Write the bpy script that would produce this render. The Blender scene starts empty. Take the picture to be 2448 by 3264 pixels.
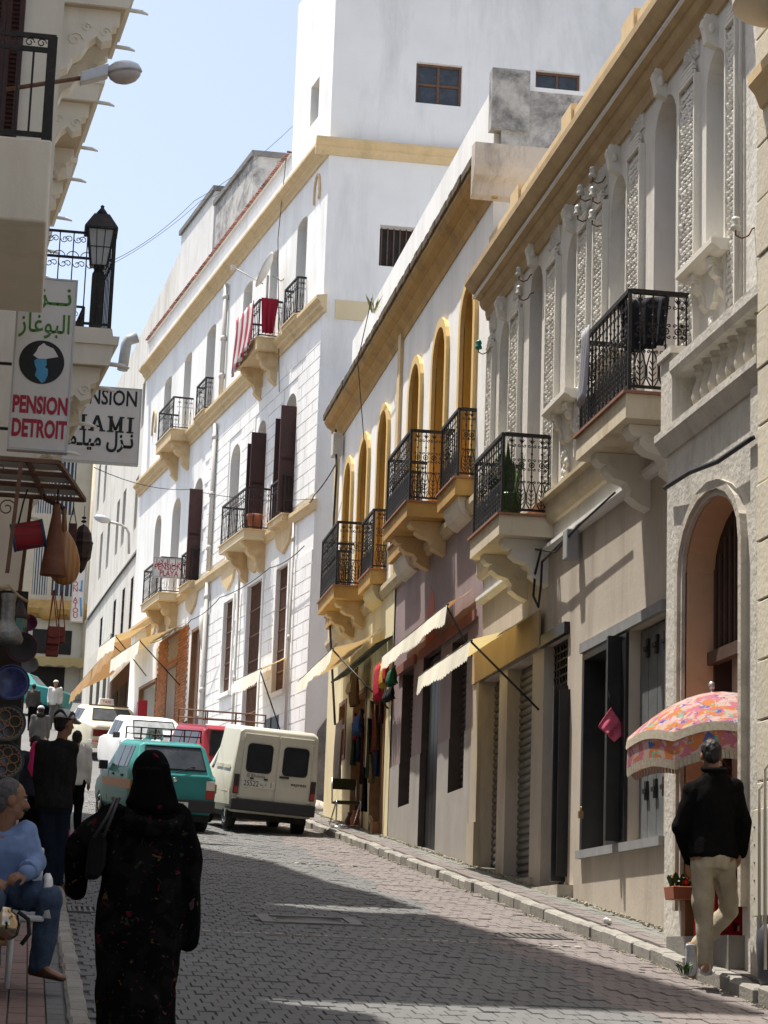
import bpy, bmesh, math, random
from mathutils import Vector, Matrix, noise
R = random.Random(7)
rad = math.radians
S = bpy.context.scene
COL = S.collection

# ------------------------------------------------------------------ camera
W, H, F = 2448.0, 3264.0, 7000.0            # the photograph's size and its focal length in pixels
cam = bpy.data.cameras.new('camera')
cam.sensor_fit = 'HORIZONTAL'; cam.sensor_width = 36.0; cam.lens = 36.0 * F / W
cam.clip_start = 0.5; cam.clip_end = 3000
camo = bpy.data.objects.new('camera', cam); COL.objects.link(camo)
CAMR = Matrix.Rotation(rad(-8.9803), 3, 'Z') @ Matrix.Rotation(rad(90 + 11.6872), 3, 'X') @ Matrix.Rotation(rad(1.98), 3, 'Z')
camo.matrix_world = CAMR.to_4x4()
S.camera = camo

# ------------------------------------------------------------------ sky, sun, exposure
SUN = Vector((-1.0, 0.88, 4.0)).normalized()  # towards the sun
wd = bpy.data.worlds.new('World'); S.world = wd; wd.use_nodes = True
nt = wd.node_tree
sky = nt.nodes.new('ShaderNodeTexSky'); sky.sky_type = 'NISHITA'; sky.sun_disc = False
sky.sun_elevation = math.asin(SUN.z); sky.sun_rotation = math.atan2(SUN.x, SUN.y)
sky.altitude = 0; sky.air_density = 1.0; sky.dust_density = 3.0; sky.ozone_density = 0.6
hs = nt.nodes.new('ShaderNodeHueSaturation'); hs.inputs['Saturation'].default_value = .80; nt.links.new(sky.outputs[0], hs.inputs['Color'])
bg = nt.nodes['Background']; nt.links.new(hs.outputs[0], bg.inputs[0]); bg.inputs[1].default_value = 0.115
sl = bpy.data.lights.new('sun', 'SUN'); sl.energy = 3.9; sl.angle = rad(0.55); sl.color = (1.0, 0.95, 0.87)
so = bpy.data.objects.new('sun', sl); COL.objects.link(so)
so.rotation_euler = SUN.to_track_quat('Z', 'Y').to_euler()
S.view_settings.view_transform = 'Standard'; S.view_settings.look = 'None'
S.view_settings.exposure = 1.0; S.view_settings.gamma = 1.0; S.view_settings.use_curve_mapping = False
S.render.engine = 'CYCLES'
S.cycles.max_bounces = 6; S.cycles.diffuse_bounces = 4

# ------------------------------------------------------------------ helpers
def ray(px, py):
    return CAMR @ Vector(((px - W / 2) / F, -(py - H / 2) / F, -1.0))
def at(px, py, Y):
    "the point at street distance Y seen at photo pixel px,py"
    d = ray(px, py); return d * (Y / d.y)
def atX(px, py, X):
    d = ray(px, py); return d * (X / d.x)
def gz(Y):
    "height of the rising street"
    if Y < 40: return -1.63 + .104 * Y
    if Y < 62: return 2.53 + .135 * (Y - 40)
    return 5.50 + .165 * (Y - 62)

def tag(o, label=None, cat=None, group=None, kind=None):
    if label: o['label'] = label
    if cat: o['category'] = cat
    if group: o['group'] = group
    if kind: o['kind'] = kind
    return o
def thing(name, label, cat, loc=(0, 0, 0), rz=0.0, group=None, kind=None, parent=None):
    o = bpy.data.objects.new(name, None); COL.objects.link(o)
    o.location = loc; o.rotation_euler = (0, 0, rz); o.empty_display_size = .2
    if parent: o.parent = parent
    return tag(o, label, cat, group, kind)
def inst(name, mesh, parent, loc=(0, 0, 0), rot=(0, 0, 0), sc=(1, 1, 1), label=None):
    o = bpy.data.objects.new(name, mesh); COL.objects.link(o); o.parent = parent
    o.location = loc; o.rotation_euler = rot; o.scale = sc
    if label: o['label'] = label
    return o
def copy_tree(o, parent=None):
    c = o.copy(); COL.objects.link(c)
    if parent: c.parent = parent
    for ch in list(o.children): copy_tree(ch, c)
    return c

class MB:
    "collects simple solids and links them as one mesh object"
    def __init__(s): s.v = []; s.f = []; s.m = []; s.sm = []
    def add(s, vs, fs, m=0, smooth=False):
        b = len(s.v); s.v += [tuple(p) for p in vs]
        for f in fs: s.f.append(tuple(b + i for i in f)); s.m.append(m); s.sm.append(smooth)
    def quad(s, a, b, c, d, m=0): s.add((a, b, c, d), ((0, 1, 2, 3),), m)
    def poly(s, pts, m=0): s.add(pts, (tuple(range(len(pts))),), m)
    def box(s, x0, x1, y0, y1, z0, z1, m=0):
        s.add([(x0, y0, z0), (x1, y0, z0), (x1, y1, z0), (x0, y1, z0), (x0, y0, z1), (x1, y0, z1), (x1, y1, z1), (x0, y1, z1)],
              [(3, 2, 1, 0), (4, 5, 6, 7), (0, 1, 5, 4), (1, 2, 6, 5), (2, 3, 7, 6), (3, 0, 4, 7)], m)
    def hexa(s, p, m=0):  # 8 corners, bottom ring then top ring
        s.add(p, [(3, 2, 1, 0), (4, 5, 6, 7), (0, 1, 5, 4), (1, 2, 6, 5), (2, 3, 7, 6), (3, 0, 4, 7)], m)
    def obox(s, c, sx, sy, sz, rot, m=0):
        M = rot; c = Vector(c); P = []
        for dz in (-1, 1):
            for dx, dy in ((-1, -1), (1, -1), (1, 1), (-1, 1)):
                P.append(c + M @ Vector((dx * sx / 2, dy * sy / 2, dz * sz / 2)))
        s.hexa(P, m)
    def prism(s, pts, fn, a, b, m=0):
        "pts: 2d outline; fn(p, t) -> 3d; extruded from t=a to t=b"
        n = len(pts); P = [fn(p, a) for p in pts] + [fn(p, b) for p in pts]
        s.add(P, [tuple(range(n - 1, -1, -1)), tuple(range(n, 2 * n))] + [(i, (i + 1) % n, n + (i + 1) % n, n + i) for i in range(n)], m)
    def tube(s, path, r, n=6, m=0, closed=False, cap=True):
        path = [Vector(p) for p in path]; k = len(path); rs = r if isinstance(r, (list, tuple)) else [r] * k
        rings = []; up = None
        for i, p in enumerate(path):
            if closed: t = path[(i + 1) % k] - path[i - 1]
            else: t = path[min(i + 1, k - 1)] - path[max(i - 1, 0)]
            if t.length < 1e-9: t = Vector((0, 0, 1))
            t.normalize()
            if up is None:
                up = Vector((0, 0, 1)) if abs(t.z) < .9 else Vector((1, 0, 0))
            up = (up - t * up.dot(t))
            if up.length < 1e-6: up = t.orthogonal()
            up.normalize(); w = t.cross(up)
            rings.append([p + (up * math.cos(2 * math.pi * j / n + math.pi / n) + w * math.sin(2 * math.pi * j / n + math.pi / n)) * rs[i] for j in range(n)])
        vs = [q for g in rings for q in g]; fs = []
        for i in range(k if closed else k - 1):
            i2 = (i + 1) % k
            for j in range(n): fs.append((i * n + j, i * n + (j + 1) % n, i2 * n + (j + 1) % n, i2 * n + j))
        if cap and not closed: fs += [tuple(range(n - 1, -1, -1)), tuple((k - 1) * n + j for j in range(n))]
        s.add(vs, fs, m, smooth=(n > 4))
    def lathe(s, prof, n=12, c=(0, 0, 0), m=0, smooth=True, M=None, cap=True):
        c = Vector(c); vs = []
        for r, z in prof:
            for j in range(n):
                a = 2 * math.pi * j / n; p = Vector((r * math.cos(a), r * math.sin(a), z))
                if M: p = M @ p
                vs.append(c + p)
        k = len(prof); fs = []
        for i in range(k - 1):
            for j in range(n): fs.append((i * n + j, i * n + (j + 1) % n, (i + 1) * n + (j + 1) % n, (i + 1) * n + j))
        if cap: fs += [tuple(range(n - 1, -1, -1)), tuple((k - 1) * n + j for j in range(n))]
        s.add(vs, fs, m, smooth)
    def ball(s, c, rx, ry, rz, nu=10, nv=6, m=0):
        prof = [(max(1e-4, math.sin(math.pi * i / nv)), -math.cos(math.pi * i / nv)) for i in range(nv + 1)]
        s.lathe(prof, nu, c, m, True, Matrix.Diagonal((rx, ry, rz)), cap=False)
    def loft(s, rings, m=0, smooth=True, cap=True, closed=True):
        n = len(rings[0]); vs = [p for r in rings for p in r]; fs = []
        for i in range(len(rings) - 1):
            for j in range(n if closed else n - 1):
                fs.append((i * n + j, i * n + (j + 1) % n, (i + 1) * n + (j + 1) % n, (i + 1) * n + j))
        if cap and closed: fs += [tuple(range(n - 1, -1, -1)), tuple((len(rings) - 1) * n + j for j in range(n))]
        s.add(vs, fs, m, smooth)
    def mesh(s, name, mats):
        me = bpy.data.meshes.new(name); me.from_pydata(s.v, [], s.f)
        for m in (mats if isinstance(mats, (list, tuple)) else [mats]): me.materials.append(m)
        me.polygons.foreach_set('material_index', s.m)
        me.polygons.foreach_set('use_smooth', s.sm); me.update(); return me
    def build(s, name, mats, parent=None, label=None, kind=None, loc=(0, 0, 0), bevel=0, fixn=False):
        me = s.mesh(name, mats)
        if fixn:
            bm = bmesh.new(); bm.from_mesh(me); bmesh.ops.recalc_face_normals(bm, faces=bm.faces); bm.to_mesh(me); bm.free()
        o = bpy.data.objects.new(name, me); COL.objects.link(o); o.location = loc
        if parent: o.parent = parent
        if label: o['label'] = label
        if kind: o['kind'] = kind
        if bevel:
            b = o.modifiers.new('bevel', 'BEVEL'); b.width = bevel; b.segments = 2; b.limit_method = 'ANGLE'; b.angle_limit = rad(40)
        return o

# ------------------------------------------------------------------ materials
MATS = {}
def mat(name, col, rough=.75, metal=0.0, var=.12, scale=6.0, bump=0.0, bscale=40.0, stain=None, stain_amt=.0, sscale=1.2, streak=False, spec=.3, rnd=0.0, slo=.52, lucent=0.0):
    "procedural surface: base colour, tonal variation, optional stains, fine relief"
    if name in MATS: return MATS[name]
    m = bpy.data.materials.new(name); m.use_nodes = True; N = m.node_tree.nodes; L = m.node_tree.links
    b = N['Principled BSDF']; b.inputs['Roughness'].default_value = rough; b.inputs['Metallic'].default_value = metal
    b.inputs['Specular IOR Level'].default_value = spec
    tc = N.new('ShaderNodeTexCoord')
    geo = N.new('ShaderNodeNewGeometry')
    src = geo.outputs['Position']
    n1 = N.new('ShaderNodeTexNoise'); n1.inputs['Scale'].default_value = scale; n1.inputs['Detail'].default_value = 6; n1.inputs['Roughness'].default_value = .65
    L.new(src, n1.inputs['Vector'])
    mx = N.new('ShaderNodeMix'); mx.data_type = 'RGBA'; mx.blend_type = 'MULTIPLY'; mx.inputs[0].default_value = 1.0
    mx.inputs[6].default_value = (*col, 1)
    rp = N.new('ShaderNodeMapRange'); rp.inputs[1].default_value = .3; rp.inputs[2].default_value = .7
    rp.inputs[3].default_value = 1 - var; rp.inputs[4].default_value = 1 + var * .6
    L.new(n1.outputs[0], rp.inputs[0]); L.new(rp.outputs[0], mx.inputs[7])
    out = mx.outputs[2]
    if rnd:
        oi = N.new('ShaderNodeObjectInfo'); ad = N.new('ShaderNodeMath'); ad.operation = 'ADD'
        L.new(oi.outputs['Random'], ad.inputs[0]); L.new(geo.outputs['Random Per Island'], ad.inputs[1])
        fr = N.new('ShaderNodeMath'); fr.operation = 'FRACT'; L.new(ad.outputs[0], fr.inputs[0])
        r2 = N.new('ShaderNodeMapRange'); r2.inputs[3].default_value = 1 - rnd; r2.inputs[4].default_value = 1 + rnd * .7; L.new(fr.outputs[0], r2.inputs[0])
        m2 = N.new('ShaderNodeMix'); m2.data_type = 'RGBA'; m2.blend_type = 'MULTIPLY'; m2.inputs[0].default_value = 1
        L.new(out, m2.inputs[6]); L.new(r2.outputs[0], m2.inputs[7]); out = m2.outputs[2]
    if stain:
        mp = N.new('ShaderNodeMapping'); mp.inputs['Scale'].default_value = (1, 1, .22) if streak else (1, 1, 1)
        L.new(src, mp.inputs[0])
        n2 = N.new('ShaderNodeTexNoise'); n2.inputs['Scale'].default_value = sscale; n2.inputs['Detail'].default_value = 9; n2.inputs['Roughness'].default_value = .72
        n2.inputs['Distortion'].default_value = .35
        L.new(mp.outputs[0], n2.inputs['Vector'])
        r3 = N.new('ShaderNodeMapRange'); r3.inputs[1].default_value = slo; r3.inputs[2].default_value = slo + .22; r3.inputs[3].default_value = 0; r3.inputs[4].default_value = stain_amt
        L.new(n2.outputs[0], r3.inputs[0])
        m3 = N.new('ShaderNodeMix'); m3.data_type = 'RGBA'; L.new(r3.outputs[0], m3.inputs[0]); L.new(out, m3.inputs[6]); m3.inputs[7].default_value = (*stain, 1)
        out = m3.outputs[2]
    L.new(out, b.inputs['Base Color'])
    if bump:
        n3 = N.new('ShaderNodeTexNoise'); n3.inputs['Scale'].default_value = bscale; n3.inputs['Detail'].default_value = 5
        L.new(src, n3.inputs['Vector'])
        bp = N.new('ShaderNodeBump'); bp.inputs['Strength'].default_value = bump; bp.inputs['Distance'].default_value = .02
        L.new(n3.outputs[0], bp.inputs['Height']); L.new(bp.outputs[0], b.inputs['Normal'])
    if lucent: add_lucent(m, out, lucent)
    MATS[name] = m; return m
def add_lucent(m, col, f):
    'thin cloth that lets some light through'
    N = m.node_tree.nodes; L = m.node_tree.links; t = N.new('ShaderNodeBsdfTranslucent'); L.new(col, t.inputs['Color']); x = N.new('ShaderNodeMixShader'); x.inputs[0].default_value = f
    L.new(N['Principled BSDF'].outputs[0], x.inputs[1]); L.new(t.outputs[0], x.inputs[2]); L.new(x.outputs[0], N['Material Output'].inputs['Surface'])
def spots(name, base, cols, scale=18, lo=.55, rough=.8, lucent=0.0):
    "cloth printed with irregular coloured blossoms"
    if name in MATS: return MATS[name]
    m = bpy.data.materials.new(name); m.use_nodes = True; N = m.node_tree.nodes; L = m.node_tree.links
    b = N['Principled BSDF']; b.inputs['Roughness'].default_value = .95; b.inputs['Specular IOR Level'].default_value = .04
    tc = N.new('ShaderNodeTexCoord'); cur = None
    for i, (c, sc, th) in enumerate(cols):
        mp = N.new('ShaderNodeMapping'); mp.inputs['Location'].default_value = (i * 3.7, i * 1.9, i * 5.3); L.new(tc.outputs['Object'], mp.inputs[0])
        n = N.new('ShaderNodeTexNoise'); n.inputs['Scale'].default_value = scale * sc; n.inputs['Detail'].default_value = 2.5; n.inputs['Distortion'].default_value = .8
        L.new(mp.outputs[0], n.inputs['Vector'])
        r = N.new('ShaderNodeMapRange'); r.inputs[1].default_value = th; r.inputs[2].default_value = th + .035; L.new(n.outputs[0], r.inputs[0])
        mx = N.new('ShaderNodeMix'); mx.data_type = 'RGBA'; L.new(r.outputs[0], mx.inputs[0])
        if cur is None: mx.inputs[6].default_value = (*base, 1)
        else: L.new(cur, mx.inputs[6])
        mx.inputs[7].default_value = (*c, 1); cur = mx.outputs[2]
    L.new(cur, b.inputs['Base Color']); MATS[name] = m
    if lucent: add_lucent(m, cur, lucent)
    return m
def bands(name, c1, c2, freq, axis='X', rough=.8, duty=.5, wob=.15):
    "woven stripes across the cloth"
    if name in MATS: return MATS[name]
    m = bpy.data.materials.new(name); m.use_nodes = True; N = m.node_tree.nodes; L = m.node_tree.links
    b = N['Principled BSDF']; b.inputs['Roughness'].default_value = rough
    tc = N.new('ShaderNodeTexCoord'); sp = N.new('ShaderNodeSeparateXYZ'); L.new(tc.outputs['Object'], sp.inputs[0])
    mu = N.new('ShaderNodeMath'); mu.operation = 'MULTIPLY'; mu.inputs[1].default_value = freq; L.new(sp.outputs[axis], mu.inputs[0])
    fr = N.new('ShaderNodeMath'); fr.operation = 'FRACT'; L.new(mu.outputs[0], fr.inputs[0])
    gt = N.new('ShaderNodeMath'); gt.operation = 'GREATER_THAN'; gt.inputs[1].default_value = duty; L.new(fr.outputs[0], gt.inputs[0])
    mx = N.new('ShaderNodeMix'); mx.data_type = 'RGBA'; L.new(gt.outputs[0], mx.inputs[0]); mx.inputs[6].default_value = (*c1, 1); mx.inputs[7].default_value = (*c2, 1)
    L.new(mx.outputs[2], b.inputs['Base Color']); MATS[name] = m; return m

white = mat('white plaster', (.86, .855, .835), var=.05, scale=1.1, bump=.12, bscale=14, stain=(.5, .485, .45), stain_amt=.42, sscale=1.1, streak=True, slo=.47)
white2 = mat('old white plaster', (.72, .71, .68), var=.07, scale=1.6, bump=.15, bscale=16, stain=(.35, .34, .31), stain_amt=.5, sscale=1.5, streak=True)
cream = mat('cream stucco', (.68, .655, .60), var=.07, scale=1.7, bump=.15, bscale=18, stain=(.36, .33, .28), stain_amt=.6, sscale=1.6, streak=True, slo=.47)
creamlite = mat('pale stucco relief', (.70, .67, .60), var=.05, scale=3, stain=(.42, .38, .3), stain_amt=.4, sscale=4)
ochre = mat('ochre paint', (.66, .50, .29), var=.12, scale=3, bump=.1, bscale=25, stain=(.30, .2, .1), stain_amt=.55, sscale=2.2, streak=True)
ochre_shade = mat('weathered shade ochre paint', (.47, .285, .09), var=.16, scale=3, bump=.15, bscale=25, stain=(.16, .11, .07), stain_amt=.8, sscale=2.4, streak=True)  # weathered ochre, also darkened in colour for cornices that sit in shade
amber = mat('amber wall paint', (.56, .33, .07), var=.12, scale=2, stain=(.30, .17, .05), stain_amt=.6, sscale=2, streak=True)
amber_lite = mat('light amber trim', (.70, .49, .2), var=.08, scale=3, stain=(.4, .27, .1), stain_amt=.5, sscale=3)
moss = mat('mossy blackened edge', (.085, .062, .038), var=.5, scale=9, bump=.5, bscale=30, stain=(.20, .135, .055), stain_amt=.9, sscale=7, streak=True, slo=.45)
grime = mat('grimy grey render', (.52, .50, .47), var=.2, scale=2.5, bump=.3, bscale=18, stain=(.10, .10, .095), stain_amt=.9, sscale=1.9, slo=.44)
mauve = mat('faded mauve plaster', (.29, .22, .22), var=.16, scale=2, bump=.12, stain=(.20, .14, .14), stain_amt=.6, sscale=1.3, streak=True)
mauvegrey = mat('grey dado plaster', (.34, .315, .29), var=.12, scale=2, bump=.12, stain=(.22, .19, .18), stain_amt=.55, sscale=1.4, streak=True)
redpatch = mat('red painted patch', (.48, .13, .09), var=.15, scale=4, stain=(.3, .16, .14), stain_amt=.6, sscale=3)
beige = mat('beige rendered wall', (.50, .44, .365), var=.12, scale=1.5, bump=.12, bscale=22, stain=(.27, .22, .175), stain_amt=.6, sscale=1.7, streak=True, slo=.47)
yellowpl = mat('pale yellow plaster', (.70, .61, .38), var=.08, scale=1.8, bump=.1, stain=(.4, .34, .2), stain_amt=.45, sscale=1.5, streak=True)
leftpl = mat('warm beige plaster', (.64, .565, .46), var=.07, scale=1.5, bump=.1, stain=(.38, .3, .22), stain_amt=.4, sscale=1.2, streak=True)
leftwh = mat('cream painted plaster', (.70, .66, .57), var=.06, scale=1.8, bump=.1, stain=(.42, .37, .3), stain_amt=.4, sscale=1.6, streak=True)
farpl = mat('ochre far plaster', (.60, .52, .38), var=.12, scale=1.5, stain=(.34, .28, .2), stain_amt=.6, sscale=1.4, streak=True)
stone = mat('worn pale stone', (.47, .43, .36), var=.2, scale=5, bump=.4, bscale=22, stain=(.2, .17, .13), stain_amt=.7, sscale=4)
kerbm = mat('kerb stone', (.27, .255, .225), var=.22, scale=9, bump=.4, bscale=50, stain=(.2, .18, .16), stain_amt=.6, sscale=5, rnd=.18)
pave = mat('grey paver', (.132, .132, .129), var=.12, scale=1.4, bump=.25, bscale=70, stain=(.095, .092, .088), stain_amt=.6, sscale=.7, rnd=.045, slo=.46)
pavepink = mat('pink paver', (.168, .145, .135), var=.12, scale=2.2, bump=.25, bscale=70, stain=(.15, .135, .122), stain_amt=.5, sscale=1.4, rnd=.06)
pavegreen = mat('green grey tile', (.165, .169, .152), var=.12, scale=2.2, bump=.25, bscale=70, stain=(.2, .19, .17), stain_amt=.5, sscale=1.4, rnd=.12)
bedding = mat('dark joint sand', (.085, .083, .079), var=.25, scale=20, bump=.3, bscale=90)
rubble = mat('yellowish rubble', (.34, .30, .22), var=.4, scale=25, bump=.4, bscale=60, rnd=.35)
iron = mat('black wrought iron', (.020, .018, .017), rough=.55, var=.3, scale=14, stain=(.10, .06, .04), stain_amt=.5, sscale=9)
ironrust = mat('rusty iron', (.16, .085, .055), rough=.7, var=.3, scale=18)
steel = mat('galvanised steel', (.50, .50, .49), rough=.45, metal=.6, var=.1, scale=8)
roller = mat('grey roller shutter', (.14, .14, .13), rough=.5, metal=.3, var=.2, scale=4, stain=(.11, .09, .07), stain_amt=.6, sscale=3)
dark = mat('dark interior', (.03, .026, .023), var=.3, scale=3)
darkwood = mat('dark brown shutter paint', (.058, .026, .024), rough=.6, var=.25, scale=6)
wood = mat('brown wood', (.24, .12, .055), rough=.55, var=.25, scale=7)
palewood = mat('weathered timber', (.42, .32, .2), rough=.8, var=.25, scale=9)
blackpaint = mat('black painted wood', (.022, .022, .023), rough=.4, var=.3, scale=6)
greyshut = mat('grey painted planks', (.14, .15, .155), rough=.5, var=.25, scale=5, stain=(.07, .07, .07), stain_amt=.6, sscale=3)
canvas = mat('cream awning canvas', (.70, .56, .27), lucent=.4, rough=.9, var=.08, scale=6, stain=(.45, .36, .22), stain_amt=.4, sscale=3)
canvastan = mat('tan awning canvas', (.52, .37, .17), lucent=.35, rough=.9, var=.1, scale=6, stain=(.32, .2, .09), stain_amt=.5, sscale=3)
canvasbr = mat('brown awning canvas', (.40, .23, .10), lucent=.35, rough=.9, var=.1, scale=6)
glass = mat('dark window glass', (.025, .03, .036), rough=.2, var=.3, scale=3, spec=.18)
greyglass = mat('dusty window glass', (.06, .07, .085), rough=.25, var=.3, scale=4, spec=.25, stain=(.2, .2, .19), stain_amt=.4, sscale=5)
signwhite = mat('white sign face', (.66, .65, .63), rough=.45, var=.05, scale=4, stain=(.48, .44, .4), stain_amt=.3, sscale=3)
signred = mat('dark red lettering', (.36, .025, .05), rough=.5, var=.05)
signblack = mat('black lettering', (.02, .02, .02), rough=.5)
signgreen = mat('green lettering', (.07, .20, .03), rough=.5)
signblue = mat('sky blue print', (.08, .32, .55), rough=.5)
aluminium = mat('aluminium frame', (.45, .44, .42), rough=.4, metal=.5, var=.1)
brick = mat('orange brick', (.50, .21, .09), rough=.8, var=.15, scale=8, rnd=.25)
tilered = mat('red roof tile', (.33, .16, .12), rough=.9, var=.4, scale=12, rnd=.5)
rubber = mat('tyre rubber', (.025, .025, .025), rough=.8, var=.2)
plastic = mat('black bumper plastic', (.04, .04, .042), rough=.55, var=.15)
chrome = mat('bright chrome', (.75, .75, .74), rough=.15, metal=1.0, var=.05)
lampred = mat('red lamp lens', (.42, .02, .02), rough=.2, spec=.6)
lampwhite = mat('clear lamp lens', (.75, .66, .6), rough=.2, spec=.6)
skin = mat('tanned skin', (.27, .135, .08), rough=.55, var=.22, scale=35, bump=.15, bscale=220)
hair = mat('black hair', (.012, .010, .010), rough=.6, var=.3, scale=40)
hairgrey = mat('greying hair', (.10, .09, .085), rough=.7, var=.4, scale=60)
leaf = mat('plant leaf', (.045, .095, .025), rough=.5, var=.35, scale=25, rnd=.4)
cablem = mat('black cable', (.018, .018, .02), rough=.6)
pipem = mat('grey painted pipe', (.55, .53, .49), rough=.6, var=.1, scale=5, stain=(.3, .2, .14), stain_amt=.5, sscale=5)
# ------------------------------------------------------------------ ground
def strip(mb, x0, x1, y0, y1, dz=0.0, step=1.0, m=0, xf=None):
    "a sheet following the slope of the street"
    n = max(1, int((y1 - y0) / step)); prev = None
    for i in range(n + 1):
        y = y0 + (y1 - y0) * i / n; z = gz(y) + dz
        a, b = (x0, x1) if xf is None else xf(y)
        if prev: mb.quad(prev[0], prev[1], (b, y, z), (a, y, z), m)
        prev = ((a, y, z), (b, y, z))
def settled(o): o['kind'] = 'structure'; return o

g = MB()
def gfar(y): return gz(y) if y < 105 else gz(105)
ys = [-60, 0, 20, 40, 62, 80, 105, 200, 900]
for a, b in zip(ys, ys[1:]):
    g.quad((-400, a, gfar(a) - .35), (400, a, gfar(a) - .35), (400, b, gfar(b) - .35), (-400, b, gfar(b) - .35))
g.build('ground', bedding, kind='structure')

road = MB(); strip(road, .41, 4.83, 2, 46, -.012, 2.0, 0)
strip(road, -6, 8, 46, 62, 0, 2.0, 1); strip(road, -9, 8, 62, 104, 0, 2.0, 1)
road = road.build('road', [bedding, pave], kind='structure')

PL, PW, JT = .2, .1, .0038
def paver_mesh(l, w, name, m):
    b = MB(); hl, hw = l / 2 - .0012, w / 2 - .0032; c = .003
    v = [(-hw, -hl, -.03), (hw, -hl, -.03), (hw, hl, -.03), (-hw, hl, -.03), (-hw, -hl, -.004), (hw, -hl, -.004), (hw, hl, -.004), (-hw, hl, -.004),
         (-hw + c, -hl + c, 0), (hw - c, -hl + c, 0), (hw - c, hl - c, 0), (-hw + c, hl - c, 0)]
    b.add(v, [(0, 1, 5, 4), (1, 2, 6, 5), (2, 3, 7, 6), (3, 0, 4, 7), (4, 5, 9, 8), (5, 6, 10, 9), (6, 7, 11, 10), (7, 4, 8, 11), (8, 9, 10, 11)])
    return b, b.mesh(name, m)
pbox, pm_grey = paver_mesh(PL, PW, 'paver', pave); _, pm_pink = paver_mesh(PL, PW, 'paver pink', pavepink)
slope = math.atan(.104)
rest = MB(); near = []
skip = [(2.05, 2.95, 18.85, 19.6), (4.02, 4.62, 18.2, 18.75), (.44, .72, 19.1, 19.75)]
for i in range(183):
    y0_ = 9.4 + PL * i; x = .415 + PW * .5 + (i % 2) * PW / 2 + .008 * math.sin(i * 1.7)
    while x < 4.82:
        y = y0_ + .025 * math.sin(x * .9 + i * .02)
        pink = x > 3.86 + .08 * math.sin(y * 2.1)
        if not any(a < x < b and c < y < d for a, b, c, d in skip):
            dz = R.uniform(-.005, .005)
            if 12.5 < y < 14.1 and x > 1.15 and len(near) < 300:
                near.append((x, y, dz, pink))
            else:
                tx, ty = R.uniform(-.012, .012), R.uniform(-.012, .012)
                rest.add([(x + vx, y + vy, gz(y + vy) + vz + dz + vx * tx + vy * ty) for vx, vy, vz in pbox.v], pbox.f, 1 if pink else 0)
        x += PW
rest.build('paving', [pave, pavepink], road, kind='stuff')
for x, y, dz, pink in near:
    inst('paver', pm_pink if pink else pm_grey, road, (x, y, gz(y) + dz), (slope + R.uniform(-.01, .01), R.uniform(-.012, .012), R.uniform(-.01, .01)))

# rows of small setts laid across the street
for Y0, xa, xb, sk in ((17.75, 1.0, 4.5, -.06), (27.4, 1.6, 4.3, -.1), (42.6, .4, 3.5, 0)):
    b = MB(); x = xa
    while x < xb:
        w = R.uniform(.05, .11); yy = Y0 + sk * (x - xa) + R.uniform(-.02, .02); l = R.uniform(.06, .1)
        b.hexa([(x, yy, gz(yy) - .02), (x + w - .012, yy, gz(yy) - .02), (x + w - .012, yy + l, gz(yy + l) - .02), (x, yy + l, gz(yy + l) - .02),
                (x + .01, yy + .01, gz(yy) + R.uniform(.008, .02)), (x + w - .02, yy + .01, gz(yy) + .014), (x + w - .02, yy + l - .01, gz(yy + l) + .014), (x + .01, yy + l - .01, gz(yy + l) + R.uniform(.006, .02))])
        x += w
    b.build('sett_row', kerbm, road, kind='stuff')

# kerbs: every stone a piece
def kerb(name, x0, x1, y0, y1, ln, top, wob, xf=lambda y: 0):
    k = thing(name, None, None); k['kind'] = 'structure'
    y = y0
    while y < y1:
        l = ln * R.uniform(.8, 1.2); a, b = y + .006, min(y + l, y1) - .006
        o = R.uniform(-wob, wob); t = top + R.uniform(-wob, wob) * .6; c = .018; q = xf(y)
        mb = MB(); X0, X1 = x0 + o + q, x1 + o + q
        P = [(X0, a, gz(a) - .12), (X1, a, gz(a) - .12), (X1, b, gz(b) - .12), (X0, b, gz(b) - .12),
             (X0, a, gz(a) + t - c), (X1, a, gz(a) + t - c), (X1, b, gz(b) + t - c), (X0, b, gz(b) + t - c),
             (X0 + c, a + c, gz(a) + t), (X1 - c, a + c, gz(a) + t), (X1 - c, b - c, gz(b) + t), (X0 + c, b - c, gz(b) + t)]
        mb.add(P, [(0, 1, 5, 4), (1, 2, 6, 5), (2, 3, 7, 6), (3, 0, 4, 7), (4, 5, 9, 8), (5, 6, 10, 9), (6, 7, 11, 10), (7, 4, 8, 11), (8, 9, 10, 11)])
        mb.build('kerb_stone', kerbm, k)
        y += l
    return k
kerb('right_kerb', 4.83, 4.96, 9.0, 43.2, .42, .105, .02)
kerb('left_kerb', .30, .41, 9.5, 45, .32, .085, .008)

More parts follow.
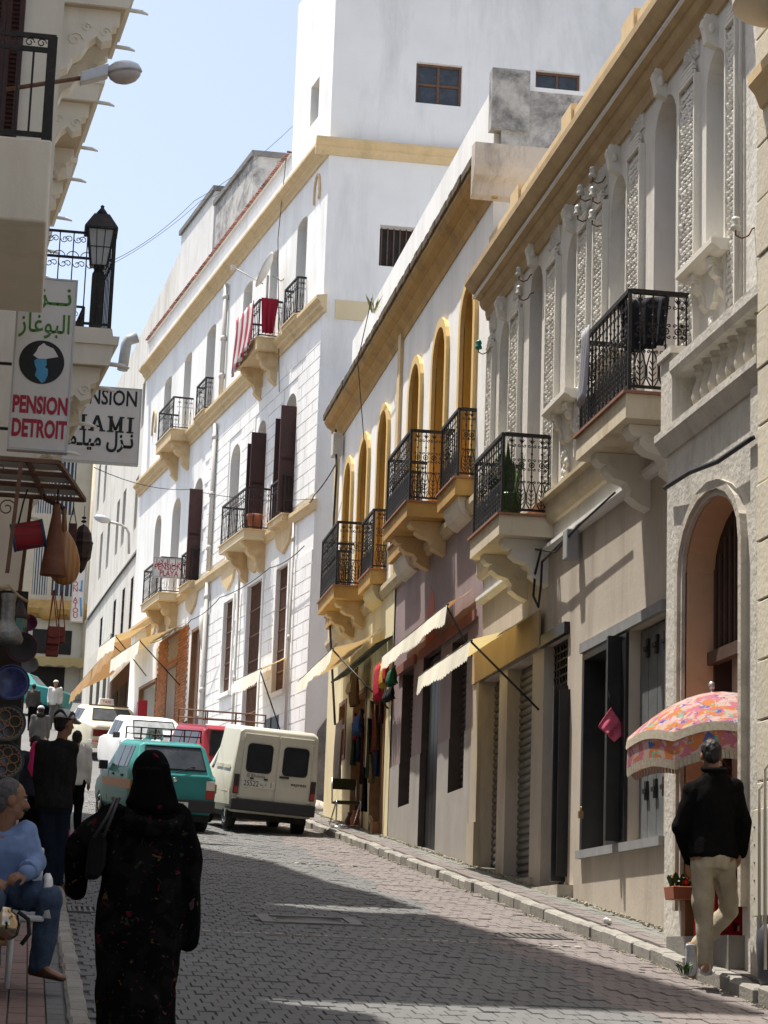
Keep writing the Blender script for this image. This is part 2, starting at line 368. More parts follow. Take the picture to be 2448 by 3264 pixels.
# pavements
pr = MB(); strip(pr, 4.9, 6.2, 6, 43.5, .085, 2.0, 0); pr = pr.build('right_pavement', bedding, kind='structure')
tl = MB(); tlen, tw = .2, .1
for i in range(7):
    x = 4.965 + tw * (i + .5); y = 10 + (i % 2) * .1
    while y < 43:
        z = R.uniform(-.004, .004); hl, hw = tlen / 2 - .003, tw / 2 - .003
        mi = 0 if i < 2 else 1
        if i == 2 and R.random() < .3: mi = 0
        tl.add([(x + vx, y + vy, gz(y + vy) + .115 + vz + z) for vx, vy, vz in pbox.v], pbox.f, mi)
        y += tlen
tl.build('pavement_tiles', [pavepink, pavegreen], pr, kind='stuff')
pl = MB(); strip(pl, -3.0, .32, 3, 60, .055, 2.0, 0); pl = pl.build('left_pavement', bedding, kind='structure')
tl = MB()
for i in range(16):
    x = .285 - tw * (i + .5); y = 9.5 + (i % 2) * .1
    while y < 34:
        z = R.uniform(-.003, .003); mi = 0 if 0 < i < 4 else 1
        tl.add([(x + vx, y + vy, gz(y + vy) + .078 + vz + z) for vx, vy, vz in pbox.v], pbox.f, mi)
        y += tlen
tl.build('pavement_tiles', [mat('dusky red tile', (.20, .135, .115), var=.15, scale=3, bump=.2, rnd=.12), pave], pl, kind='stuff')
# strip of rubble and dust along the foot of the right hand walls
rb = MB()
for k in range(1500):
    y = R.uniform(16.5, 41); x = 5.41 - abs(R.gauss(0, .035)); s = R.uniform(.005, .018)
    rb.obox((x, y, gz(y) + .118 + s * .3), s * 1.5, s * 1.5, s, Matrix.Rotation(R.uniform(0, 3), 3, 'Z') @ Matrix.Rotation(R.uniform(0, 1), 3, 'X'))
rb.build('rubble', rubble, kind='stuff')

rb = MB()
for k in range(1500):
    y = R.uniform(11, 41); x = 4.815 - abs(R.gauss(0, .03)) + .01; s = R.uniform(.003, .010)
    rb.obox((x, y, gz(y) + s * .3), s * 1.6, s * 1.6, s, Matrix.Rotation(R.uniform(0, 3), 3, 'Z') @ Matrix.Rotation(R.uniform(0, 1), 3, 'X'))
rb.build('gutter_grit', rubble, kind='stuff')
# manhole and drains
def grate(name, label, cx, cy, sx, sy, nb, cat='drain'):
    t = thing(name, label, cat, (cx, cy, gz(cy) + .004)); t.rotation_euler = (slope, 0, 0)
    f = MB(); w = .03
    f.box(-sx / 2, sx / 2, -sy / 2, -sy / 2 + w, -.04, .006); f.box(-sx / 2, sx / 2, sy / 2 - w, sy / 2, -.04, .006)
    f.box(-sx / 2, -sx / 2 + w, -sy / 2 + w, sy / 2 - w, -.04, .006); f.box(sx / 2 - w, sx / 2, -sy / 2 + w, sy / 2 - w, -.04, .006)
    f.build('frame', mat('cast iron', (.13, .125, .115), rough=.6, metal=.3, var=.3), t)
    h = MB(); h.box(-sx / 2 + w, sx / 2 - w, -sy / 2 + w, sy / 2 - w, -.06, -.05); h.build('sump', dark, t)
    bm_ = MB(); bw = (sx - 2 * w) / (2 * nb); bm_.box(-bw / 2, bw / 2, -sy / 2 + w, sy / 2 - w, -.03, .003); me = bm_.mesh('bar', MATS['cast iron'])
    for k in range(nb): inst('bar', me, t, (-sx / 2 + w + bw * (2 * k + 1), 0, 0))
    return t
grate('drain_grate', 'slotted iron drain grate in the sunlit gutter by the right kerb', 4.34, 18.47, .56, .42, 8)
grate('drain_grate', 'slotted iron drain grate in shade beside the left kerb', .58, 19.45, .3, .55, 5)
t = thing('manhole_cover', 'square concrete framed manhole cover in the shaded roadway', 'manhole', (2.5, 19.22, gz(19.22))); t.rotation_euler = (slope, 0, 0)
b = MB(); b.box(-.44, .44, -.36, -.27, -.05, .012); b.box(-.44, .44, .27, .36, -.05, .012); b.box(-.44, -.33, -.27, .27, -.05, .012); b.box(.33, .44, -.27, .27, -.05, .012)
b.build('frame', mat('pale concrete', (.20, .198, .19), var=.2, scale=6, bump=.3), t)
b = MB(); b.lathe([(.32, -.03), (.32, .002), (.29, .006), (.29, .0), (.0001, .0)], 28); b.build('lid', mat('cast iron', (.13, .125, .115)), t)
b = MB(); b.box(-.33, .33, -.27, .27, -.05, -.002); b.build('surround', pave, t)
# ------------------------------------------------------------------ facade tools.  Local axes of a building: x along the wall, y out of the wall, z up
def arch_pts(ua, ub, zs, r, n=10):
    c, h = (ua + ub) / 2, (ub - ua) / 2
    return [(c - h * math.cos(math.pi * i / n), zs + r * math.sin(math.pi * i / n)) for i in range(n + 1)]
def wall(mb, u0, u1, z0, z1, ops, d=0.0, m=0, mr=0):
    "plaster wall with real openings: ops = (ua, ub, za, zb, arch rise, reveal depth)"
    us = sorted({u0, u1} | {min(max(v, u0), u1) for o in ops for v in o[:2]}); zs = sorted({z0, z1} | {min(max(v, z0), z1) for o in ops for v in o[2:4]})
    for a, b in zip(us, us[1:]):
        for c, e in zip(zs, zs[1:]):
            mu, mz = (a + b) / 2, (c + e) / 2
            if any(o[0] < mu < o[1] and o[2] < mz < o[3] for o in ops): continue
            mb.quad((b, d, c), (a, d, c), (a, d, e), (b, d, e), m)
    for ua, ub, za, zb, r, rev in ops:
        zt = zb - r; y = d - rev; low, high = za >= z0, zb <= z1; za = max(za, z0)
        if not high: zt = zb = z1; r = 0
        mb.quad((ua, d, za), (ua, y, za), (ua, y, zt), (ua, d, zt), mr); mb.quad((ub, y, za), (ub, d, za), (ub, d, zt), (ub, y, zt), mr)
        if low: mb.quad((ua, d, za), (ub, d, za), (ub, y, za), (ua, y, za), mr)
        if not high: continue
        if r <= 0: mb.quad((ua, y, zb), (ub, y, zb), (ub, d, zb), (ua, d, zb), mr)
        else:
            P = arch_pts(ua, ub, zt, r)
            for (a, za_), (b, zb_) in zip(P, P[1:]):
                mb.quad((a, y, za_), (b, y, zb_), (b, d, zb_), (a, d, za_), mr)
                mb.quad((b, d, zb_), (a, d, za_), (a, d, zb), (b, d, zb), m)
def outline(ua, ub, za, zb, r, e=0, n=10, foot=True):
    zt = zb - r
    top = arch_pts(ua - e, ub + e, zt, r + e, n) if r > 0 else [(ua - e, zb + e), (ub + e, zb + e)]
    return [(ua - e, za)] + top + [(ub + e, za)]
def surround(mb, op, w, p, d=0.0, m=0, lo=None):
    ua, ub, za, zb, r = op[:5]
    if lo is not None: za = lo
    A, B = outline(ua, ub, za, zb, r), outline(ua, ub, za, zb, r, w)
    for i in range(len(A) - 1):
        a, b, c, e = A[i], A[i + 1], B[i + 1], B[i]
        mb.quad((a[0], d + p, a[1]), (b[0], d + p, b[1]), (c[0], d + p, c[1]), (e[0], d + p, e[1]), m)
        mb.quad((e[0], d + p, e[1]), (c[0], d + p, c[1]), (c[0], d - .01, c[1]), (e[0], d - .01, e[1]), m)
        mb.quad((a[0], d - .01, a[1]), (b[0], d - .01, b[1]), (b[0], d + p, b[1]), (a[0], d + p, a[1]), m)
    for P, Q in ((A[0], B[0]), (A[-1], B[-1])):
        mb.quad((P[0], d + p, P[1]), (Q[0], d + p, Q[1]), (Q[0], d - .01, Q[1]), (P[0], d - .01, P[1]), m)
def profile(mb, u0, u1, pts, m=0):
    "moulding: pts = [(out, z)...] closed outline swept along the wall"
    mb.prism(pts, lambda p, t: (t, p[0], p[1]), u0, u1, m)
def pane_arch(mb, op, y, th=.04, m=0, n=10):
    P = outline(op[0], op[1], op[2], op[3], op[4], 0, n); mb.prism(P, lambda p, t: (p[0], t, p[1]), y - th, y, m)

SCROLL = {}
def spiral(cx, cz, r0, turns, start, sgn=1, n=10, shrink=.75):
    out = []
    for i in range(n + 1):
        t = i / n; r = r0 * (1 - shrink * t); a = start + sgn * turns * 2 * math.pi * t
        out.append((cx + r * math.cos(a), 0, cz + r * math.sin(a)))
    return out
def ornate_bar(h, key):
    "one wrought iron baluster with scrolls, a rosette and a palmette"
    if key in SCROLL: return SCROLL[key]
    b = MB(); r = .0075; s = h / .86
    b.tube([(0, 0, 0), (0, 0, h)], .0085, 4)
    for sg in (-1, 1):
        w = .052 * s
        b.tube([(sg * w * .15, 0, .34 * s), (sg * w * .5, 0, .30 * s), (sg * w * 1.0, 0, .20 * s), (sg * w * .95, 0, .08 * s), (sg * w * .2, 0, .01 * s)], r, 4)
        b.tube(spiral(sg * w * .7, .33 * s, w * .32, 1.1, math.pi if sg > 0 else 0, -sg, 7), r * .8, 4)
        b.tube(spiral(sg * w * .6, .48 * s, w * .36, 1.0, math.pi if sg > 0 else 0, sg, 7), r * .8, 4)
        b.tube(spiral(sg * w * .6, .58 * s, w * .36, 1.0, math.pi if sg > 0 else 0, -sg, 7), r * .8, 4)
        b.tube(spiral(sg * w * .6, .75 * s, w * .4, 1.0, math.pi if sg > 0 else 0, sg, 7), r * .8, 4)
        for k in range(4):
            b.tube([(0, 0, (.06 + .05 * k) * s), (sg * w * (.75 - .1 * k), 0, (.10 + .05 * k) * s)], r * .8, 4)
    b.tube([(.03 * s * math.cos(a), 0, .53 * s + .03 * s * math.sin(a)) for a in [i * math.pi / 4 for i in range(8)]], r, 4, closed=True)
    b.ball((0, 0, .53 * s), .016, .012, .016, 6, 4); b.ball((0, 0, .40 * s), .014, .014, .018, 6, 4); b.ball((0, 0, .66 * s), .014, .014, .018, 6, 4)
    for a in (-.8, -.4, 0, .4, .8): b.tube([(0, 0, .78 * s), (.05 * s * math.sin(a), 0, .78 * s + .055 * s * math.cos(a))], [.009, .003], 4)
    SCROLL[key] = b.mesh('baluster', iron); return SCROLL[key]
def plain_bar(h, key):
    if key in SCROLL: return SCROLL[key]
    b = MB(); r = .006; b.box(-r, r, -r, r, 0, h)
    for sg in (-1, 1):
        b.tube(spiral(sg * .032, h * .85, .028, 1.1, math.pi / 2, sg, 7), .0055, 4)
        b.tube(spiral(sg * .032, h * .70, .024, 1.0, -math.pi / 2, sg, 6), .005, 4)
        b.tube([(0, 0, h * .62), (sg * .03, 0, h * .35), (0, 0, h * .08)], .004, 4)
        b.tube(spiral(sg * .03, h * .1, .024, 1.0, math.pi / 2, -sg, 6), .005, 4)
    SCROLL[key] = b.mesh('baluster', iron); return SCROLL[key]
def corbel(mb, u, w, proj, z_top, h, m=0):
    "scrolled bracket under a balcony"
    P = [(0, 0), (proj, 0), (proj, -h * .10), (proj * .93, -h * .2), (proj * .8, -h * .22), (proj * .82, -h * .34), (proj * .68, -h * .46), (proj * .45, -h * .52),
         (proj * .36, -h * .66), (proj * .38, -h * .78), (proj * .22, -h * .90), (0, -h)]
    mb.prism(P, lambda p, t: (t, p[0], z_top + p[1]), u - w / 2, u + w / 2, m)
    for sg in (-1, 1):  # carved volutes on both cheeks
        for cx, cz, rr in ((proj * .66, -h * .22, h * .13), (proj * .26, -h * .5, h * .12)):
            sp = spiral(cx, cz, rr, 1.4, 0, 1, 12, .85)
            mb.tube([(u + sg * (w / 2 + .002), q[0], z_top + q[2]) for q in sp], h * .022, 4, m)
def balcony(parent, u0, u1, zb, zt, proj, rail, kind='ornate', mats=(cream, cream), corbels=(), ch=.35, cw=.16, soffit=None, step=.125, cmat=None, label=None, mould=False):
    "slab with front moulding, railing of individual balusters, corbels"
    mb = MB(); m0, m1 = mats
    if mould:
        pts = [(0, zb), (proj - .12, zb), (proj - .06, zb + (zt - zb) * .35), (proj, zb + (zt - zb) * .5), (proj, zt), (0, zt)]
        profile(mb, u0 + .0, u1, pts)
    else:
        mb.box(u0, u1, -.05, proj, zb, zt - .025); mb.box(u0 - .03, u1 + .03, -.05, proj + .03, zt - .0248, zt, 1)
    s = mb.build('balcony', [m0, m1], parent, label)
    for u in corbels:
        c = MB(); corbel(c, u, cw, proj * .86, zb - .003, ch); c.build('corbel', cmat or m0, s)
    h = rail - zt; r = MB(); f = proj - .035
    for z, t in ((rail - .02, .02), (zt + .05, .012)):
        r.box(u0 + .03, u1 - .03, f - t, f + t, z - t, z + t); r.box(u0 + .03 - t, u0 + .03 + t, .0, f - t, z - t, z + t); r.box(u1 - .03 - t, u1 - .03 + t, .0, f - t, z - t, z + t)
    for u in (u0 + .03, u1 - .03): r.box(u - .014, u + .014, f - .015, f + .015, zt - .03, rail - .04)
    if kind == 'plain':
        r.box(u0 + .05, u1 - .05, f - .008, f + .008, rail - h * .27, rail - h * .27 + .014)
    r.build('railing', iron, s)
    bh = h - .07; me = ornate_bar(bh, 'o%.2f' % bh) if kind == 'ornate' else plain_bar(bh, 'p%.2f' % bh)
    n = max(2, round((u1 - u0 - .06) / step))
    for i in range(1, n): inst('baluster', me, s, (u0 + .03 + (u1 - u0 - .06) * i / n, f, zt + .04))
    n = max(2, round(f / step))
    for u in (u0 + .03, u1 - .03):
        for i in range(n): inst('baluster', me, s, (u, .02 + f * i / n if i else .06, zt + .04), (0, 0, math.pi / 2))
    return s
def louvre(parent, name, u0, u1, y, z0, z1, m=darkwood, th=.04, pitch=.06, axis='u'):
    "shutter leaf: frame with sloping slats; axis 'y' is a leaf standing out from the wall"
    mb = MB(); f = .05
    def bx(a, b, c, d, e=0.0, g=None):
        g = th if g is None else g
        if axis == 'u': mb.box(a, b, y - g + e, y + e, c, d)
        else: mb.box(y - g + e, y + e, a, b, c, d)
    bx(u0, u0 + f, z0, z1); bx(u1 - f, u1, z0, z1); bx(u0 + f, u1 - f, z0, z0 + f * 1.6); bx(u0 + f, u1 - f, z1 - f, z1); zm = (z0 + z1) / 2; bx(u0 + f, u1 - f, zm - .03, zm + .03)
    z = z0 + .1
    while z < z1 - .08:
        if abs(z - zm) > .05: bx(u0 + f, u1 - f, z, z + pitch * .62, -.012, .016)
        z += pitch
    bx(u0 + f, u1 - f, z0 + .05, z1 - .05, -.034, .006)
    return mb.build(name, m, parent)
def rollershut(parent, u0, u1, z0, z1, y, m=roller, pitch=.085, label=None):
    p = MB(); p.box(u0, u1, y - .03, y - .02, z0, z1); p = p.build('roller_shutter', m, parent, label)
    s = MB(); s.prism([(0, 0), (.02, .012), (.024, .035), (.02, .058), (0, pitch - .012)], lambda q, t: (t, q[0], q[1]), 0, u1 - u0); me = s.mesh('slat', m)
    z = z0 + .01
    while z + pitch < z1: inst('slat', me, p, (u0, y - .02, z)); z += pitch
    return p
def grille(parent, u0, u1, z0, z1, y, nx, nz, m=iron, r=.008, name='grille'):
    b = MB()
    for i in range(nx + 1): u = u0 + (u1 - u0) * i / nx; b.box(u - r, u + r, y - r, y + r, z0, z1)
    for i in range(nz + 1): z = z0 + (z1 - z0) * i / nz; b.box(u0, u1, y + r + .001, y + r + .011, z - r * 1.3, z + r * 1.3)
    return b.build(name, m, parent)
# ------------------------------------------------------------------ building C: ornate cream house (near, right)
RZ = math.pi / 2
C = thing('ornate_house', 'cream two storey house with relief pilasters, ochre cornice and two balconies, nearest on the right', 'house', (5.45, 0, 0), RZ)
wins = [(16.78, 17.32), (19.92, 20.49), (21.74, 22.31), (25.18, 25.72)]
doors = [(18.22, 18.92), (23.45, 24.10)]
ops = [(a, b, 5.95, 7.82, .3, .30) for a, b in wins] + [(a, b, 4.9, 8.0, .32, .32) for a, b in doors]
mb = MB(); wall(mb, 16.36, 26.35, 4.47, 8.7, ops); mb.build('upper_wall', cream, C)
gops = [(25.29, 26.25, 1.12, 3.46, 0, .19), (23.57, 24.85, 1.0, 3.44, 0, .19), (21.97, 23.03, .86, 3.46, 0, .22), (20.09, 21.25, 1.18, 3.14, 0, .22), (18.45, 19.6, 1.18, 3.14, 0, .16)]
mb = MB(); wall(mb, 16.36, 26.35, -.3, 4.47, gops); mb.build('ground_floor_wall', beige, C)
mb = MB(); mb.box(16.36, 26.36, -7, -.45, -.3, 9.0); mb.build('core', cream, C)
mb = MB(); profile(mb, 16.3, 26.45, [(-.05, 8.12), (.03, 8.12), (.05, 8.2), (.05, 8.24), (.10, 8.27), (.13, 8.33), (.13, 8.37), (.2, 8.40), (.2, 8.44), (.27, 8.48), (.33, 8.56), (.33, 8.64), (-.05, 8.66)])
mb.build('cornice', mat('shade toned ochre paint', (.46, .335, .185), var=.16, scale=3, bump=.12, bscale=25, stain=(.24, .16, .09), stain_amt=.6, sscale=2.2, streak=True), C)  # ochre browned and dimmed: shade under the overhang put into the colour
mb = MB(); profile(mb, 16.29, 26.46, [(.195, 8.386), (.225, 8.392), (.225, 8.41), (.195, 8.412)]); mb.build('cornice_fillet', white2, C)
mb = MB(); wall(mb, 16.36, 26.4, 8.661, 9.03, [], -.08); mb.box(16.36, 26.4, -.45, -.0801, 8.97, 9.02); mb.build('parapet', white2, C)
mb = MB(); profile(mb, 16.3, 26.42, [(-.5, 9.02), (.0, 9.02), (.03, 9.06), (.03, 9.22), (-.5, 9.24)])
mb.build('parapet_rail', ochre, C)
for u in (19.5, 22.0, 24.6): mb = MB(); mb.box(u, u + .45, -.3, .06, 9.0, 9.30); mb.build('parapet_block', ochre, C)
# relief panels above the openings, window frames, sills, hoods
mb = MB(); pn = MB()
for (a, b) in wins + doors:
    c = (a + b) / 2; dr = (a, b) in doors; w = .62 if dr else .5; zs = 8.02 if dr else 7.88
rs = R.random
for (a, b) in wins:
    mb = MB(); op = (a, b, 5.95, 7.82, .3); surround(mb, op, .05, .075); surround(mb, (a - .05, b + .05, 5.95, 7.87, .3), .09, .045)
    # hood mould over the arch
    P = arch_pts(a - .17, b + .17, 7.56, .40, 10); Q = arch_pts(a - .22, b + .22, 7.56, .47, 10)
    for i in range(10):
        mb.hexa([(P[i][0], 0, P[i][1]), (P[i + 1][0], 0, P[i + 1][1]), (P[i + 1][0], .09, P[i + 1][1]), (P[i][0], .09, P[i][1]),
                 (Q[i][0], 0, Q[i][1]), (Q[i + 1][0], 0, Q[i + 1][1]), (Q[i + 1][0], .09, Q[i + 1][1]), (Q[i][0], .09, Q[i][1])])
for (a, b) in doors:
    mb = MB(); op = (a, b, 4.9, 8.0, .32); surround(mb, op, .055, .085); surround(mb, (a - .055, b + .055, 4.9, 8.055, .32), .10, .05)
    P = arch_pts(a - .18, b + .18, 7.72, .38, 10); Q = arch_pts(a - .24, b + .24, 7.72, .46, 10)
    for i in range(10):
        mb.hexa([(P[i][0], 0, P[i][1]), (P[i + 1][0], 0, P[i + 1][1]), (P[i + 1][0], .10, P[i + 1][1]), (P[i][0], .10, P[i][1]),
                 (Q[i][0], 0, Q[i][1]), (Q[i + 1][0], 0, Q[i + 1][1]), (Q[i + 1][0], .10, Q[i + 1][1]), (Q[i][0], .10, Q[i][1])])
for (a, b) in wins + doors:   # carved keystones
    c = (a + b) / 2; z = 8.03 if (a, b) in wins else 8.17; k = MB()
    k.prism([(0, -.2), (.10, -.16), (.12, -.05), (.14, .02), (.11, .07), (.05, .1), (0, .1)], lambda p, t: (t, p[0], z + p[1]), c - .05, c + .05)
    k.ball((c, .10, z + .01), .06, .045, .06, 8, 5); k.ball((c, .08, z + .08), .04, .035, .035, 8, 5); k.ball((c - .055, .06, z - .04), .03, .035, .05, 6, 4); k.ball((c + .055, .06, z - .04), .03, .035, .05, 6, 4)
    k.build('keystone', creamlite, C)
for (a, b) in wins:
    s = MB(); c = (a + b) / 2
    s.prism([(0, 0), (.12, 0), (.16, .03), (.2, .05), (.2, .1), (0, .1)], lambda p, t: (t, p[0], 5.85 + p[1]), a - .24, b + .24)
    for sg in (-1, 1): corbel(s, c + sg * (b - a) * .45, .1, .15, 5.85, .32)
    s.prism([(-.35, 0), (.35, 0), (.28, -.12), (.15, -.18), (.08, -.32), (0, -.36), (-.08, -.32), (-.15, -.18), (-.28, -.12)], lambda p, t: (c + p[0], t, 5.85 + p[1]), 0, .05)
    for k in range(9): s.ball((c + R.uniform(-.09, .09), .05, 5.38 - .04 * k + R.uniform(-.02, .02)), R.uniform(.025, .05), .035, R.uniform(.03, .06), 6, 4)
    s.build('window_sill', creamlite, C)
    l = MB(); l.box(a, b, -.30, -.27, 5.95, 7.82); l.box(a + .05, (a + b) / 2 - .02, -.27, -.26, 6.05, 7.5); l.box((a + b) / 2 + .02, b - .05, -.27, -.26, 6.05, 7.5)
    l.build('window_shutter', mat('grey white painted boards', (.6, .59, .57), var=.06, scale=3), C)
for (a, b) in doors:
    l = MB(); l.box(a, b, -.32, -.29, 4.9, 8.0); l.box(a + .06, (a + b) / 2 - .02, -.29, -.28, 5.1, 7.6); l.box((a + b) / 2 + .02, b - .06, -.29, -.28, 5.1, 7.6)
    l.build('balcony_door', mat('pale pink grey boards', (.58, .52, .52), var=.06, scale=3), C)
# pilaster strips carved with overlapping leaf scales: each strip a part, its scales real relief
lf = MB(); lf.add([(-.5, 0, .5), (.5, 0, .5), (.55, .15, .0), (0, .55, -.55), (-.55, .15, .0), (0, .75, .1)], [(0, 1, 5), (1, 2, 5), (2, 3, 5), (3, 4, 5), (4, 0, 5)])
for (a, b, z0, z1) in [(17.54, 17.93, 4.95, 7.75), (19.29, 19.66, 4.95, 7.75), (20.63, 20.95, 5.3, 7.65), (21.27, 21.6, 5.3, 7.65), (22.63, 23.04, 4.95, 7.7), (24.47, 24.88, 4.95, 7.65), (25.98, 26.24, 4.95, 7.65), (16.42, 16.6, 4.9, 7.8)]:
    p = MB(); p.box(a - .02, b + .02, -.02, .03, z0, z1); p.box(a - .05, a - .02, -.02, .06, z0 - .05, z1 + .05); p.box(b + .02, b + .05, -.02, .06, z0 - .05, z1 + .05)
    p = p.build('pilaster', creamlite, C); s = MB(); n = max(3, round((b - a) / .075)); w = (b - a) / n; z = z0 + .05; row = 0
    while z < z1 - .04:
        for i in range(n + (row % 2)):
            u = a + w * (i + .5 - .5 * (row % 2)); q = R.uniform(.8, 1.2); tw = R.uniform(-.3, .3)
            s.add([(u + (v[0] + v[2] * tw) * w * .9, .03 + v[1] * .036 * q, z + v[2] * .075 * q) for v in lf.v], lf.f)
        z += .056; row += 1
    z = z1 + .02
    for k in range(4):  # fluted cap
        s.box(a - .02 + .012 * k, b + .02 - .012 * k, .03, .07 - .006 * k, z + .045 * k, z + .045 * k + .028)
    s.build('leaf_scales', creamlite, p, kind='stuff')
    t = MB()   # stippled panel above the strip
    t.box(a - .02, b + .02, 0, .02, z1 + .22, 8.15)
    for k in range(140):
        u, zz = R.uniform(a, b), R.uniform(z1 + .24, 8.13); q = R.uniform(.012, .022); t.add([(u - q, .02, zz - q), (u + q, .02, zz - q), (u + q, .02, zz + q), (u - q, .02, zz + q), (u, .036, zz)], [(0, 1, 4), (1, 2, 4), (2, 3, 4), (3, 0, 4)])
    t.build('stippled_panel', cream, C)
# string courses
mb = MB(); profile(mb, 16.36, 26.4, [(-.02, 4.74), (.05, 4.74), (.09, 4.8), (.09, 4.96), (.14, 5.0), (.14, 5.04), (-.02, 5.06)]); mb.build('string_course', mat('weathered sandy paint', (.55, .46, .31), var=.16, scale=3, bump=.15, stain=(.3, .22, .13), stain_amt=.6, sscale=2.5, streak=True), C)
mb = MB(); profile(mb, 16.36, 26.4, [(-.02, 4.43), (.05, 4.43), (.09, 4.47), (.09, 4.51), (-.02, 4.53)]); mb.build('ledge', white2, C)
bm1 = mat('cream slab with rust streaks', (.64, .56, .42), var=.1, scale=2, stain=(.35, .2, .08), stain_amt=.7, sscale=3, streak=True)
bm2 = mat('terracotta edge', (.30, .15, .1), var=.2, scale=8)
balcony(C, 17.65, 19.37, 4.66, 4.9, .60, 5.82, mats=(bm1, bm2), corbels=(17.95, 19.05), ch=.5, cw=.2, cmat=creamlite)
balcony(C, 22.72, 24.28, 4.60, 4.84, .60, 5.74, mats=(bm1, bm2), corbels=(23.0, 24.0), ch=.5, cw=.2, cmat=creamlite)
# ground floor: roller shutters, gate, shutters
rollershut(C, 25.29, 26.25, 1.12, 3.46, -.15); rollershut(C, 23.57, 24.85, 1.0, 3.44, -.15)
mb = MB()
for a, b, z in ((24.85, 25.29, 3.5), (23.1, 23.57, 3.5), (26.25, 26.66, 3.6)):
    mb = MB(); mb.box(a + .01, b - .01, .001, .05, .7, z); mb.box(a - .01, b + .01, .001, .075, .7, 1.75)
mb.build('door_pilaster', mat('sandy grey plaster', (.40, .34, .26), var=.12, scale=2, stain=(.3, .24, .18), stain_amt=.5, sscale=2, streak=True), C)
mb = MB(); mb.box(23.0, 26.6, .051, .07, 3.46, 3.85); mb.build('shop_fascia', mat('tan fascia board', (.40, .29, .15), var=.12, scale=3, stain=(.25, .18, .1), stain_amt=.5), C)
mb = MB(); mb.box(21.97, 23.03, -.22, -.20, .86, 3.46); gt = mb.build('gate', blackpaint, C)
grille(gt, 22.0, 23.0, 2.92, 3.44, -.12, 8, 6, iron, .008); grille(gt, 22.0, 22.95, .95, 2.9, -.16, 6, 3, iron, .01)
mb = MB(); mb.box(21.9, 23.1, .0, .06, 3.44, 3.56); mb.build('gate_lintel', blackpaint, C)
mb = MB(); mb.box(21.93, 21.97, .0, .15, .9, 2.9); mb.box(21.84, 21.88, .0, .11, .95, 2.85); mb.build('gate_leaf', blackpaint, C, label='black gate leaf folded out from the wall')
mb = MB(); mb.box(21.6, 23.4, -.2, .16, .62, .86); mb.box(22.3, 23.3, .16, .28, .55, .74); mb.build('doorstep', stone, C)
mb = MB(); mb.box(23.4, 26.7, -.3, .02, .7, 1.0); mb.build('shop_sill', stone, C)
# shuttered shop window
sw = MB(); sw.box(20.09, 21.25, -.22, -.19, 1.18, 3.14); sw = sw.build('shop_window', mat('pale board', (.40, .39, .36), var=.08, scale=3), C)
mb = MB(); mb.box(21.17, 21.25, -.19, .03, 1.18, 3.14); mb.box(20.09, 20.3, -.188, .02, 1.18, 3.14); mb.box(20.3, 21.17, -.19, .03, 3.06, 3.14); mb.build('frame', blackpaint, sw)
mb = MB(); mb.box(19.78, 19.83, .031, .16, 1.2, 3.1); mb.box(19.87, 19.92, .031, .13, 1.2, 3.12); mb.box(19.62, 20.05, .001, .03, 1.18, 3.12); mb.build('folded_shutter', blackpaint, C, label='black shutter leaves folded out from the wall')
sp = MB(); sp.box(18.45, 19.6, -.16, -.14, 1.18, 3.14); sp = sp.build('plank_shutter', greyshut, C)
for k in range(4):
    p = MB(); a = 18.46 + .285 * k; p.box(a, a + .27, -.139, -.10, 1.2, 3.12); p.build('plank', greyshut, sp)
for k in range(3):
    for z in (1.55, 2.85):
        h = MB(); a = 18.745 + .285 * k; h.box(a - .05, a + .02, -.1, -.075, z, z + .17); h.box(a - .06, a + .04, -.075, -.06, z + .06, z + .1); h.build('hinge', iron, sp)
mb = MB(); mb.box(18.4, 21.3, .0, .05, 3.14, 3.24); mb.build('window_lintel', mat('grey concrete lintel', (.25, .25, .25), var=.2, scale=5), C); mb = MB(); mb.box(18.4, 21.3, 0, .06, 1.1, 1.18); mb.build('window_ledge', MATS['grey concrete lintel'], C)

# ------------------------------------------------------------------ building B: white house with amber arches
B = thing('arched_house', 'white house with six amber arched balcony doors and a mossy cornice, next up the street', 'house', (5.45, 0, 0), RZ)
arches = [(27.25, 28.1), (29.22, 30.15), (31.25, 32.12), (34.2, 35.1), (36.25, 37.2), (38.16, 39.04)]
bops = [(a, b, 6.2, 8.95, .46, .42) for a, b in arches]
mb = MB(); wall(mb, 26.36, 40.3, 5.78, 9.95, bops, 0, 0, 1); mb.build('upper_wall', [white, amber], B)
mb = MB()
for op in bops: mb = MB(); surround(mb, op, .13, .055); mb.build('arch_trim', amber_lite, B)
for a, b in arches:
    c = (a + b) / 2
    l = MB(); pane_arch(l, (a, b, 6.2, 8.95, .46), -.38, .03); l.box(c - .02, c + .02, -.379, -.35, 6.2, 8.8); l.build('arch_door', amber, B)
mb = MB(); profile(mb, 26.30, 40.45, [(-.05, 9.72), (.02, 9.72), (.04, 9.82), (.10, 9.90), (.13, 9.94), (.13, 9.98), (.22, 10.04), (.27, 10.12), (.27, 10.18), (-.05, 10.18)]); mb.build('cornice', ochre_shade, B)
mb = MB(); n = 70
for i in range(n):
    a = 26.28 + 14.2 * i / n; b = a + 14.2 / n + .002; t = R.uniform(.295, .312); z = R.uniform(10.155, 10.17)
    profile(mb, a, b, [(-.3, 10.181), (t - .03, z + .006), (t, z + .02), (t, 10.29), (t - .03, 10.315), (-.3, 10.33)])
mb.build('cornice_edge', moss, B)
mb = MB(); mb.box(26.37, 40.3, -7, -.55, -.3, 10.4); mb.box(26.37, 40.3, -.55, -.3, 10.1, 10.38); mb.build('core', white, B)
mb = MB(); mb.box(26.36, 26.40, -7, -.001, 8.0, 10.18); mb.build('side_wall', white2, B)
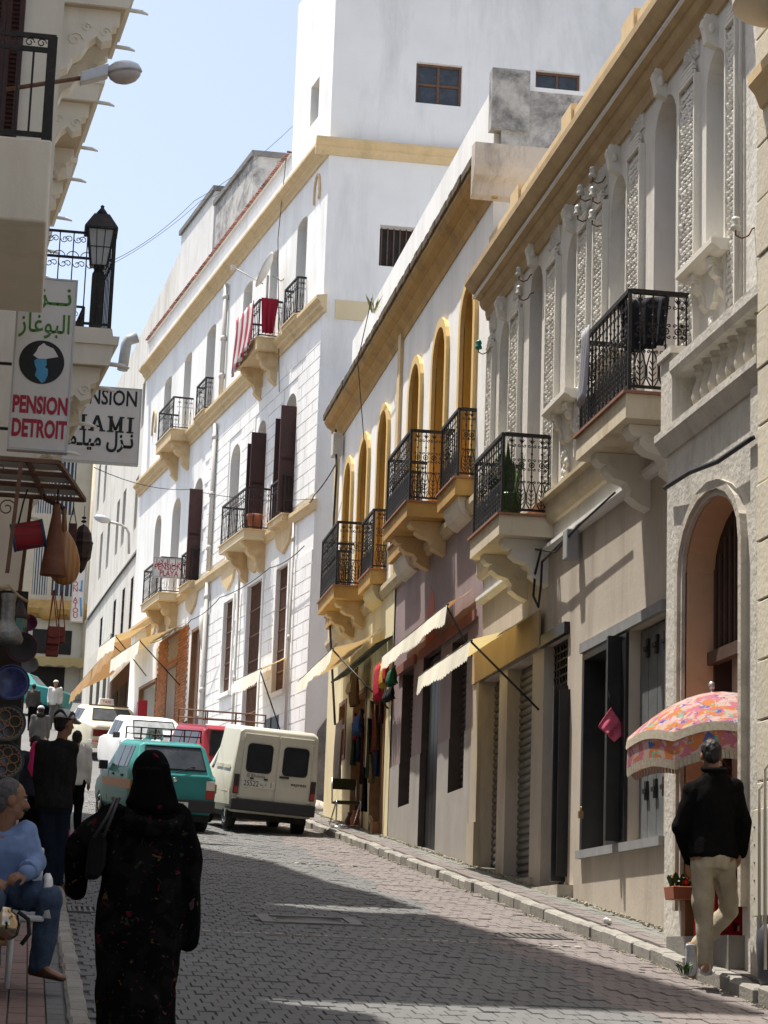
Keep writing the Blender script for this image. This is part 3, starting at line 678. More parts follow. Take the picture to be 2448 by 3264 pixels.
mb = MB(); mb.prism([(0, 9.7), (.06, 9.75), (.1, 9.9), (.18, 9.98), (.22, 10.1), (.22, 10.4), (0, 10.42)], lambda p, t: (26.359 - p[0], t, p[1]), -5, .3); mb.build('cornice_return', mat('stained stucco return', (.56, .50, .44), var=.15, scale=3, stain=(.16, .13, .11), stain_amt=.8, sscale=3.5, streak=True), B)
mb = MB(); mb.box(27.3, 40.2, -5.5, -.18, 10.42, 11.72); mb.build('roof_parapet', white, B)
mb = MB(); mb.box(27.16, 27.3, -5.5, -.25, 10.42, 11.6); mb.box(27.1, 27.3, -.62, -.1, 11.0, 11.86); mb.build('parapet_end', grime, B)
for a, b in ((33.05, 33.3), (40.05, 40.35)): mb = MB(); mb.box(a, b, .0, .055, 5.9, 9.84); mb.build('corner_strip', ochre, B)
mb = MB(); profile(mb, 26.4, 40.4, [(-.02, 5.72), (.05, 5.72), (.07, 5.78), (.1, 5.82), (.1, 5.9), (-.02, 5.93)]); mb.build('string_course', mat('weathered sandy paint', (.55, .46, .31)), B)
for i, (a, b) in enumerate(arches):
    c = (a + b) / 2
    if i in (1, 4): balcony(B, c - .98, c + .98, 5.98, 6.2, .60, 7.17 + .03 * i, mats=(ochre_shade, bm2), corbels=(c - .6, c + .6), ch=.45, cw=.22, cmat=ochre, mould=False)
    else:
        balcony(B, c - .62, c + .62, 5.96, 6.2, .26, 7.12 + .02 * i, mats=(ochre_shade, bm2), step=.14)
        mb = MB(); mb.prism([(0, 0), (.2, 0), (.19, -.08), (.13, -.2), (.05, -.26), (0, -.28)], lambda p, t: (t, p[0], 5.957 + p[1]), c - .5, c + .5); mb.build('balcony_apron', yellowpl if i > 2 else cream, B)
# ground floor of B
mops = [(31.2, 32.15, 2.3, 4.27, 0, .20), (29.1, 30.42, 1.3, 4.3, 0, .09), (27.28, 28.3, 2.24, 4.22, 0, .20)]
jamb = mat('dark brown jamb paint', (.075, .058, .052), var=.25, scale=4)
mb = MB(); wall(mb, 26.36, 33.0, 2.95, 5.78, mops, 0, 0, 1); mb.build('mauve_wall', [mauve, jamb], B)
mops2 = [(a, b, max(za, 0), zb, r, d) for a, b, za, zb, r, d in mops]
mb = MB(); wall(mb, 26.36, 33.0, -.3, 2.95, mops2, .012, 0, 1); mb.build('grey_dado', [mauvegrey, jamb], B)
mb = MB(); mb.prism([(29.6, 4.3), (30.3, 4.3), (30.28, 4.9), (30.0, 5.25), (29.75, 5.1), (29.62, 4.8)], lambda p, t: (p[0], t, p[1]), -.02, .004); mb.build('red_patch', redpatch, B)
for a, b in ((26.65, 30.6), (30.95, 32.5)): mb = MB(); mb.box(a, b, .02, .05, 4.29, 4.42); mb.build('lintel', mat('dark red lintel', (.25, .1, .08), var=.2, scale=4), B)
rollershut(B, 31.2, 32.15, 2.3, 4.27, -.15, mat('dark roller shutter', (.075, .07, .066), rough=.5, var=.2, scale=4)); rollershut(B, 27.28, 28.3, 2.24, 4.22, -.15, MATS['dark roller shutter'])
mb = MB(); mb.box(29.1, 30.42, -.14, -.12, 1.2, 4.3); d = mb.build('street_door', blackpaint, B)
for k in range(5):
    p = MB(); p.box(29.12 + .26 * k, 29.36 + .26 * k, -.119, -.08, 1.5, 4.25); p.build('plank', blackpaint, d)
mb = MB(); mb.box(28.95, 30.5, -.4, .1, 1.25, 1.5); mb.build('doorstep', stone, B)
yops = [(33.5, 34.75, 1.98, 4.35, 0, .9), (35.45, 36.9, 2.15, 4.5, 0, .9), (37.75, 38.6, 3.5, 4.55, 0, .3)]
mb = MB(); wall(mb, 33.0, 40.3, -.3, 5.78, yops, .02); mb.build('yellow_shop_wall', yellowpl, B)
for a, b, z0, z1 in ((33.5, 34.75, 1.98, 4.35), (35.45, 36.9, 2.15, 4.5), (37.75, 38.6, 3.5, 4.55)):
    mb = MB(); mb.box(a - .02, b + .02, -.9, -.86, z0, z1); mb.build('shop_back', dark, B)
    mb = MB()
    for u in (a, b - .07): mb.box(u, u + .07, -.12, .04, z0, z1)
    mb.box(a + .07, b - .07, -.12, .04, z0, z0 + .08); mb.box(a + .07, b - .07, -.12, .03, z1 - .5, z1 - .43); mb.box(a + .07, b - .07, -.12, .04, z1 - .07, z1)
    mb.build('shop_frame', wood, B)
mb = MB()
for k in range(9):
    u = 33.3 + .55 * k; mb.obox((u, .14, 4.92 + .0 * k), .5, .34, .025, Matrix.Rotation(-.5, 3, 'X')); mb.box(u - .25, u - .22, 0, .02, 4.75, 5.05)
mb.build('slatted_canopy', mat('dark green louvres', (.05, .065, .05), var=.3, scale=8), B)
# ------------------------------------------------------------------ building A: tall white house
AA = rad(7.83)
A = thing('pension_building', 'tall white house with ochre bands, dark shutters and a windowed gable, beyond the arched house', 'house', (5.37, 42.9, 0), RZ + AA)
ua = lambda Y: (Y - 42.9) / math.cos(AA)
fl = [(44.45, 45.28), (46.9, 47.62), (49.3, 50.2), (53.1, 54.12), (55.9, 56.8), (58.45, 59.42)]
ff = [(44.72, 45.65), (47.3, 48.16), (49.74, 50.7), (53.7, 54.73), (56.3, 57.37), (58.81, 59.72)]
gf = [(44.67, 45.62, 5.5, 8.15), (46.88, 48.2, 4.75, 8.18), (49.57, 50.48, 6.0, 8.15)]
aops = [(ua(a), ua(b), 13.4, 15.72, .12, .38) for a, b in fl] + [(ua(a), ua(b), 9.15, 11.9, .38, .38) for a, b in ff] + [(ua(a), ua(b), c, d, 0, .34) for a, b, c, d in gf]
shopsA = [(ua(53.05), ua(54.0), 4.3, 8.0, 0, .5), (ua(55.6), ua(56.9), 4.6, 7.4, 0, .5), (ua(58.2), ua(60.6), 4.9, 7.3, 0, .8)]
aops += shopsA
UE = ua(62.3)
mb = MB(); wall(mb, 0, UE, 1.5, 17.6, aops); mb.build('front_wall', white, A)
mb = MB(); mb.box(.7, UE, -9, -.6, 1.5, 17.3); mb.build('core', white, A)
mb = MB(); mb.box(0, ua(46.1), -9, -.001, 17.3, 21.2); tw = mb
tops = [(-5.2, -3.3, 17.72, 19.2)]
twr = MB(); wall(twr, .0, ua(46.1), 17.6, 21.2, [(ua(43.95), ua(44.62), 17.72, 18.64, 0, .2)]); twr.quad((ua(46.1), 0, 17.3), (ua(46.1), -9, 17.3), (ua(46.1), -9, 21.2), (ua(46.1), 0, 21.2)); twr.box(.7, ua(46.08), -9, -.4, 17.3, 21.2); twr.build('tower_wall', white, A)
mb = MB(); mb.box(ua(43.95), ua(44.62), -.2, -.17, 17.72, 18.64); p = mb.build('tower_window', glass, A); mb = MB(); u = ua(44.28); mb.box(u - .025, u + .025, -.169, -.14, 17.72, 18.64); mb.build('frame', pipem, p)
# gable towards the camera (plane world Y = 42.9), its own frame: x runs to the left in the picture
def gu(px, py): p = at(px, py, 42.9); return -(p.x - 5.37), p.z
def gop(x0, y0, x1, y1, rev):
    a, zt = gu(x0, y0); b, zb = gu(x1, y1); return (b, a, zb, zt, 0, rev)
gw = [gop(1328, 196, 1470, 340, .14), gop(1708, 222, 1848, 360, .14), gop(1212, 716, 1345, 858, .25)]
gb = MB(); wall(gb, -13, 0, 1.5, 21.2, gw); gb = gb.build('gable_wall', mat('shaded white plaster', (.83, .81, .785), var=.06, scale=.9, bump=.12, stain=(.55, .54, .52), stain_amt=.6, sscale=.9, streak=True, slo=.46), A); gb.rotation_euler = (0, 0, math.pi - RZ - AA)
for i, o in enumerate(gw):
    mb = MB(); y = -o[5]; mb.box(o[0], o[1], y - .03, y, o[2], o[3]); g = mb.build('gable_window', dark if i == 2 else greyglass, A); g.rotation_euler = gb.rotation_euler
    f = MB(); um = (o[0] + o[1]) / 2; zm = (o[2] + o[3]) / 2; t = .025
    if i < 2:
        f.box(um - t, um + t, y, y + .04, o[2], o[3]); f.box(o[0], o[1], y, y + .035, zm - t, zm + t)
        for q in (o[0], o[1] - 2 * t): f.box(q, q + 2 * t, y, y + .045, o[2], o[3])
        f.box(o[0], o[1], y, y + .042, o[3] - 2 * t, o[3])
    else:
        for k in range(7): q = o[0] + (o[1] - o[0]) * (k + .5) / 7; f.box(q - .012, q + .012, y + .05, y + .075, o[2], o[3])
    f.build('frame', ironrust, g)
mb = MB(); pts = [(-.02, 16.47), (.04, 16.47), (.06, 16.54), (.12, 16.6), (.12, 16.64), (.2, 16.7), (.24, 16.73), (.24, 16.79), (-.02, 16.82)]
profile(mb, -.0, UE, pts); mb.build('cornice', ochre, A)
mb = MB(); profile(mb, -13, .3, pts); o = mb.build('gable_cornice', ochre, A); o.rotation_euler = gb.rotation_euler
mb = MB(); pts = [(-.02, 13.02), (.05, 13.02), (.05, 13.1), (.12, 13.15), (.12, 13.22), (.2, 13.29), (.2, 13.36), (-.02, 13.4)]; profile(mb, -.22, UE + .1, pts); mb.build('upper_string_course', ochre, A)
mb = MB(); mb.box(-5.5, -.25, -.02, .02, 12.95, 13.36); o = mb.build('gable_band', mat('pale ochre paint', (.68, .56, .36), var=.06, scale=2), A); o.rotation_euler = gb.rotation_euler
mb = MB(); pts = [(-.02, 8.92), (.05, 8.92), (.09, 9.0), (.13, 9.04), (.13, 9.12), (-.02, 9.16)]; profile(mb, -.1, UE, pts)
for a, b in ff:
    c = (ua(a) + ua(b)) / 2; mb.prism([(-.7, 8.93), (.7, 8.93), (.5, 8.62), (0, 8.42), (-.5, 8.62)], lambda p, t: (c + p[0], t, p[1]), -.02, .06)
mb.build('lower_string_course', ochre, A)
mb = MB(); profile(mb, ua(46.1), UE, [(-.35, 17.6), (.04, 17.6), (.04, 17.66), (-.35, 17.72)]); mb.build('parapet', white2, A)
k = 0; u = ua(46.15); ti = MB(); ti.prism([(math.cos(a) * .048, math.sin(a) * .03) for a in [i * math.pi / 5 for i in range(6)]], lambda p, t: (p[0], t, p[1]), -.12, .1); tim = ti.mesh('roof_tile', tilered)
while u < UE: inst('roof_tile', tim, A, (u, 0, 17.69), (R.uniform(-.1, .1), R.uniform(-.06, .06), R.uniform(-.1, .1))); u += .13
# rooftop huts and the higher wall behind
for (x0, x1, yt, yb, Y, lab) in ((632, 822, 612, 830, 57, None), (770, 912, 500, 640, 53, None)):
    p0, p1 = at(x0, yt, Y), at(x1, yb, Y); q = at(x1, yt, Y)
    M = (Matrix.Translation((5.37, 42.9, 0)) @ Matrix.Rotation(RZ + AA, 4, 'Z')).inverted()
    mb = MB()
    for dy, zz in ((0, 0),):
        P = []
        xa = p0.x + (q.x - p0.x) * .28
        for z in (16.8, (p0.z + q.z) / 2):
            for (x, y) in ((xa, Y), (q.x + 1.2, Y), (q.x + .6, Y + 4), (xa - .62, Y + 4)): P.append(M @ Vector((x, y, z)))
        mb.hexa(P)
    mb.build('rooftop_hut', grime if x0 > 700 else white2, A)
    mb = MB(); P = []
    zt = (p0.z + q.z) / 2
    for z in (zt + .002, zt + .14):
        for (x, y) in ((xa - .06, Y - .06), (q.x + 1.3, Y - .06), (q.x + .7, Y + 4.06), (xa - .7, Y + 4.06)): P.append(M @ Vector((x, y, z)))
    mb.hexa(P); mb.build('hut_coping', mat('dark weathered coping', (.2, .19, .18), var=.3, scale=5), A)
# windows, shutters, balconies
for i, (a, b) in enumerate(fl):
    a, b = ua(a), ua(b); mb = MB(); mb.box(a, b, -.38, -.35, 13.4, 15.72); w = mb.build('upper_window', glass, A); c = (a + b) / 2
    f = MB(); f.box(a, a + .06, -.35, -.31, 13.4, 15.7); f.box(b - .06, b, -.35, -.31, 13.4, 15.7); f.box(c - .04, c + .04, -.35, -.31, 13.4, 15.7); f.box(a + .06, b - .06, -.349, -.32, 14.9, 14.98); f.build('frame', darkwood, w)
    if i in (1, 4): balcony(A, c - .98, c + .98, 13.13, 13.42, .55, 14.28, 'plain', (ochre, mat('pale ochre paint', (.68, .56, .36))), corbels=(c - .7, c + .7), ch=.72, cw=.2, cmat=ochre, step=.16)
    elif i in (0, 3): balcony(A, c - .56, c + .56, 13.3, 13.42, .22, 14.25, 'plain', (ochre, ochre), step=.16)
for i, (a, b) in enumerate(ff):
    a, b = ua(a), ua(b); c = (a + b) / 2
    mb = MB(); pane_arch(mb, (a, b, 9.15, 11.9, .38), -.35, .03); w = mb.build('first_floor_window', glass, A)
    if i in (0, 1, 3): 
        louvre(w, 'shutter', a + .02, c - .01, -.06 - .24, 9.2, 11.55); louvre(w, 'shutter', c + .01, b - .02, -.30, 9.2, 11.55)
        louvre(w, 'shutter', .0, .33, a - .0, 9.2, 11.5, axis='y'); 
        if i < 2: louvre(w, 'shutter', -.26, .2, b + .04, 9.2, 11.45, axis='y')
    else:
        louvre(w, 'shutter', a + .02, b - .02, -.31, 9.2, 11.6)
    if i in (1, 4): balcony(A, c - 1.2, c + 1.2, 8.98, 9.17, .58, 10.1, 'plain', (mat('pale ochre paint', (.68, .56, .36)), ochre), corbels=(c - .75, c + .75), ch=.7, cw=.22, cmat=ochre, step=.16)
    elif i in (0, 3): balcony(A, c - .62, c + .62, 9.02, 9.17, .24, 10.0, 'plain', (ochre, ochre), step=.16)
for a, b, c, d in gf:
    a, b = ua(a), ua(b); mb = MB(); mb.box(a, b, -.34, -.31, c, d); w = mb.build('barred_window', mat('brown grey window boards', (.10, .085, .075), var=.25, scale=4), A)
    grille(w, a, b, c, d, -.06, 11, 6, ironrust, .012)
    mb = MB(); surround(mb, (a, b, c, d, 0), .1, .05); 
    if c > 5: mb.box(a - .14, b + .14, 0, .1, c - .1, c)
    mb.build('window_surround', white, A)
# rendered ashlar: every block a piece
blk = []; rh, ln = .285, .93
z = 3.3; row = 0
avoid = [(o[0] - .12, o[1] + .12, o[2] - .1, o[3] + .1) for o in aops]
while z + rh < 12.8:
    if not (8.3 < z + rh and z < 9.2):
        u = -(row % 2) * ln / 2
        while u < ua(53.0):
            segs = [(max(u, .0), u + ln)]
            for a, b, c, d in avoid:
                if c < z + rh - .01 and d > z + .01:
                    ns = []
                    for s0, s1 in segs:
                        if b <= s0 or a >= s1: ns.append((s0, s1))
                        else:
                            if a > s0: ns.append((s0, a))
                            if b < s1: ns.append((b, s1))
                    segs = ns
            for s0, s1 in segs:
                if s1 - s0 > .12: blk.append((s0, s1, z))
            u += ln
    z += rh; row += 1
blk.sort(key=lambda t: t[0] + abs(t[2] - 8) * .4)
me_full = None; rest = MB()
for i, (s0, s1, z) in enumerate(blk):
    t = MB() if i < 300 else rest
    j = .010; d = .02
    pr_ = [(s0 + j, -.01, z + j), (s1 - j, -.01, z + j), (s1 - j, -.01, z + rh - j), (s0 + j, -.01, z + rh - j), (s0 + j + .004, d, z + j + .004), (s1 - j - .004, d, z + j + .004), (s1 - j - .004, d, z + rh - j - .004), (s0 + j + .004, d, z + rh - j - .004)]
    t.add(pr_, [(0, 1, 5, 4), (1, 2, 6, 5), (2, 3, 7, 6), (3, 0, 4, 7), (4, 5, 6, 7)])
    if i < 300: t.build('stone_block', white, A)
rest.build('stone_blocks', white, A, kind='stuff')
# drain pipes
mb = MB()
for u, z0, z1 in ((ua(52.2), 3.6, 8.9), (ua(52.2), 9.2, 12.85), (ua(51.8), 13.4, 16.3), (ua(48.9), 3.4, 8.9), (ua(44.2), 4.0, 8.9)):
    mb = MB(); r = .06 if u > ua(51) else .03; mb.tube([(u, .08, z0), (u, .08, z1)], r, 8)
    for z in (z0 + .5, (z0 + z1) / 2, z1 - .4): mb.tube([(u, .08, z), (u, .08, z + .12)], r * 1.3, 8)
    if z1 == 8.9 and u > ua(51): mb.tube([(ua(52.6), .1, 8.2), (ua(52.55), .12, 7.9), (ua(52.25), .1, 7.3)], .05, 8)
    mb.build('drain_pipe', pipem, A)
mb = MB()
for (c, zc, rr) in ((ua(43.7), 15.9, .22), (ua(60.6), 14.7, .25)):
    mb = MB(); pts = [(c + rr * math.cos(a), .02, zc + rr * 1.9 * math.sin(a)) for a in [math.pi * (i / 10 * 1.3 - .15) for i in range(11)]]; mb.tube(pts, .035, 5); mb.build('plaster_horseshoe', ochre, A)
# ground floor shops at the far end: orange brick front
mb = MB(); z = 4.4; row = 0; bl = .24; bh = .075
while z < 8.2:
    u = ua(54.5) - (row % 2) * bl / 2
    while u < ua(58.05):
        if not any(o[0] - .02 < u + bl / 2 < o[1] + .02 and o[2] < z + bh / 2 < o[3] for o in shopsA) and not (ua(55.6) < u + .1 < ua(56.9) and 7.5 < z < 8.1):
            mb.box(u, u + bl - .012, .0, .025, z, z + bh - .012)
        u += bl
    z += bh; row += 1
mb.build('brick_front', brick, A, kind='stuff')
mb = MB(); mb.box(ua(54.5), ua(58.05), -.01, .008, 4.4, 8.2); mb.build('mortar_bed', mat('mortar', (.4, .33, .27), var=.15), A)
for o in shopsA:
    mb = MB(); mb.box(o[0], o[1], -o[5] - .02, -o[5], o[2], o[3]); d = mb.build('shop_door', dark if o[5] > .6 else wood, A)
    mb = MB(); mb.box(o[0], o[0] + .08, -.1, .03, o[2], o[3]); mb.box(o[1] - .08, o[1], -.1, .03, o[2], o[3]); mb.box(o[0], o[1], -.1, .03, o[3] - .08, o[3]); mb.build('frame', wood, d)
for a, b in ((52.6, 53.05), (54.0, 54.4)): mb = MB(); mb.box(ua(a), ua(b), 0, .04, 3.9, 5.75); mb.build('painted_dado', mat('dark maroon paint', (.075, .03, .035), var=.2), A)
mb = MB(); a, b = ua(45.0), ua(46.0); mb.box(a, b, .02, .05, 3.0, 5.0); k = mb.build('kiosk_door', mat('grey blue door', (.13, .15, .17), var=.2, scale=5), A)
mb = MB(); mb.box((a + b) / 2 - .015, (a + b) / 2 + .015, .05, .07, 3.0, 5.0); mb.box(a + .1, b - .1, .05, .08, 4.2, 4.24); mb.build('frame', iron, k)

# ------------------------------------------------------------------ building A2: plain white block farther up, and the cross-street end
A2A = math.atan(.071)
K = thing('plain_block', 'plain white block with narrow slit windows rising beyond the tall pension house', 'building', (3.75, 62.35, 0), RZ + A2A)
uk = lambda Y: (Y - 62.35) / math.cos(A2A)
kops = [(uk(a), uk(a) + w, z0, z1, 0, .2) for a, w, z0, z1 in ((66.5, .9, 17.2, 18.9), (71.6, .75, 17.4, 19.0), (72.0, .8, 14.0, 15.8), (75.6, .9, 14.1, 16.1), (77.5, .85, 14.1, 16.1), (80.4, .85, 14.1, 15.9), (82.9, .85, 14.1, 15.9), (82.9, .8, 17.1, 18.6), (85.3, .8, 17.2, 19.1), (67, .8, 14, 15.8))]
kops += [(uk(a), uk(b), 10.0, 12.35, 0, .2) for a, b in ((70.0, 71.0), (71.85, 72.6), (74.2, 75.0), (76.8, 77.6), (81.1, 81.9), (66, 66.9))]
mb = MB(); wall(mb, 0, uk(87.4), 4, 21.2, kops); mb.build('front_wall', cream, K)
mb = MB(); mb.box(.02, uk(87.4), -9, -.25, 4, 21.15); mb.quad((0, 0, 14), (0, -9, 14), (0, -9, 21.2), (0, 0, 21.2)); mb.build('core', grime, K)
for o in kops:
    mb = MB(); mb.box(o[0], o[1], -.2, -.17, o[2], o[3]); w = mb.build('window', mat('dark green window', (.045, .055, .05), var=.2), K)
    if o[2] < 12: grille(w, o[0], o[1], o[2], o[3], -.03, 4, 6, iron, .012)
mb = MB(); profile(mb, uk(70.5), uk(87.4), [(-.02, 12.96), (.05, 12.96), (.08, 13.05), (-.02, 13.1)]); mb.build('ledge', pipem, K)
mb = MB(); mb.box(uk(77.5), uk(85), 0, .06, 6.5, 11.2); kb = mb.build('tiled_shopfront', mat('pale shopfront tile', (.62, .58, .5), var=.1, scale=6), K)
mb = MB()
for a in (78, 80.2, 82.6): mb.box(uk(a), uk(a) + .9, .06, .08, 7.0 + (a - 78) * .1, 10.2)
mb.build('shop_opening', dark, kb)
mb = MB(); mb.box(uk(64), uk(77), .0, .04, 5.5, 9.4); kb = mb.build('cafe_front', mat('dark brown cafe front', (.10, .055, .035), var=.3, scale=3), K)
mb = MB()
for k in range(5): mb.box(uk(64.6 + 2.4 * k), uk(66.2 + 2.4 * k), .04, .06, 5.8, 8.8)
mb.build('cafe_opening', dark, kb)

Eb = thing('corner_building', 'ochre building with barred windows closing the end of the street', 'building', (0, 92, 0))
p0, p1 = at(90, 2600, 92), at(330, 1470, 92)
zf = lambda y: at(200, y, 92).z; xf = lambda x: at(x, 1900, 92).x
eops = [(-xf(218), -xf(140), zf(1640), zf(1470), 0, .15), (-xf(142), -xf(95), zf(1640), zf(1480), 0, .15), (-xf(148), -xf(100), zf(1900), zf(1720), 0, .15), (-xf(262), -xf(162), zf(1900), zf(1720), 0, .15),
        (-xf(237), -xf(112), zf(2087), zf(2010), 0, .15), (-xf(222), -xf(112), zf(2300), zf(2128), 0, .6)]
mb = MB(); wall(mb, -5, 6, 9, zf(1300), eops); f = mb.build('front_wall', farpl, Eb); f.rotation_euler = (0, 0, math.pi)
mb = MB(); mb.box(-6, 5, .7, 8, 9, zf(1300)); mb.build('core', farpl, Eb)
mb = MB(); mb.box(-6, 5, -.05, -.02, 9, zf(1975)); mb.build('painted_ground_floor', mat('cream far paint', (.62, .58, .48), var=.06), Eb)
for i, o in enumerate(eops):
    mb = MB(); y = .02 if i > 3 else .12; mb.box(-o[1], -o[0], y - .09 if i > 3 else y, y - .07 if i > 3 else y + .02, o[2], o[3]); w = mb.build('window', greyglass if i < 4 else dark, Eb)
    if i < 5:
        g_ = MB()
        for k in range(6): u = -o[1] + (o[1] - o[0]) * (k + .5) / 6; g_.box(u - .03, u + .03, y - .12, y - .1, o[2], o[3])
        g_.build('grille', pipem if i < 4 else iron, w)
mb = MB(); zc = zf(1975); mb.prism([(0, 0), (-.5, .15), (-.6, .35), (-.3, .7), (0, .8)], lambda p, t: (t, p[0], zc + p[1]), -6, 5)
for k in range(8): mb.ball((-5.5 + 1.2 * k, -.4, zc + .2), .5, .3, .35, 8, 5)
mb.build('scalloped_balcony', ochre_shade, Eb)
mb = MB(); z1 = zf(2110); mb.box(-6, 5, -.9, -.05, z1, z1 + .08); mb.prism([(-6, 0)] + [(-6 + .25 * k + .125, -.35 if k % 2 else -.25) for k in range(44)] + [(5, 0)], lambda p, t: (p[0], t, z1 + p[1]), -.92, -.9); mb.build('shop_awning', canvas, Eb)
mb = MB(); x = xf(284); mb.tube([(x, -.15, 9), (x, -.15, zf(1400))], .22, 8); mb.build('corner_pipe', farpl, Eb)
# ------------------------------------------------------------------ building D: stone porch with arched doorway and balustrade (nearest, right)
DX = 5.08; q = DX / 5.0
D = thing('porch_house', 'weathered stone porch with an arched doorway and balustrade on top, near the right edge', 'house', (DX, 0, 0), RZ)
dop = [(14.98 * q, 16.38 * q, .18, 3.62, .46, .55)]
d0, d1 = 14.63, 16.9 * q
stucco = mat('flaking grey stucco', (.56, .53, .47), var=.16, scale=3.5, bump=.45, bscale=20, stain=(.26, .24, .2), stain_amt=.8, sscale=3.2, streak=True)
peach = mat('peach painted reveal', (.52, .34, .2), var=.1, scale=2, bump=.1, stain=(.34, .2, .12), stain_amt=.4, sscale=3)
mb = MB(); wall(mb, d0, d1, -.4, 4.22, dop, 0, 0, 1); mb.quad((d1, 0, -.4), (d1, -.6, -.4), (d1, -.6, 4.22), (d1, 0, 4.22)); mb.build('porch_wall', [stucco, peach], D)
mb = MB(); o = dop[0]
surround(mb, (o[0], o[1], .5, o[3], o[4]), .05, .03); surround(mb, (o[0] - .05, o[1] + .05, .5, o[3] + .05, o[4] + .05), .07, .055)
mb.build('door_moulding', stone, D)
mb = MB(); pane_arch(mb, (o[0], o[1], 2.5, o[3], o[4]), -.24, .03); dd = mb.build('fanlight', mat('dark door wood', (.035, .02, .014), rough=.6, var=.3), D); a, b = o[0], o[1]
mb = MB(); mb.box(o[1] - .05, o[1] - .008, -.54, -.23, .3, 2.5); mb.box(o[0], o[1] - .05, -.55, -.53, .3, 2.5); mb.build('street_door', MATS['dark door wood'], D, label='dark wooden door leaf standing open against the jamb')
f = MB(); c = (a + b) / 2
f.box(a, b, -.25, -.18, 2.42, 2.52)
for k in range(11): u = a + (b - a) * (k + .5) / 11; f.box(u - .01, u + .01, -.235, -.215, 2.52, 3.12 + .42 * math.sin(math.pi * (k + .5) / 11))
for sg in (-1, 1):
    zc_ = 1.75 + .4 * (sg - 1) / 2; f.tube([(b - .055, -.39 + .11 * math.cos(t), zc_ + .15 * math.sin(t)) for t in [i * math.pi / 7 for i in range(14)]], .012, 4, closed=True)
    f.box(b - .062, b - .05, -.52, -.26, zc_ + .18, zc_ + .21)
f.build('door_ironwork', mat('dark brown ironwork', (.085, .055, .04), rough=.6, var=.2), dd)
mb = MB(); mb.box(o[0] - .05, o[1] + .05, -.6, .12, -.1, .3); mb.build('doorstep', mat('dark worn step', (.2, .19, .17), var=.2, scale=5, bump=.3), D)
mb = MB(); profile(mb, d0, d1 + .06, [(-.3, 4.22), (.02, 4.22), (.06, 4.28), (.1, 4.34), (.1, 4.4), (-.3, 4.42)]); mb.build('porch_cornice', stucco, D)
bz, rz_ = 4.42, 4.82
mb = MB(); profile(mb, d0, d1 - .3, [(-.22, rz_), (.05, rz_), (.08, rz_ + .05), (.08, rz_ + .13), (.02, rz_ + .17), (-.22, rz_ + .17)]); mb.build('balustrade_rail', stucco, D)
mb = MB(); mb.box(d1 - .32, d1, -.3, .06, 4.42, 5.02); mb.box(d1 - .36, d1 + .03, -.34, .09, 5.02, 5.08); mb.build('newel_pier', stucco, D)
bl_ = MB(); bl_.lathe([(.05, 0), (.062, .02), (.062, .04), (.045, .055), (.06, .09), (.072, .14), (.06, .2), (.038, .27), (.034, .31), (.05, .335), (.05, .35), (.036, .37), (.055, .39), (.055, .405)], 12); blm = bl_.mesh('baluster', stone)
for k in range(9): inst('baluster', blm, D, (d0 + .12 + .215 * k, -.06, 4.42), (0, 0, R.uniform(0, 3)))
# upper wall of the porch house, set back with C's front
mb = MB(); mb.box(14.3, 16.357, -1.2, -.37, 4.3, 12); mb.build('upper_wall', mat('peeling white wall', (.66, .64, .59), var=.12, scale=4, bump=.5, bscale=16, stain=(.32, .29, .25), stain_amt=.8, sscale=3.4, streak=True), D)
for u in (16.3, 15.75): mb = MB(); mb.tube([(u, -.34, 4.9), (u, -.34, 10.5)], .018, 6); mb.build('drain_pipe', pipem if u > 16 else ochre_shade, D)
mb = MB(); mb.box(d0, d1, -3, -.6, -.4, 4.4); mb.build('core', dark, D)
mb = MB(); mb.box(14.66, 14.9, .001, .05, -.2, 4.21); mb.build('corner_pilaster', stucco, D)

# ------------------------------------------------------------------ building E: sliver of a block built house at the picture's right edge
E_ = thing('block_house', 'cream house of large smooth blocks, only a sliver at the right edge', 'house', (4.98, 0, 0), RZ)
mb = MB(); mb.box(8, 14.6, -5, -.03, -1.5, 15); mb.build('wall', mat('joint mortar grey', (.4, .37, .31), var=.1), E_)
blm_ = mat('smooth cream block', (.63, .575, .46), var=.1, scale=4, bump=.25, bscale=25, stain=(.4, .34, .25), stain_amt=.5, sscale=4, rnd=.1)
z = -.35; row = 0
while z < 7.9:
    u = 14.6; h = .42; k = 0
    while u > 13.0:
        l = .7 if (row + k) % 2 else .48
        if not (z < 1.5 and u < 14.6 and u > 13.9 and False):
            s = MB(); s.box(u - l + .006, u - .006, -.04, R.uniform(.0, .012), z + .006, z + h - .006); s.build('stone_block', blm_, E_, bevel=.008)
        u -= l; k += 1
    z += h; row += 1
zc = at(2410, 260, 14.3).z
mb = MB(); profile(mb, 10, 14.45, [(-.02, zc - .16), (.03, zc - .14), (.07, zc - .04), (.12, zc + .02), (.12, zc + .1), (-.02, zc + .12)]); mb.build('cornice', ochre, E_)
zc2 = at(2380, 25, 14.0).z; ob = 4.98 - at(2300, 5, 14.2).x
mb = MB(); mb.prism([(8, -.02), (14.3, -.02)] + [(14.3 - ob + ob * math.cos(t), ob * math.sin(t)) for t in [i * math.pi / 16 for i in range(1, 9)]] + [(8, ob)], lambda p, t: (p[0], p[1], t), zc2, zc2 + .35); mb.build('rounded_balcony', leftpl, E_)
mc = thing('meter_cabinet', 'cream metal meter cabinet with thin pipes beside it on the block house wall', 'cabinet', (4.95, 14.2, 0), RZ)
zt_, zb_ = at(2425, 2575, 14.3).z, at(2425, 2920, 14.3).z
mb = MB(); mb.box(-.35, .30, .0, .035, zb_, zt_); o = mb.build('door', mat('cream cabinet paint', (.58, .54, .44), rough=.6, var=.1), mc, bevel=.006)
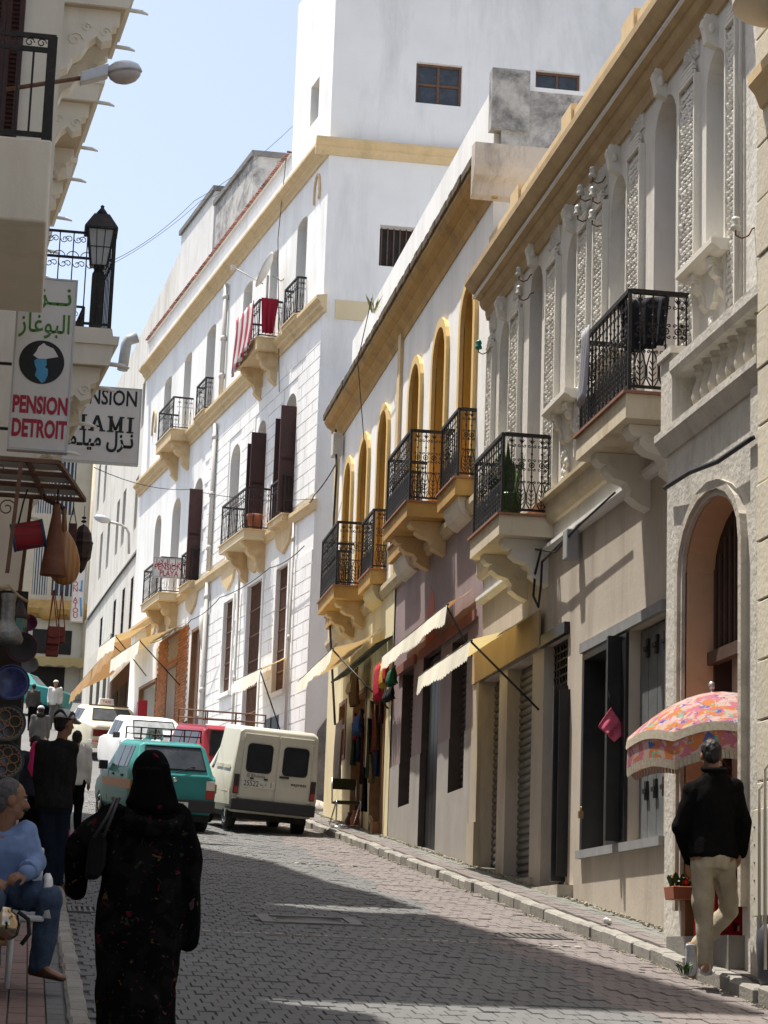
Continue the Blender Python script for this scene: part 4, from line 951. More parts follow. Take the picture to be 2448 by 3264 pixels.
for z in [zb_ + (zt_ - zb_) * k / 6 for k in range(1, 6)]: mb = MB(); mb.ball((.27, .037, z), .008, .006, .008, 6, 4); mb.build('rivet', iron, mc)
for u, zz in ((.1, zt_ + .12), (-.02, zt_ + .25)): mb = MB(); mb.tube([(u, .06, zb_ - .35), (u, .06, zz), (u - .1, .05, zz + .05)], .011, 6); mb.build('pipe', pipem, mc)
# ------------------------------------------------------------------ left side: L0, L1, L2
L0 = thing('left_shop_house', 'shaded house on the left edge behind the seated man', 'house', (0, 0, 0))
mb = MB(); mb.box(-8, -.62, 2, 15.4, -1.6, 10.6); mb.build('wall', leftpl, L0)
L1 = thing('balcony_house', 'cream house on the left with an iron railed balcony above the souvenir shop', 'house', (0, 0, 0))
mb = MB(); mb.box(-8, -1.15, 17.32, 23.95, -.2, 16.6); mb.build('wall', leftpl, L1)
def eave(mb, pts, z0, z1):
    mb.prism([(-8, pts[0][0])] + [(x, y) for y, x in pts] + [(-8, pts[-1][0])], lambda p, t: (p[0], p[1], t), z0, z1)
mb = MB(); eave(mb, [(17.3, .46), (19.1, .30), (21, .02), (23.9, -.25)], 16.6, 16.85); mb.build('shadow_roof_slab', leftwh, L1)  # unseen roof, its edge shaped to throw the shadow line on the road
bY0, bY1 = 17.5, 20.15
bx = at(158, 560, bY0).x; zt = at(80, 438, bY0).z; zb = at(80, 705, bY0).z; zr = at(120, 108, bY0).z
mb = MB(); mb.box(-1.3, bx, bY0, bY1, zb, zt); bal = mb.build('balcony', leftwh, L1, bevel=.02)
r = MB()
for z in (zr, zr - .12, zt + .05):
    r.box(-1.2, bx - .02, bY0 + .03, bY0 + .06, z - .02, z + .02); r.box(bx - .05, bx - .02, bY0 + .06, bY1 - .05, z - .02, z + .02)
r.box(bx - .09, bx - .01, bY0 + .02, bY0 + .1, zt, zr)
x = bx - .2
while x > -1.1: r.box(x - .009, x + .009, bY0 + .035, bY0 + .053, zt + .05, zr - .12); x -= .12
for k in range(22): y = bY0 + .1 + .11 * k; r.box(bx - .044, bx - .026, y, y + .016, zt + .05, zr - .12)
x = bx - .14
while x > -1.1:
    r.tube(spiral(x, zr - .06, .042, 1.2, 0, 1, 10, .7), .006, 4); 
    x -= .1
o = r.build('railing', iron, bal)
for v in o.data.vertices:
    if abs(v.co.y) < .012: v.co.y += bY0 + .045
# ---- L2
gY = 24.0
cx = sum(at(x, y, gY).x for x, y in ((200, 0), (173, 440), (118, 1450), (87, 1750))) / 4
L2 = thing('spouted_house', 'cream house on the left whose stacked balconies with drain spouts overhang the street', 'house', (0, 0, 0))
fx = lambda Y: cx - .09 * (Y - gY)
mb = MB(); zs = at(100, 1590, gY).z
mb.hexa([(-9, gY, zs), (cx, gY, zs), (fx(42), 42, zs), (-9, 42, zs), (-9, gY, 13.8), (cx, gY, 13.8), (fx(42), 42, 13.8), (-9, 42, 13.8)]); mb.build('upper_wall', leftwh, L2)
mb = MB(); mb.hexa([(-9, gY - .01, 0), (cx - .02, gY - .01, 0), (fx(42) - .02, 42, 0), (-9, 42, 0), (-9, gY - .01, zs), (cx - .02, gY - .01, zs), (fx(42) - .02, 42, zs), (-9, 42, zs)]); mb.build('lower_wall', leftpl, L2)
mb = MB(); eave(mb, [(24.0, .30), (25.5, .21), (27.2, -.06), (30.6, -.28), (32.8, -.98), (42, -1.9)], 14.35, 14.6); mb.build('shadow_eave', leftwh, L2)  # unseen eave, added to shape the shadow edge farther up the road
mb = MB(); mb.hexa([(-9, gY, 13.801), (cx, gY, 13.801), (fx(42), 42, 13.801), (-9, 42, 13.801), (-9, gY, 14.349), (cx, gY, 14.349), (fx(42), 42, 14.349), (-9, 42, 14.349)]); mb.build('attic_wall', leftwh, L2)
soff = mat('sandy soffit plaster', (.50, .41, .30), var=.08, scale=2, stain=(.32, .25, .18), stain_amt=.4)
def left_balcony(Y0, Y1, zb, zt, xo, rail):
    w = lambda Y, o: fx(Y) + o
    o = xo
    mb = MB(); t = zt - zb
    mb.hexa([(cx - 1.2, Y0, zb), (w(Y0, o) - .06, Y0, zb), (w(Y1, o) - .06, Y1, zb), (cx - 1.2, Y1, zb), (cx - 1.2, Y0, zb + t * .55), (w(Y0, o) - .03, Y0, zb + t * .55), (w(Y1, o) - .03, Y1, zb + t * .55), (cx - 1.2, Y1, zb + t * .55)])
    mb.hexa([(cx - 1.2, Y0 - .03, zb + t * .551), (w(Y0, o) + .02, Y0 - .03, zb + t * .551), (w(Y1, o) + .02, Y1, zb + t * .551), (cx - 1.2, Y1, zb + t * .551), (cx - 1.2, Y0 - .03, zb + t * .78), (w(Y0, o) + .03, Y0 - .03, zb + t * .78), (w(Y1, o) + .03, Y1, zb + t * .78), (cx - 1.2, Y1, zb + t * .78)])
    mb.hexa([(cx - 1.2, Y0, zb + t * .781), (w(Y0, o) - .04, Y0, zb + t * .781), (w(Y1, o) - .04, Y1, zb + t * .781), (cx - 1.2, Y1, zb + t * .781), (cx - 1.2, Y0, zt), (w(Y0, o) - .06, Y0, zt), (w(Y1, o) - .06, Y1, zt), (cx - 1.2, Y1, zt)])
    s = mb.build('balcony', leftwh, L2)
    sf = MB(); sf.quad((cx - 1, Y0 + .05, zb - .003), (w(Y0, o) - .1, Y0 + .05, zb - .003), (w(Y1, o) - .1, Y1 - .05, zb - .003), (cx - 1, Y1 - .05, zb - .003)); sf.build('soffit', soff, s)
    for yy in (Y0 + .12, Y1 - .35):
        c = MB(); X0 = fx(yy); P = [(0, 0), (o * .82, 0), (o * .82, -.1), (o * .78, -.12), (o * .78, -.18), (o * .70, -.2), (o * .72, -.36), (o * .58, -.40), (o * .5, -.33), (o * .4, -.4), (o * .3, -.55), (o * .18, -.62), (o * .12, -.75), (0, -.8)]
        c.prism(P, lambda p, t_: (X0 + p[0], t_, zb - .004 + p[1]), yy, yy + .22)
        for k, (ax, az, rr) in enumerate(((o * .62, -.28, .07), (o * .2, -.4, .1), (o * .35, -.24, .06))):
            c.tube([(X0 + qq[0], yy - .004, zb + qq[2]) for qq in spiral(ax, az, rr, 1.3, 0, 1, 10, .8)], .014, 4)
        c.build('corbel', leftwh, s)
    for yy in (Y0 + .25, Y1 - .2):
        sp = MB(); X0 = w(yy, o); sp.tube([(X0 - .06, yy, zb + t * .2), (X0 + .11, yy, zb + t * .2 - .01), (X0 + .19, yy, zb + t * .2 - .035)], [.026, .026, .012], 7)
        sp.build('water_spout', mat('white spout paint', (.72, .70, .64), var=.05), s)
    if rail:
        r = MB(); h = rail
        for z in (h, h - .30, zt + .06):
            r.box(cx - .6, w(Y0, o) - .08, Y0 + .06, Y0 + .08, z - .014, z + .014)
            r.hexa([(w(Y0, o) - .10, Y0 + .08, z - .014), (w(Y0, o) - .08, Y0 + .08, z - .014), (w(Y1, o) - .08, Y1 - .05, z - .014), (w(Y1, o) - .10, Y1 - .05, z - .014), (w(Y0, o) - .10, Y0 + .08, z + .014), (w(Y0, o) - .08, Y0 + .08, z + .014), (w(Y1, o) - .08, Y1 - .05, z + .014), (w(Y1, o) - .10, Y1 - .05, z + .014)])
        x = w(Y0, o) - .09; r.box(x - .02, x + .02, Y0 + .05, Y0 + .09, zt, h)
        b = MB(); b.box(-.007, .007, -.007, .007, zt + .05, h)
        for sg in (-1, 1):
            b.tube([(qq[0], 0, qq[2]) for qq in spiral(sg * .05, h - .09, .045, 1.2, math.pi, sg, 9)], .006, 4); b.tube([(qq[0], 0, qq[2]) for qq in spiral(sg * .05, h - .38, .045, 1.0, math.pi, sg, 9)], .006, 4)
        b.tube([(.07 * math.cos(t_), 0, h - .3 + .07 * math.sin(t_)) for t_ in [i * math.pi / 6 for i in range(7)]], .006, 4)
        me = b.mesh('baluster', iron)
        r.build('railing', iron, s)
        xx = x - .15
        while xx > cx - .55: inst('baluster', me, s, (xx, Y0 + .07, 0)); xx -= .155
        yy = Y0 + .2
        while yy < Y1 - .1: inst('baluster', me, s, (w(yy, o) - .09, yy, 0), (0, 0, math.pi / 2)); yy += .14
    return s
o1 = at(432, 18, gY).x - cx; zt1 = at(400, 18, gY).z
o2 = at(369, 1163, gY).x - cx; zl0 = at(369, 1163, gY).z; zl1 = at(369, 1045, gY).z; zlr = at(300, 734, gY).z
for (a, b) in ((24.05, 25.6), (27.0, 29.15), (30.0, 32.2), (33.4, 35.2)):
    left_balcony(a, b, zt1, zt1 + .42, o1, zt1 + 1.3)
    left_balcony(a, b, zl0, zl1, o2, zlr)
# shuttered opening in the gable, above the iron balcony
for xa, xb in ((-75, 2), (4, 62)):
    x0, x1 = at(xa, 300, gY).x, at(xb, 300, gY).x; z0, z1 = at(30, 640, gY).z, at(30, -330, gY).z
    p = MB(); y = gY - .03; f = .06; p.box(x0, x0 + f, y - .05, y, z0, z1); p.box(x1 - f, x1, y - .05, y, z0, z1); p.box(x0 + f, x1 - f, y - .02, y, z0, z1); p.box(x0 + f, x1 - f, y - .05, y, (z0 + z1) / 2 - .05, (z0 + z1) / 2 + .05)
    p = p.build('shutter', darkwood, L2); s = MB(); s.obox((0, 0, 0), x1 - x0 - 2 * f, .05, .012, Matrix.Rotation(.7, 3, 'X')); me = s.mesh('slat', darkwood); z = z0 + .05
    while z < z1: 
        if abs(z - (z0 + z1) / 2) > .07: inst('slat', me, p, ((x0 + x1) / 2, y - .035, z))
        z += .055
# ------------------------------------------------------------------ vehicles
def G(px, py, up=0.0):
    "where the sight line through a photo pixel meets the street"
    d = ray(px, py); Y = 4.0
    while Y < 130:
        if d.z / d.y * Y - gz(Y) - up <= 0: return d * (Y / d.y)
        Y += .02
    return d * (Y / d.y)
def text(body, size, m, parent, loc, rot, name='lettering', bold=False, ext=.002, align='CENTER', sx=1.0, sy=1.0, off=0.0, width=None):
    c = bpy.data.curves.new('t', 'FONT'); c.body = body; c.size = size; c.align_x = align; c.align_y = 'CENTER'; c.extrude = ext; c.offset = off + (.012 * size if bold else 0); c.resolution_u = 3
    o = bpy.data.objects.new('t', c); COL.objects.link(o); bpy.context.view_layer.update()
    me = bpy.data.meshes.new_from_object(o.evaluated_get(bpy.context.evaluated_depsgraph_get())); bpy.data.objects.remove(o); bpy.data.curves.remove(c)
    if width:
        xs_ = [v.co.x for v in me.vertices]; sx = width / (max(xs_) - min(xs_))
    me.materials.clear(); me.materials.append(m); p = bpy.data.objects.new(name, me); COL.objects.link(p); p.parent = parent; p.location = loc; p.rotation_euler = rot; p.scale = (sx, sy, 1); return p
REAR = (math.pi / 2, 0, 0)   # text standing up, readable from -y
def paint(name, col, rough=.42):
    m = mat(name, col, rough=rough, var=.08, scale=2.5, spec=.16, stain=tuple(c * .6 + .04 for c in col), stain_amt=.35, sscale=3)
    m.node_tree.nodes['Principled BSDF'].inputs['Coat Weight'].default_value = .12; return m
def ring(st):
    y, zb, zl, zr, ws, wl, wr = st; h = [(ws * .9, zb), (ws, zb + .10), ((ws + wl) / 2 + .02, (zb + zl) / 2 + .06), (wl, zl), (wr + .015, zr - .05), (wr - .06, zr)]
    h = [(w, min(z, zr)) for w, z in h]
    return [Vector((-w, y, z)) for w, z in h] + [Vector((w, y, z)) for w, z in reversed(h)]
def car(name, label, stations, body, loc, rz, wheels, track, wr, roll=0, group=None, flip=False, cat='car'):
    t = thing(name, label, cat, loc, group=group)
    t.rotation_euler = Matrix.Rotation(rz, 4, 'Z') .to_3x3().to_4x4().to_euler()
    pitch = math.atan((gz(loc[1] + 1.5) - gz(loc[1])) / 1.5) * (-1 if flip else 1)
    t.rotation_euler = (Matrix.Rotation(rz, 4, 'Z') @ Matrix.Rotation(pitch, 4, 'X') @ Matrix.Rotation(roll, 4, 'Y')).to_euler()
    rs_ = [ring(s) for s in stations]; mb = MB(); mb.loft(rs_, 0); o = mb.build('body', body, t, fixn=True); o.data.set_sharp_from_angle(angle=rad(28))
    bv = o.modifiers.new('bevel', 'BEVEL'); bv.width = .015; bv.segments = 2; bv.limit_method = 'ANGLE'; bv.angle_limit = rad(28)
    me = None
    for y in wheels:
        for sg in (-1, 1):
            w = MB(); M = Matrix.Rotation(math.pi / 2, 3, 'Y'); w.lathe([(wr * .62, -.075), (wr * .9, -.085), (wr, -.06), (wr, .06), (wr * .9, .085), (wr * .62, .075)], 20, (0, 0, 0), 0, True, M)
            w = w.build('wheel', rubber, t, loc=(sg * track, y, wr))
            h = MB(); h.lathe([(.001, sg * .07), (wr * .2, sg * .082), (wr * .3, sg * .07), (wr * .55, sg * .072), (wr * .64, sg * .085), (wr * .64, sg * .0)], 16, (0, 0, 0), 0, True, M, cap=False); h.build('hubcap', chrome, w)
    return t, rs_
def rpane(t, rs_, i, s0, s1, t0, t1, m, name, side='top', off=.008, frame=None):
    "pane lying on the body between stations i and i+1; s across, t along"
    A, B = rs_[i], rs_[i + 1]
    if side == 'top': a0, a1, b0, b1 = A[5], A[6], B[5], B[6]
    elif side == 'left': a0, a1, b0, b1 = A[3], A[4], B[3], B[4]
    else: a0, a1, b0, b1 = A[8], A[7], B[8], B[7]
    P = lambda s, q: (a0.lerp(a1, s)).lerp(b0.lerp(b1, s), q)
    n = (a1 - a0).cross(b0 - a0).normalized()
    c = P(.5, .5)
    if n.dot(c - Vector((0, c.y + (.3 if side == 'top' and i < 3 else 0), .8))) < 0: n = -n
    q = [P(s0, t0), P(s1, t0), P(s1, t1), P(s0, t1)]
    mb = MB(); mb.hexa([p + n * .001 for p in q] + [p + n * off for p in q]); o = mb.build(name, m, t, bevel=.004, fixn=True)
    if frame:
        f = MB(); c = sum(q, Vector()) / 4
        for k in range(4):
            p, r = q[k], q[(k + 1) % 4]; f.tube([p + n * off, r + n * off], .014, 4)
        f.build('gasket', frame, o)
    return o
def bumper(t, w, y, z, h, m, d=.09, L=.35):
    b = MB(); b.box(-w, w, y - d, y + .02, z, z + h)
    for sg in (-1, 1): x0, x1 = sorted((sg * w, sg * (w - .05))); b.box(x0, x1, y + .02, y + L, z, z + h)
    return b.build('bumper', m, t, bevel=.02)
def plate(t, x, y, z, w, h, txt, m=None):
    p = MB(); p.box(x - w / 2, x + w / 2, y - .012, y, z, z + h); p = p.build('number_plate', m or mat('number plate', (.72, .70, .62), var=.04), t, bevel=.003)
    if txt: text(txt, h * .95, signblack, p, (x, y - .013, z + h / 2), REAR, sx=.85)
    return p
def rack(t, x0, x1, y0, y1, z, rows, m=iron, rail=.1):
    r = MB(); k = .011
    for zz in ((z, z + rail) if rail else (z,)):
        r.tube([(x0, y0, zz), (x1, y0, zz), (x1, y1, zz), (x0, y1, zz)], k, 5, closed=True)
    for i in range(rows): y = y0 + (y1 - y0) * (i + .5) / rows; r.box(x0, x1, y - k, y + k, z - .008, z + .006)
    for x in (x0, (x0 + x1) / 2, x1):
        for y in (y0, y1): r.box(x - k, x + k, y - k, y + k, z - .09, z + rail)
    return r.build('roof_rack', m, t)

# white delivery van
p = G(850, 2655)
st = [(0, .34, .88, 1.50, .70, .715, .66), (.03, .30, .90, 1.66, .725, .735, .66), (.09, .30, .92, 1.71, .735, .745, .655), (1.55, .28, .92, 1.73, .74, .75, .66), (1.74, .28, .92, 1.60, .74, .75, .64), (1.9, .28, .92, 1.40, .74, .74, .60), (2.3, .28, .92, 1.37, .74, .74, .58), (2.85, .28, .88, .95, .73, .73, .66), (3.35, .3, .72, .76, .70, .70, .62), (3.45, .36, .52, .55, .66, .66, .6)]
van, rv = car('delivery_van', 'cream white delivery van with twin windowed rear doors parked at the right kerb', st, paint('cream white car paint', (.66, .64, .53)), (p.x, p.y - .35, gz(p.y - .35)), rad(5), (.62, 2.75), .60, .265, rad(3.0), cat='van')
van.scale = (.94, .95, .96)
for sg in (-1, 1):
    d = MB(); x0, x1 = sorted((sg * .012, sg * .60)); d.box(x0, x1, -.022, .03, .42, 1.60); d = d.build('rear_door', paint('cream white car paint', (0, 0, 0)), van, bevel=.012)
    w = MB(); cx_ = sg * .31; hw, z0, z1 = .205, .98, 1.43
    pts = []
    for (qx, qz, a0) in ((cx_ + hw - .06, z1 - .06, 0), (cx_ - hw + .06, z1 - .06, 90), (cx_ - hw + .06, z0 + .06, 180), (cx_ + hw - .06, z0 + .06, 270)):
        for k in range(5): a = rad(a0 + 22.5 * k); pts.append((qx + .06 * math.cos(a), qz + .06 * math.sin(a)))
    w.prism(pts, lambda q, t_: (q[0], t_, q[1]), -.03, -.02); wd_ = w.build('window', glass, d)
    f = MB(); f.tube([(q[0], -.03, q[1]) for q in pts], .016, 5, closed=True); f.build('gasket', rubber, wd_)
    h = MB()
    for z in (.55, 1.5): h.box(sg * .60 - .03, sg * .60 + .03, -.035, -.02, z, z + .035)
    h.build('hinge', paint('cream white car paint', (0, 0, 0)), d)
    l = MB(); x0, x1 = sorted((sg * .612, sg * .70)); l.box(x0, x1, -.03, .06, .60, .92); l = l.build('tail_light', mat('dark smoked lens', (.05, .03, .03), rough=.3), van, bevel=.012)
    l2 = MB(); l2.box(x0 + .01, x1 - .01, -.036, -.03, .62, .72); l2.build('lens', lampred, l)
h = MB(); h.box(.06, .22, -.05, -.02, .92, .955); h.build('door_handle', plastic, van)
text('El Khalidia', .075, mat('blue grey lettering', (.16, .18, .24), rough=.5), van, (-.34, -.026, .915), REAR)
text('express', .075, signblack, van, (.40, -.026, .84), REAR, bold=True, sx=1.15)
pl_ = plate(van, -.29, -.024, .72, .56, .13, None)
text('25522', .13, signblack, pl_, (-.41, -.038, .787), REAR, sx=.8); text('\u0628', .11, signblack, pl_, (-.20, -.038, .80), REAR); text('1', .13, signblack, pl_, (-.07, -.038, .787), REAR, sx=.8)
b = MB(); b.box(-.31, -.27, -.03, -.012, .725, .755); 
lm = MB(); lm.box(-.44, -.38, -.06, -.03, .86, .885); lm.box(-.2, -.14, -.06, -.03, .86, .885); lm.build('plate_lamp', plastic, van)
bumper(van, .72, -.02, .34, .19, plastic, .08, .5)
rpane(van, rv, 5, .12, .88, .05, .6, glass, 'side_window', 'left'); rpane(van, rv, 5, .12, .88, .05, .6, glass, 'side_window', 'right')
m_ = MB()
for a, b_ in ((.2, .82), (.88, 1.5)):
    x = -.748; m_.box(x - .012, x, a, b_, 1.0, 1.06); m_.box(x - .012, x, a, b_, .62, .66)
m_.build('side_pressing', paint('cream white car paint', (0, 0, 0)), van)
u = MB(); u.box(-.6, .6, .1, 3.2, .2, .32); u.tube([(.3, -.02, .27), (.3, .5, .27)], .03, 7); u.build('underbody', rubber, van)
mi = MB(); mi.box(-.86, -.76, 2.35, 2.42, .93, 1.06); mi.build('wing_mirror', plastic, van, bevel=.01)

# small teal taxi
p = G(545, 2650)
st = [(-.02, .36, .50, .52, .62, .63, .6), (.0, .30, .84, .86, .665, .665, .62), (.04, .28, .88, .90, .675, .675, .625), (.33, .25, .90, 1.33, .69, .69, .535), (.46, .24, .90, 1.36, .69, .69, .53), (1.75, .24, .89, 1.36, .69, .69, .54), (2.35, .24, .87, .92, .68, .68, .62), (3.1, .26, .68, .72, .65, .65, .58), (3.2, .32, .5, .53, .62, .62, .56)]
teal = paint('teal car paint', (.045, .27, .26))
uno, ru = car('small_taxi', 'small teal hatchback taxi with orange side stripe and roof rack driving uphill', st, teal, (p.x - .02, p.y - .3, gz(p.y - .3)), rad(9), (.55, 2.6), .60, .265)
uno.scale = (.95, 1, 1.0)
rpane(uno, ru, 2, .03, .97, .12, .9, greyglass, 'rear_window', 'top', frame=rubber)
for side in ('left', 'right'):
    rpane(uno, ru, 4, .1, .9, .06, .22, glass, 'quarter_window', side); rpane(uno, ru, 4, .1, .9, .25, .58, glass, 'rear_side_window', side); rpane(uno, ru, 4, .1, .9, .62, .98, glass, 'front_side_window', side)
    sg = -1 if side == 'left' else 1
    s = MB(); s.prism([(.06, .62), (2.3, .62), (2.3, .74), (.06, .76)], lambda q, t_: (sg * t_, q[0], q[1]), .69, .716); s.build('orange_stripe', mat('orange stripe', (.52, .20, .02), rough=.4), uno)
    hd = MB()
    for y in (.75, 1.45): x0, x1 = sorted((sg * .695, sg * .715)); hd.box(x0, x1, y, y + .12, .79, .825)
    hd.build('door_handle', plastic, uno)
    l = MB(); x0, x1 = sorted((sg * .52, sg * .665)); l.box(x0, x1, -.022, .05, .66, .80); l = l.build('tail_light', lampwhite, uno, bevel=.008)
    l2 = MB(); l2.box(x0, x1, -.023, .05, .53, .655); l2.build('red_lens', lampred, l)
    mi = MB(); x0, x1 = sorted((sg * .70, sg * .84)); mi.box(x0, x1, 1.98, 2.08, .86, 1.0); mi.build('wing_mirror', plastic, uno, bevel=.01)
    ln_ = MB(); 
    for y in (1.10, 1.92): x0, x1 = sorted((sg * .694, sg * .698)); ln_.box(x0, x1, y, y + .008, .38, .88)
    ln_.build('door_seam', rubber, uno)
bumper(uno, .67, -.01, .32, .19, plastic, .09, .45)
plate(uno, .02, -.105, .37, .40, .10, '4 A 460')
w = MB(); w.tube([(.0, -.01, .90), (.28, .08, 1.0), (.34, .1, 1.0)], .008, 4); w.build('wiper', rubber, uno); 
w = MB(); M = Matrix.Rotation(math.pi / 2, 3, 'X'); w.lathe([(.001, 0), (.035, 0), (.035, .012), (.03, .014), (.001, .014)], 14, (0, -.0, .80), 0, True, M); w.build('badge', chrome, uno)
rack(uno, -.50, .50, .5, 1.65, 1.46, 5)
sg_ = MB(); sg_.prism([(-.16, 1.38), (.16, 1.38), (.13, 1.56), (-.13, 1.56)], lambda q, t_: (q[0], t_, q[1]), 1.7, 1.84); sg_ = sg_.build('roof_sign', signwhite, uno, bevel=.015)
text('TAXI', .11, signred, sg_, (0, 1.698, 1.44), REAR, bold=True); text('\uFEE9\uFEB4\uFEDB\uFE8E\uFEC1', .07, signred, sg_, (0, 1.698, 1.515), REAR)
u = MB(); u.box(-.58, .58, .05, 3.0, .17, .28); u.build('underbody', rubber, uno)

# red estate with roof rack, beyond the van
X = at(745, 2500, 39.3).x
st = [(0, .34, .86, .9, .68, .69, .6), (.05, .3, .90, .96, .70, .71, .62), (.28, .28, .92, 1.42, .72, .72, .56), (.4, .28, .92, 1.46, .72, .72, .56), (2.2, .28, .92, 1.45, .72, .72, .56), (2.8, .28, .88, .95, .71, .71, .62), (3.6, .3, .7, .74, .68, .68, .6), (3.7, .36, .5, .52, .64, .64, .56)]
redc, rr = car('red_estate', 'dark red estate car with a long roof rack behind the cream van', st, paint('dark red car paint', (.32, .03, .045)), (X, 39.3, gz(39.3)), rad(11), (.65, 2.95), .62, .28)
redc.scale = (1.0, 1.0, 1.12)
rpane(redc, rr, 1, .05, .95, .1, .92, glass, 'rear_window', 'top', frame=rubber)
for s in ('left', 'right'): rpane(redc, rr, 3, .12, .88, .04, .3, glass, 'side_window', s); rpane(redc, rr, 3, .12, .88, .34, .64, glass, 'side_window', s); rpane(redc, rr, 3, .12, .88, .68, .98, glass, 'side_window', s)
for sg in (-1, 1):
    l = MB(); x0, x1 = sorted((sg * .56, sg * .69)); l.box(x0, x1, -.02, .05, .55, .85); l.build('tail_light', lampred, redc, bevel=.008)
bumper(redc, .7, -.01, .34, .16, plastic); rack(redc, -.56, .56, .3, 2.2, 1.56, 6, ironrust, .13)

# white saloon facing the camera and a silver one
st = [(0, .36, .5, .52, .64, .64, .58), (.06, .3, .70, .74, .68, .69, .6), (.95, .27, .86, .9, .71, .71, .6), (1.5, .27, .9, 1.30, .71, .71, .53), (1.7, .27, .9, 1.33, .71, .71, .53), (2.7, .27, .9, 1.33, .71, .71, .54), (3.2, .27, .9, .96, .71, .71, .6), (3.75, .3, .84, .88, .69, .69, .6), (3.85, .36, .5, .52, .64, .64, .58)]
P = at(520, 2440, 47.0)
wc, rw = car('white_saloon', 'white saloon car facing downhill in front of the cream taxi', st, paint('white car paint', (.72, .72, .70)), (P.x, 47, gz(47)), rad(9), (.7, 3.0), .61, .28)
wc.scale = (1.05, 1, 1.12)
rpane(wc, rw, 2, .06, .94, .1, .92, mat('pane with painted reflection', (.35, .37, .38), rough=.15, var=.4, scale=6, spec=.8), 'windscreen', 'top', frame=rubber)  # pale mottled base colour paints a bright reflection onto the pane
for s in ('left', 'right'): rpane(wc, rw, 4, .12, .88, .05, .45, glass, 'side_window', s); rpane(wc, rw, 4, .12, .88, .52, .95, glass, 'side_window', s)
for sg in (-1, 1):
    l = MB(); l.lathe([(.001, 0), (.08, .0), (.09, .03), (.09, .06)], 14, (sg * .52, .035, .62), 0, True, Matrix.Rotation(math.pi / 2, 3, 'X')); l.build('headlight', chrome, wc)
    mi = MB(); x0, x1 = sorted((sg * .72, sg * .86)); mi.box(x0, x1, 1.2, 1.28, .92, 1.03); mi.build('wing_mirror', plastic, wc, bevel=.01)
bumper(wc, .68, -.01, .34, .12, chrome); plate(wc, 0, -.1, .36, .4, .09, None)
P = at(585, 2420, 43.5)
sc_, rs2 = car('silver_hatchback', 'silver hatchback nose to tail with the teal taxi', [(a, b, c, d, e, f, g_) for a, b, c, d, e, f, g_ in [(-.02, .36, .5, .52, .62, .63, .6), (.0, .30, .84, .86, .665, .665, .62), (.04, .28, .88, .90, .675, .675, .625), (.42, .25, .90, 1.30, .69, .69, .53), (.6, .24, .90, 1.34, .69, .69, .53), (1.75, .24, .89, 1.34, .69, .69, .54), (2.35, .24, .87, .92, .68, .68, .62), (3.1, .26, .68, .72, .65, .65, .58), (3.2, .32, .5, .53, .62, .62, .56)]], paint('silver car paint', (.50, .52, .53)), (P.x, 43.5, gz(43.5)), rad(5), (.55, 2.6), .60, .27)
rpane(sc_, rs2, 2, .05, .95, .1, .92, MATS['pane with painted reflection'], 'rear_window', 'top', frame=rubber)
for s in ('left', 'right'): rpane(sc_, rs2, 4, .1, .9, .1, .5, glass, 'side_window', s); rpane(sc_, rs2, 4, .1, .9, .56, .96, glass, 'side_window', s)
bumper(sc_, .67, -.01, .32, .17, plastic)
for sg in (-1, 1):
    l = MB(); x0, x1 = sorted((sg * .52, sg * .66)); l.box(x0, x1, -.02, .05, .55, .8); l.build('tail_light', lampred, sc_, bevel=.008)

# cream saloon taxi
P = G(375, 2425)
Yt = P.y
st = [(-.02, .40, .58, .60, .66, .67, .62), (.0, .34, .80, .84, .70, .71, .64), (.05, .3, .86, .90, .72, .73, .66), (.95, .27, .90, .94, .74, .74, .66), (1.42, .27, .91, 1.29, .74, .74, .55), (1.6, .27, .91, 1.32, .74, .74, .55), (2.55, .27, .90, 1.32, .74, .74, .56), (3.1, .27, .88, .93, .73, .73, .64), (4.1, .3, .78, .82, .70, .70, .62), (4.2, .38, .55, .58, .66, .66, .6)]
mer, rm = car('saloon_taxi', 'old cream saloon taxi with roof sign farther up the street', st, paint('pale cream car paint', (.66, .61, .44)), (P.x, P.y - .5, gz(P.y - .5)), rad(11), (.9, 3.4), .63, .29)
mer.scale = (1.1, 1.05, 1.06)
rpane(mer, rm, 3, .06, .94, .1, .92, greyglass, 'rear_window', 'top', frame=rubber)
for s in ('left', 'right'): rpane(mer, rm, 5, .12, .88, .04, .46, glass, 'side_window', s); rpane(mer, rm, 5, .12, .88, .52, .96, glass, 'side_window', s)
for sg in (-1, 1):
    l = MB(); x0, x1 = sorted((sg * .30, sg * .69)); l.box(x0, x1, -.03, .03, .60, .77); l.build('tail_light', mat('dark red lens', (.16, .02, .02), rough=.25), mer, bevel=.01)
bumper(mer, .74, -.02, .42, .10, chrome, .07, .4); plate(mer, 0, -.03, .62, .4, .09, None)
sg_ = MB(); sg_.prism([(-.2, 1.34), (.2, 1.34), (.17, 1.52), (-.17, 1.52)], lambda q, t_: (q[0], t_, q[1]), 1.9, 2.04); sg_ = sg_.build('roof_sign', signwhite, mer, bevel=.015); text('TAXI', .1, signred, sg_, (0, 1.898, 1.43), REAR)
rk = MB(); rk.box(-.5, .5, 1.6, 1.66, 1.325, 1.36); rk.build('roof_trim', ironrust, mer)

# far teal car at the bend
P = at(190, 2280, 79.0)
far_, rf = car('teal_hatchback', 'another teal car far up at the bend behind the walkers', st, teal, (P.x + .1, 79, gz(79)), rad(70), (.9, 3.4), .63, .29)
for s in ('left', 'right'): rpane(far_, rf, 5, .12, .88, .04, .46, glass, 'side_window', s); rpane(far_, rf, 5, .12, .88, .52, .96, glass, 'side_window', s)
rpane(far_, rf, 3, .06, .94, .1, .92, greyglass, 'rear_window', 'top')
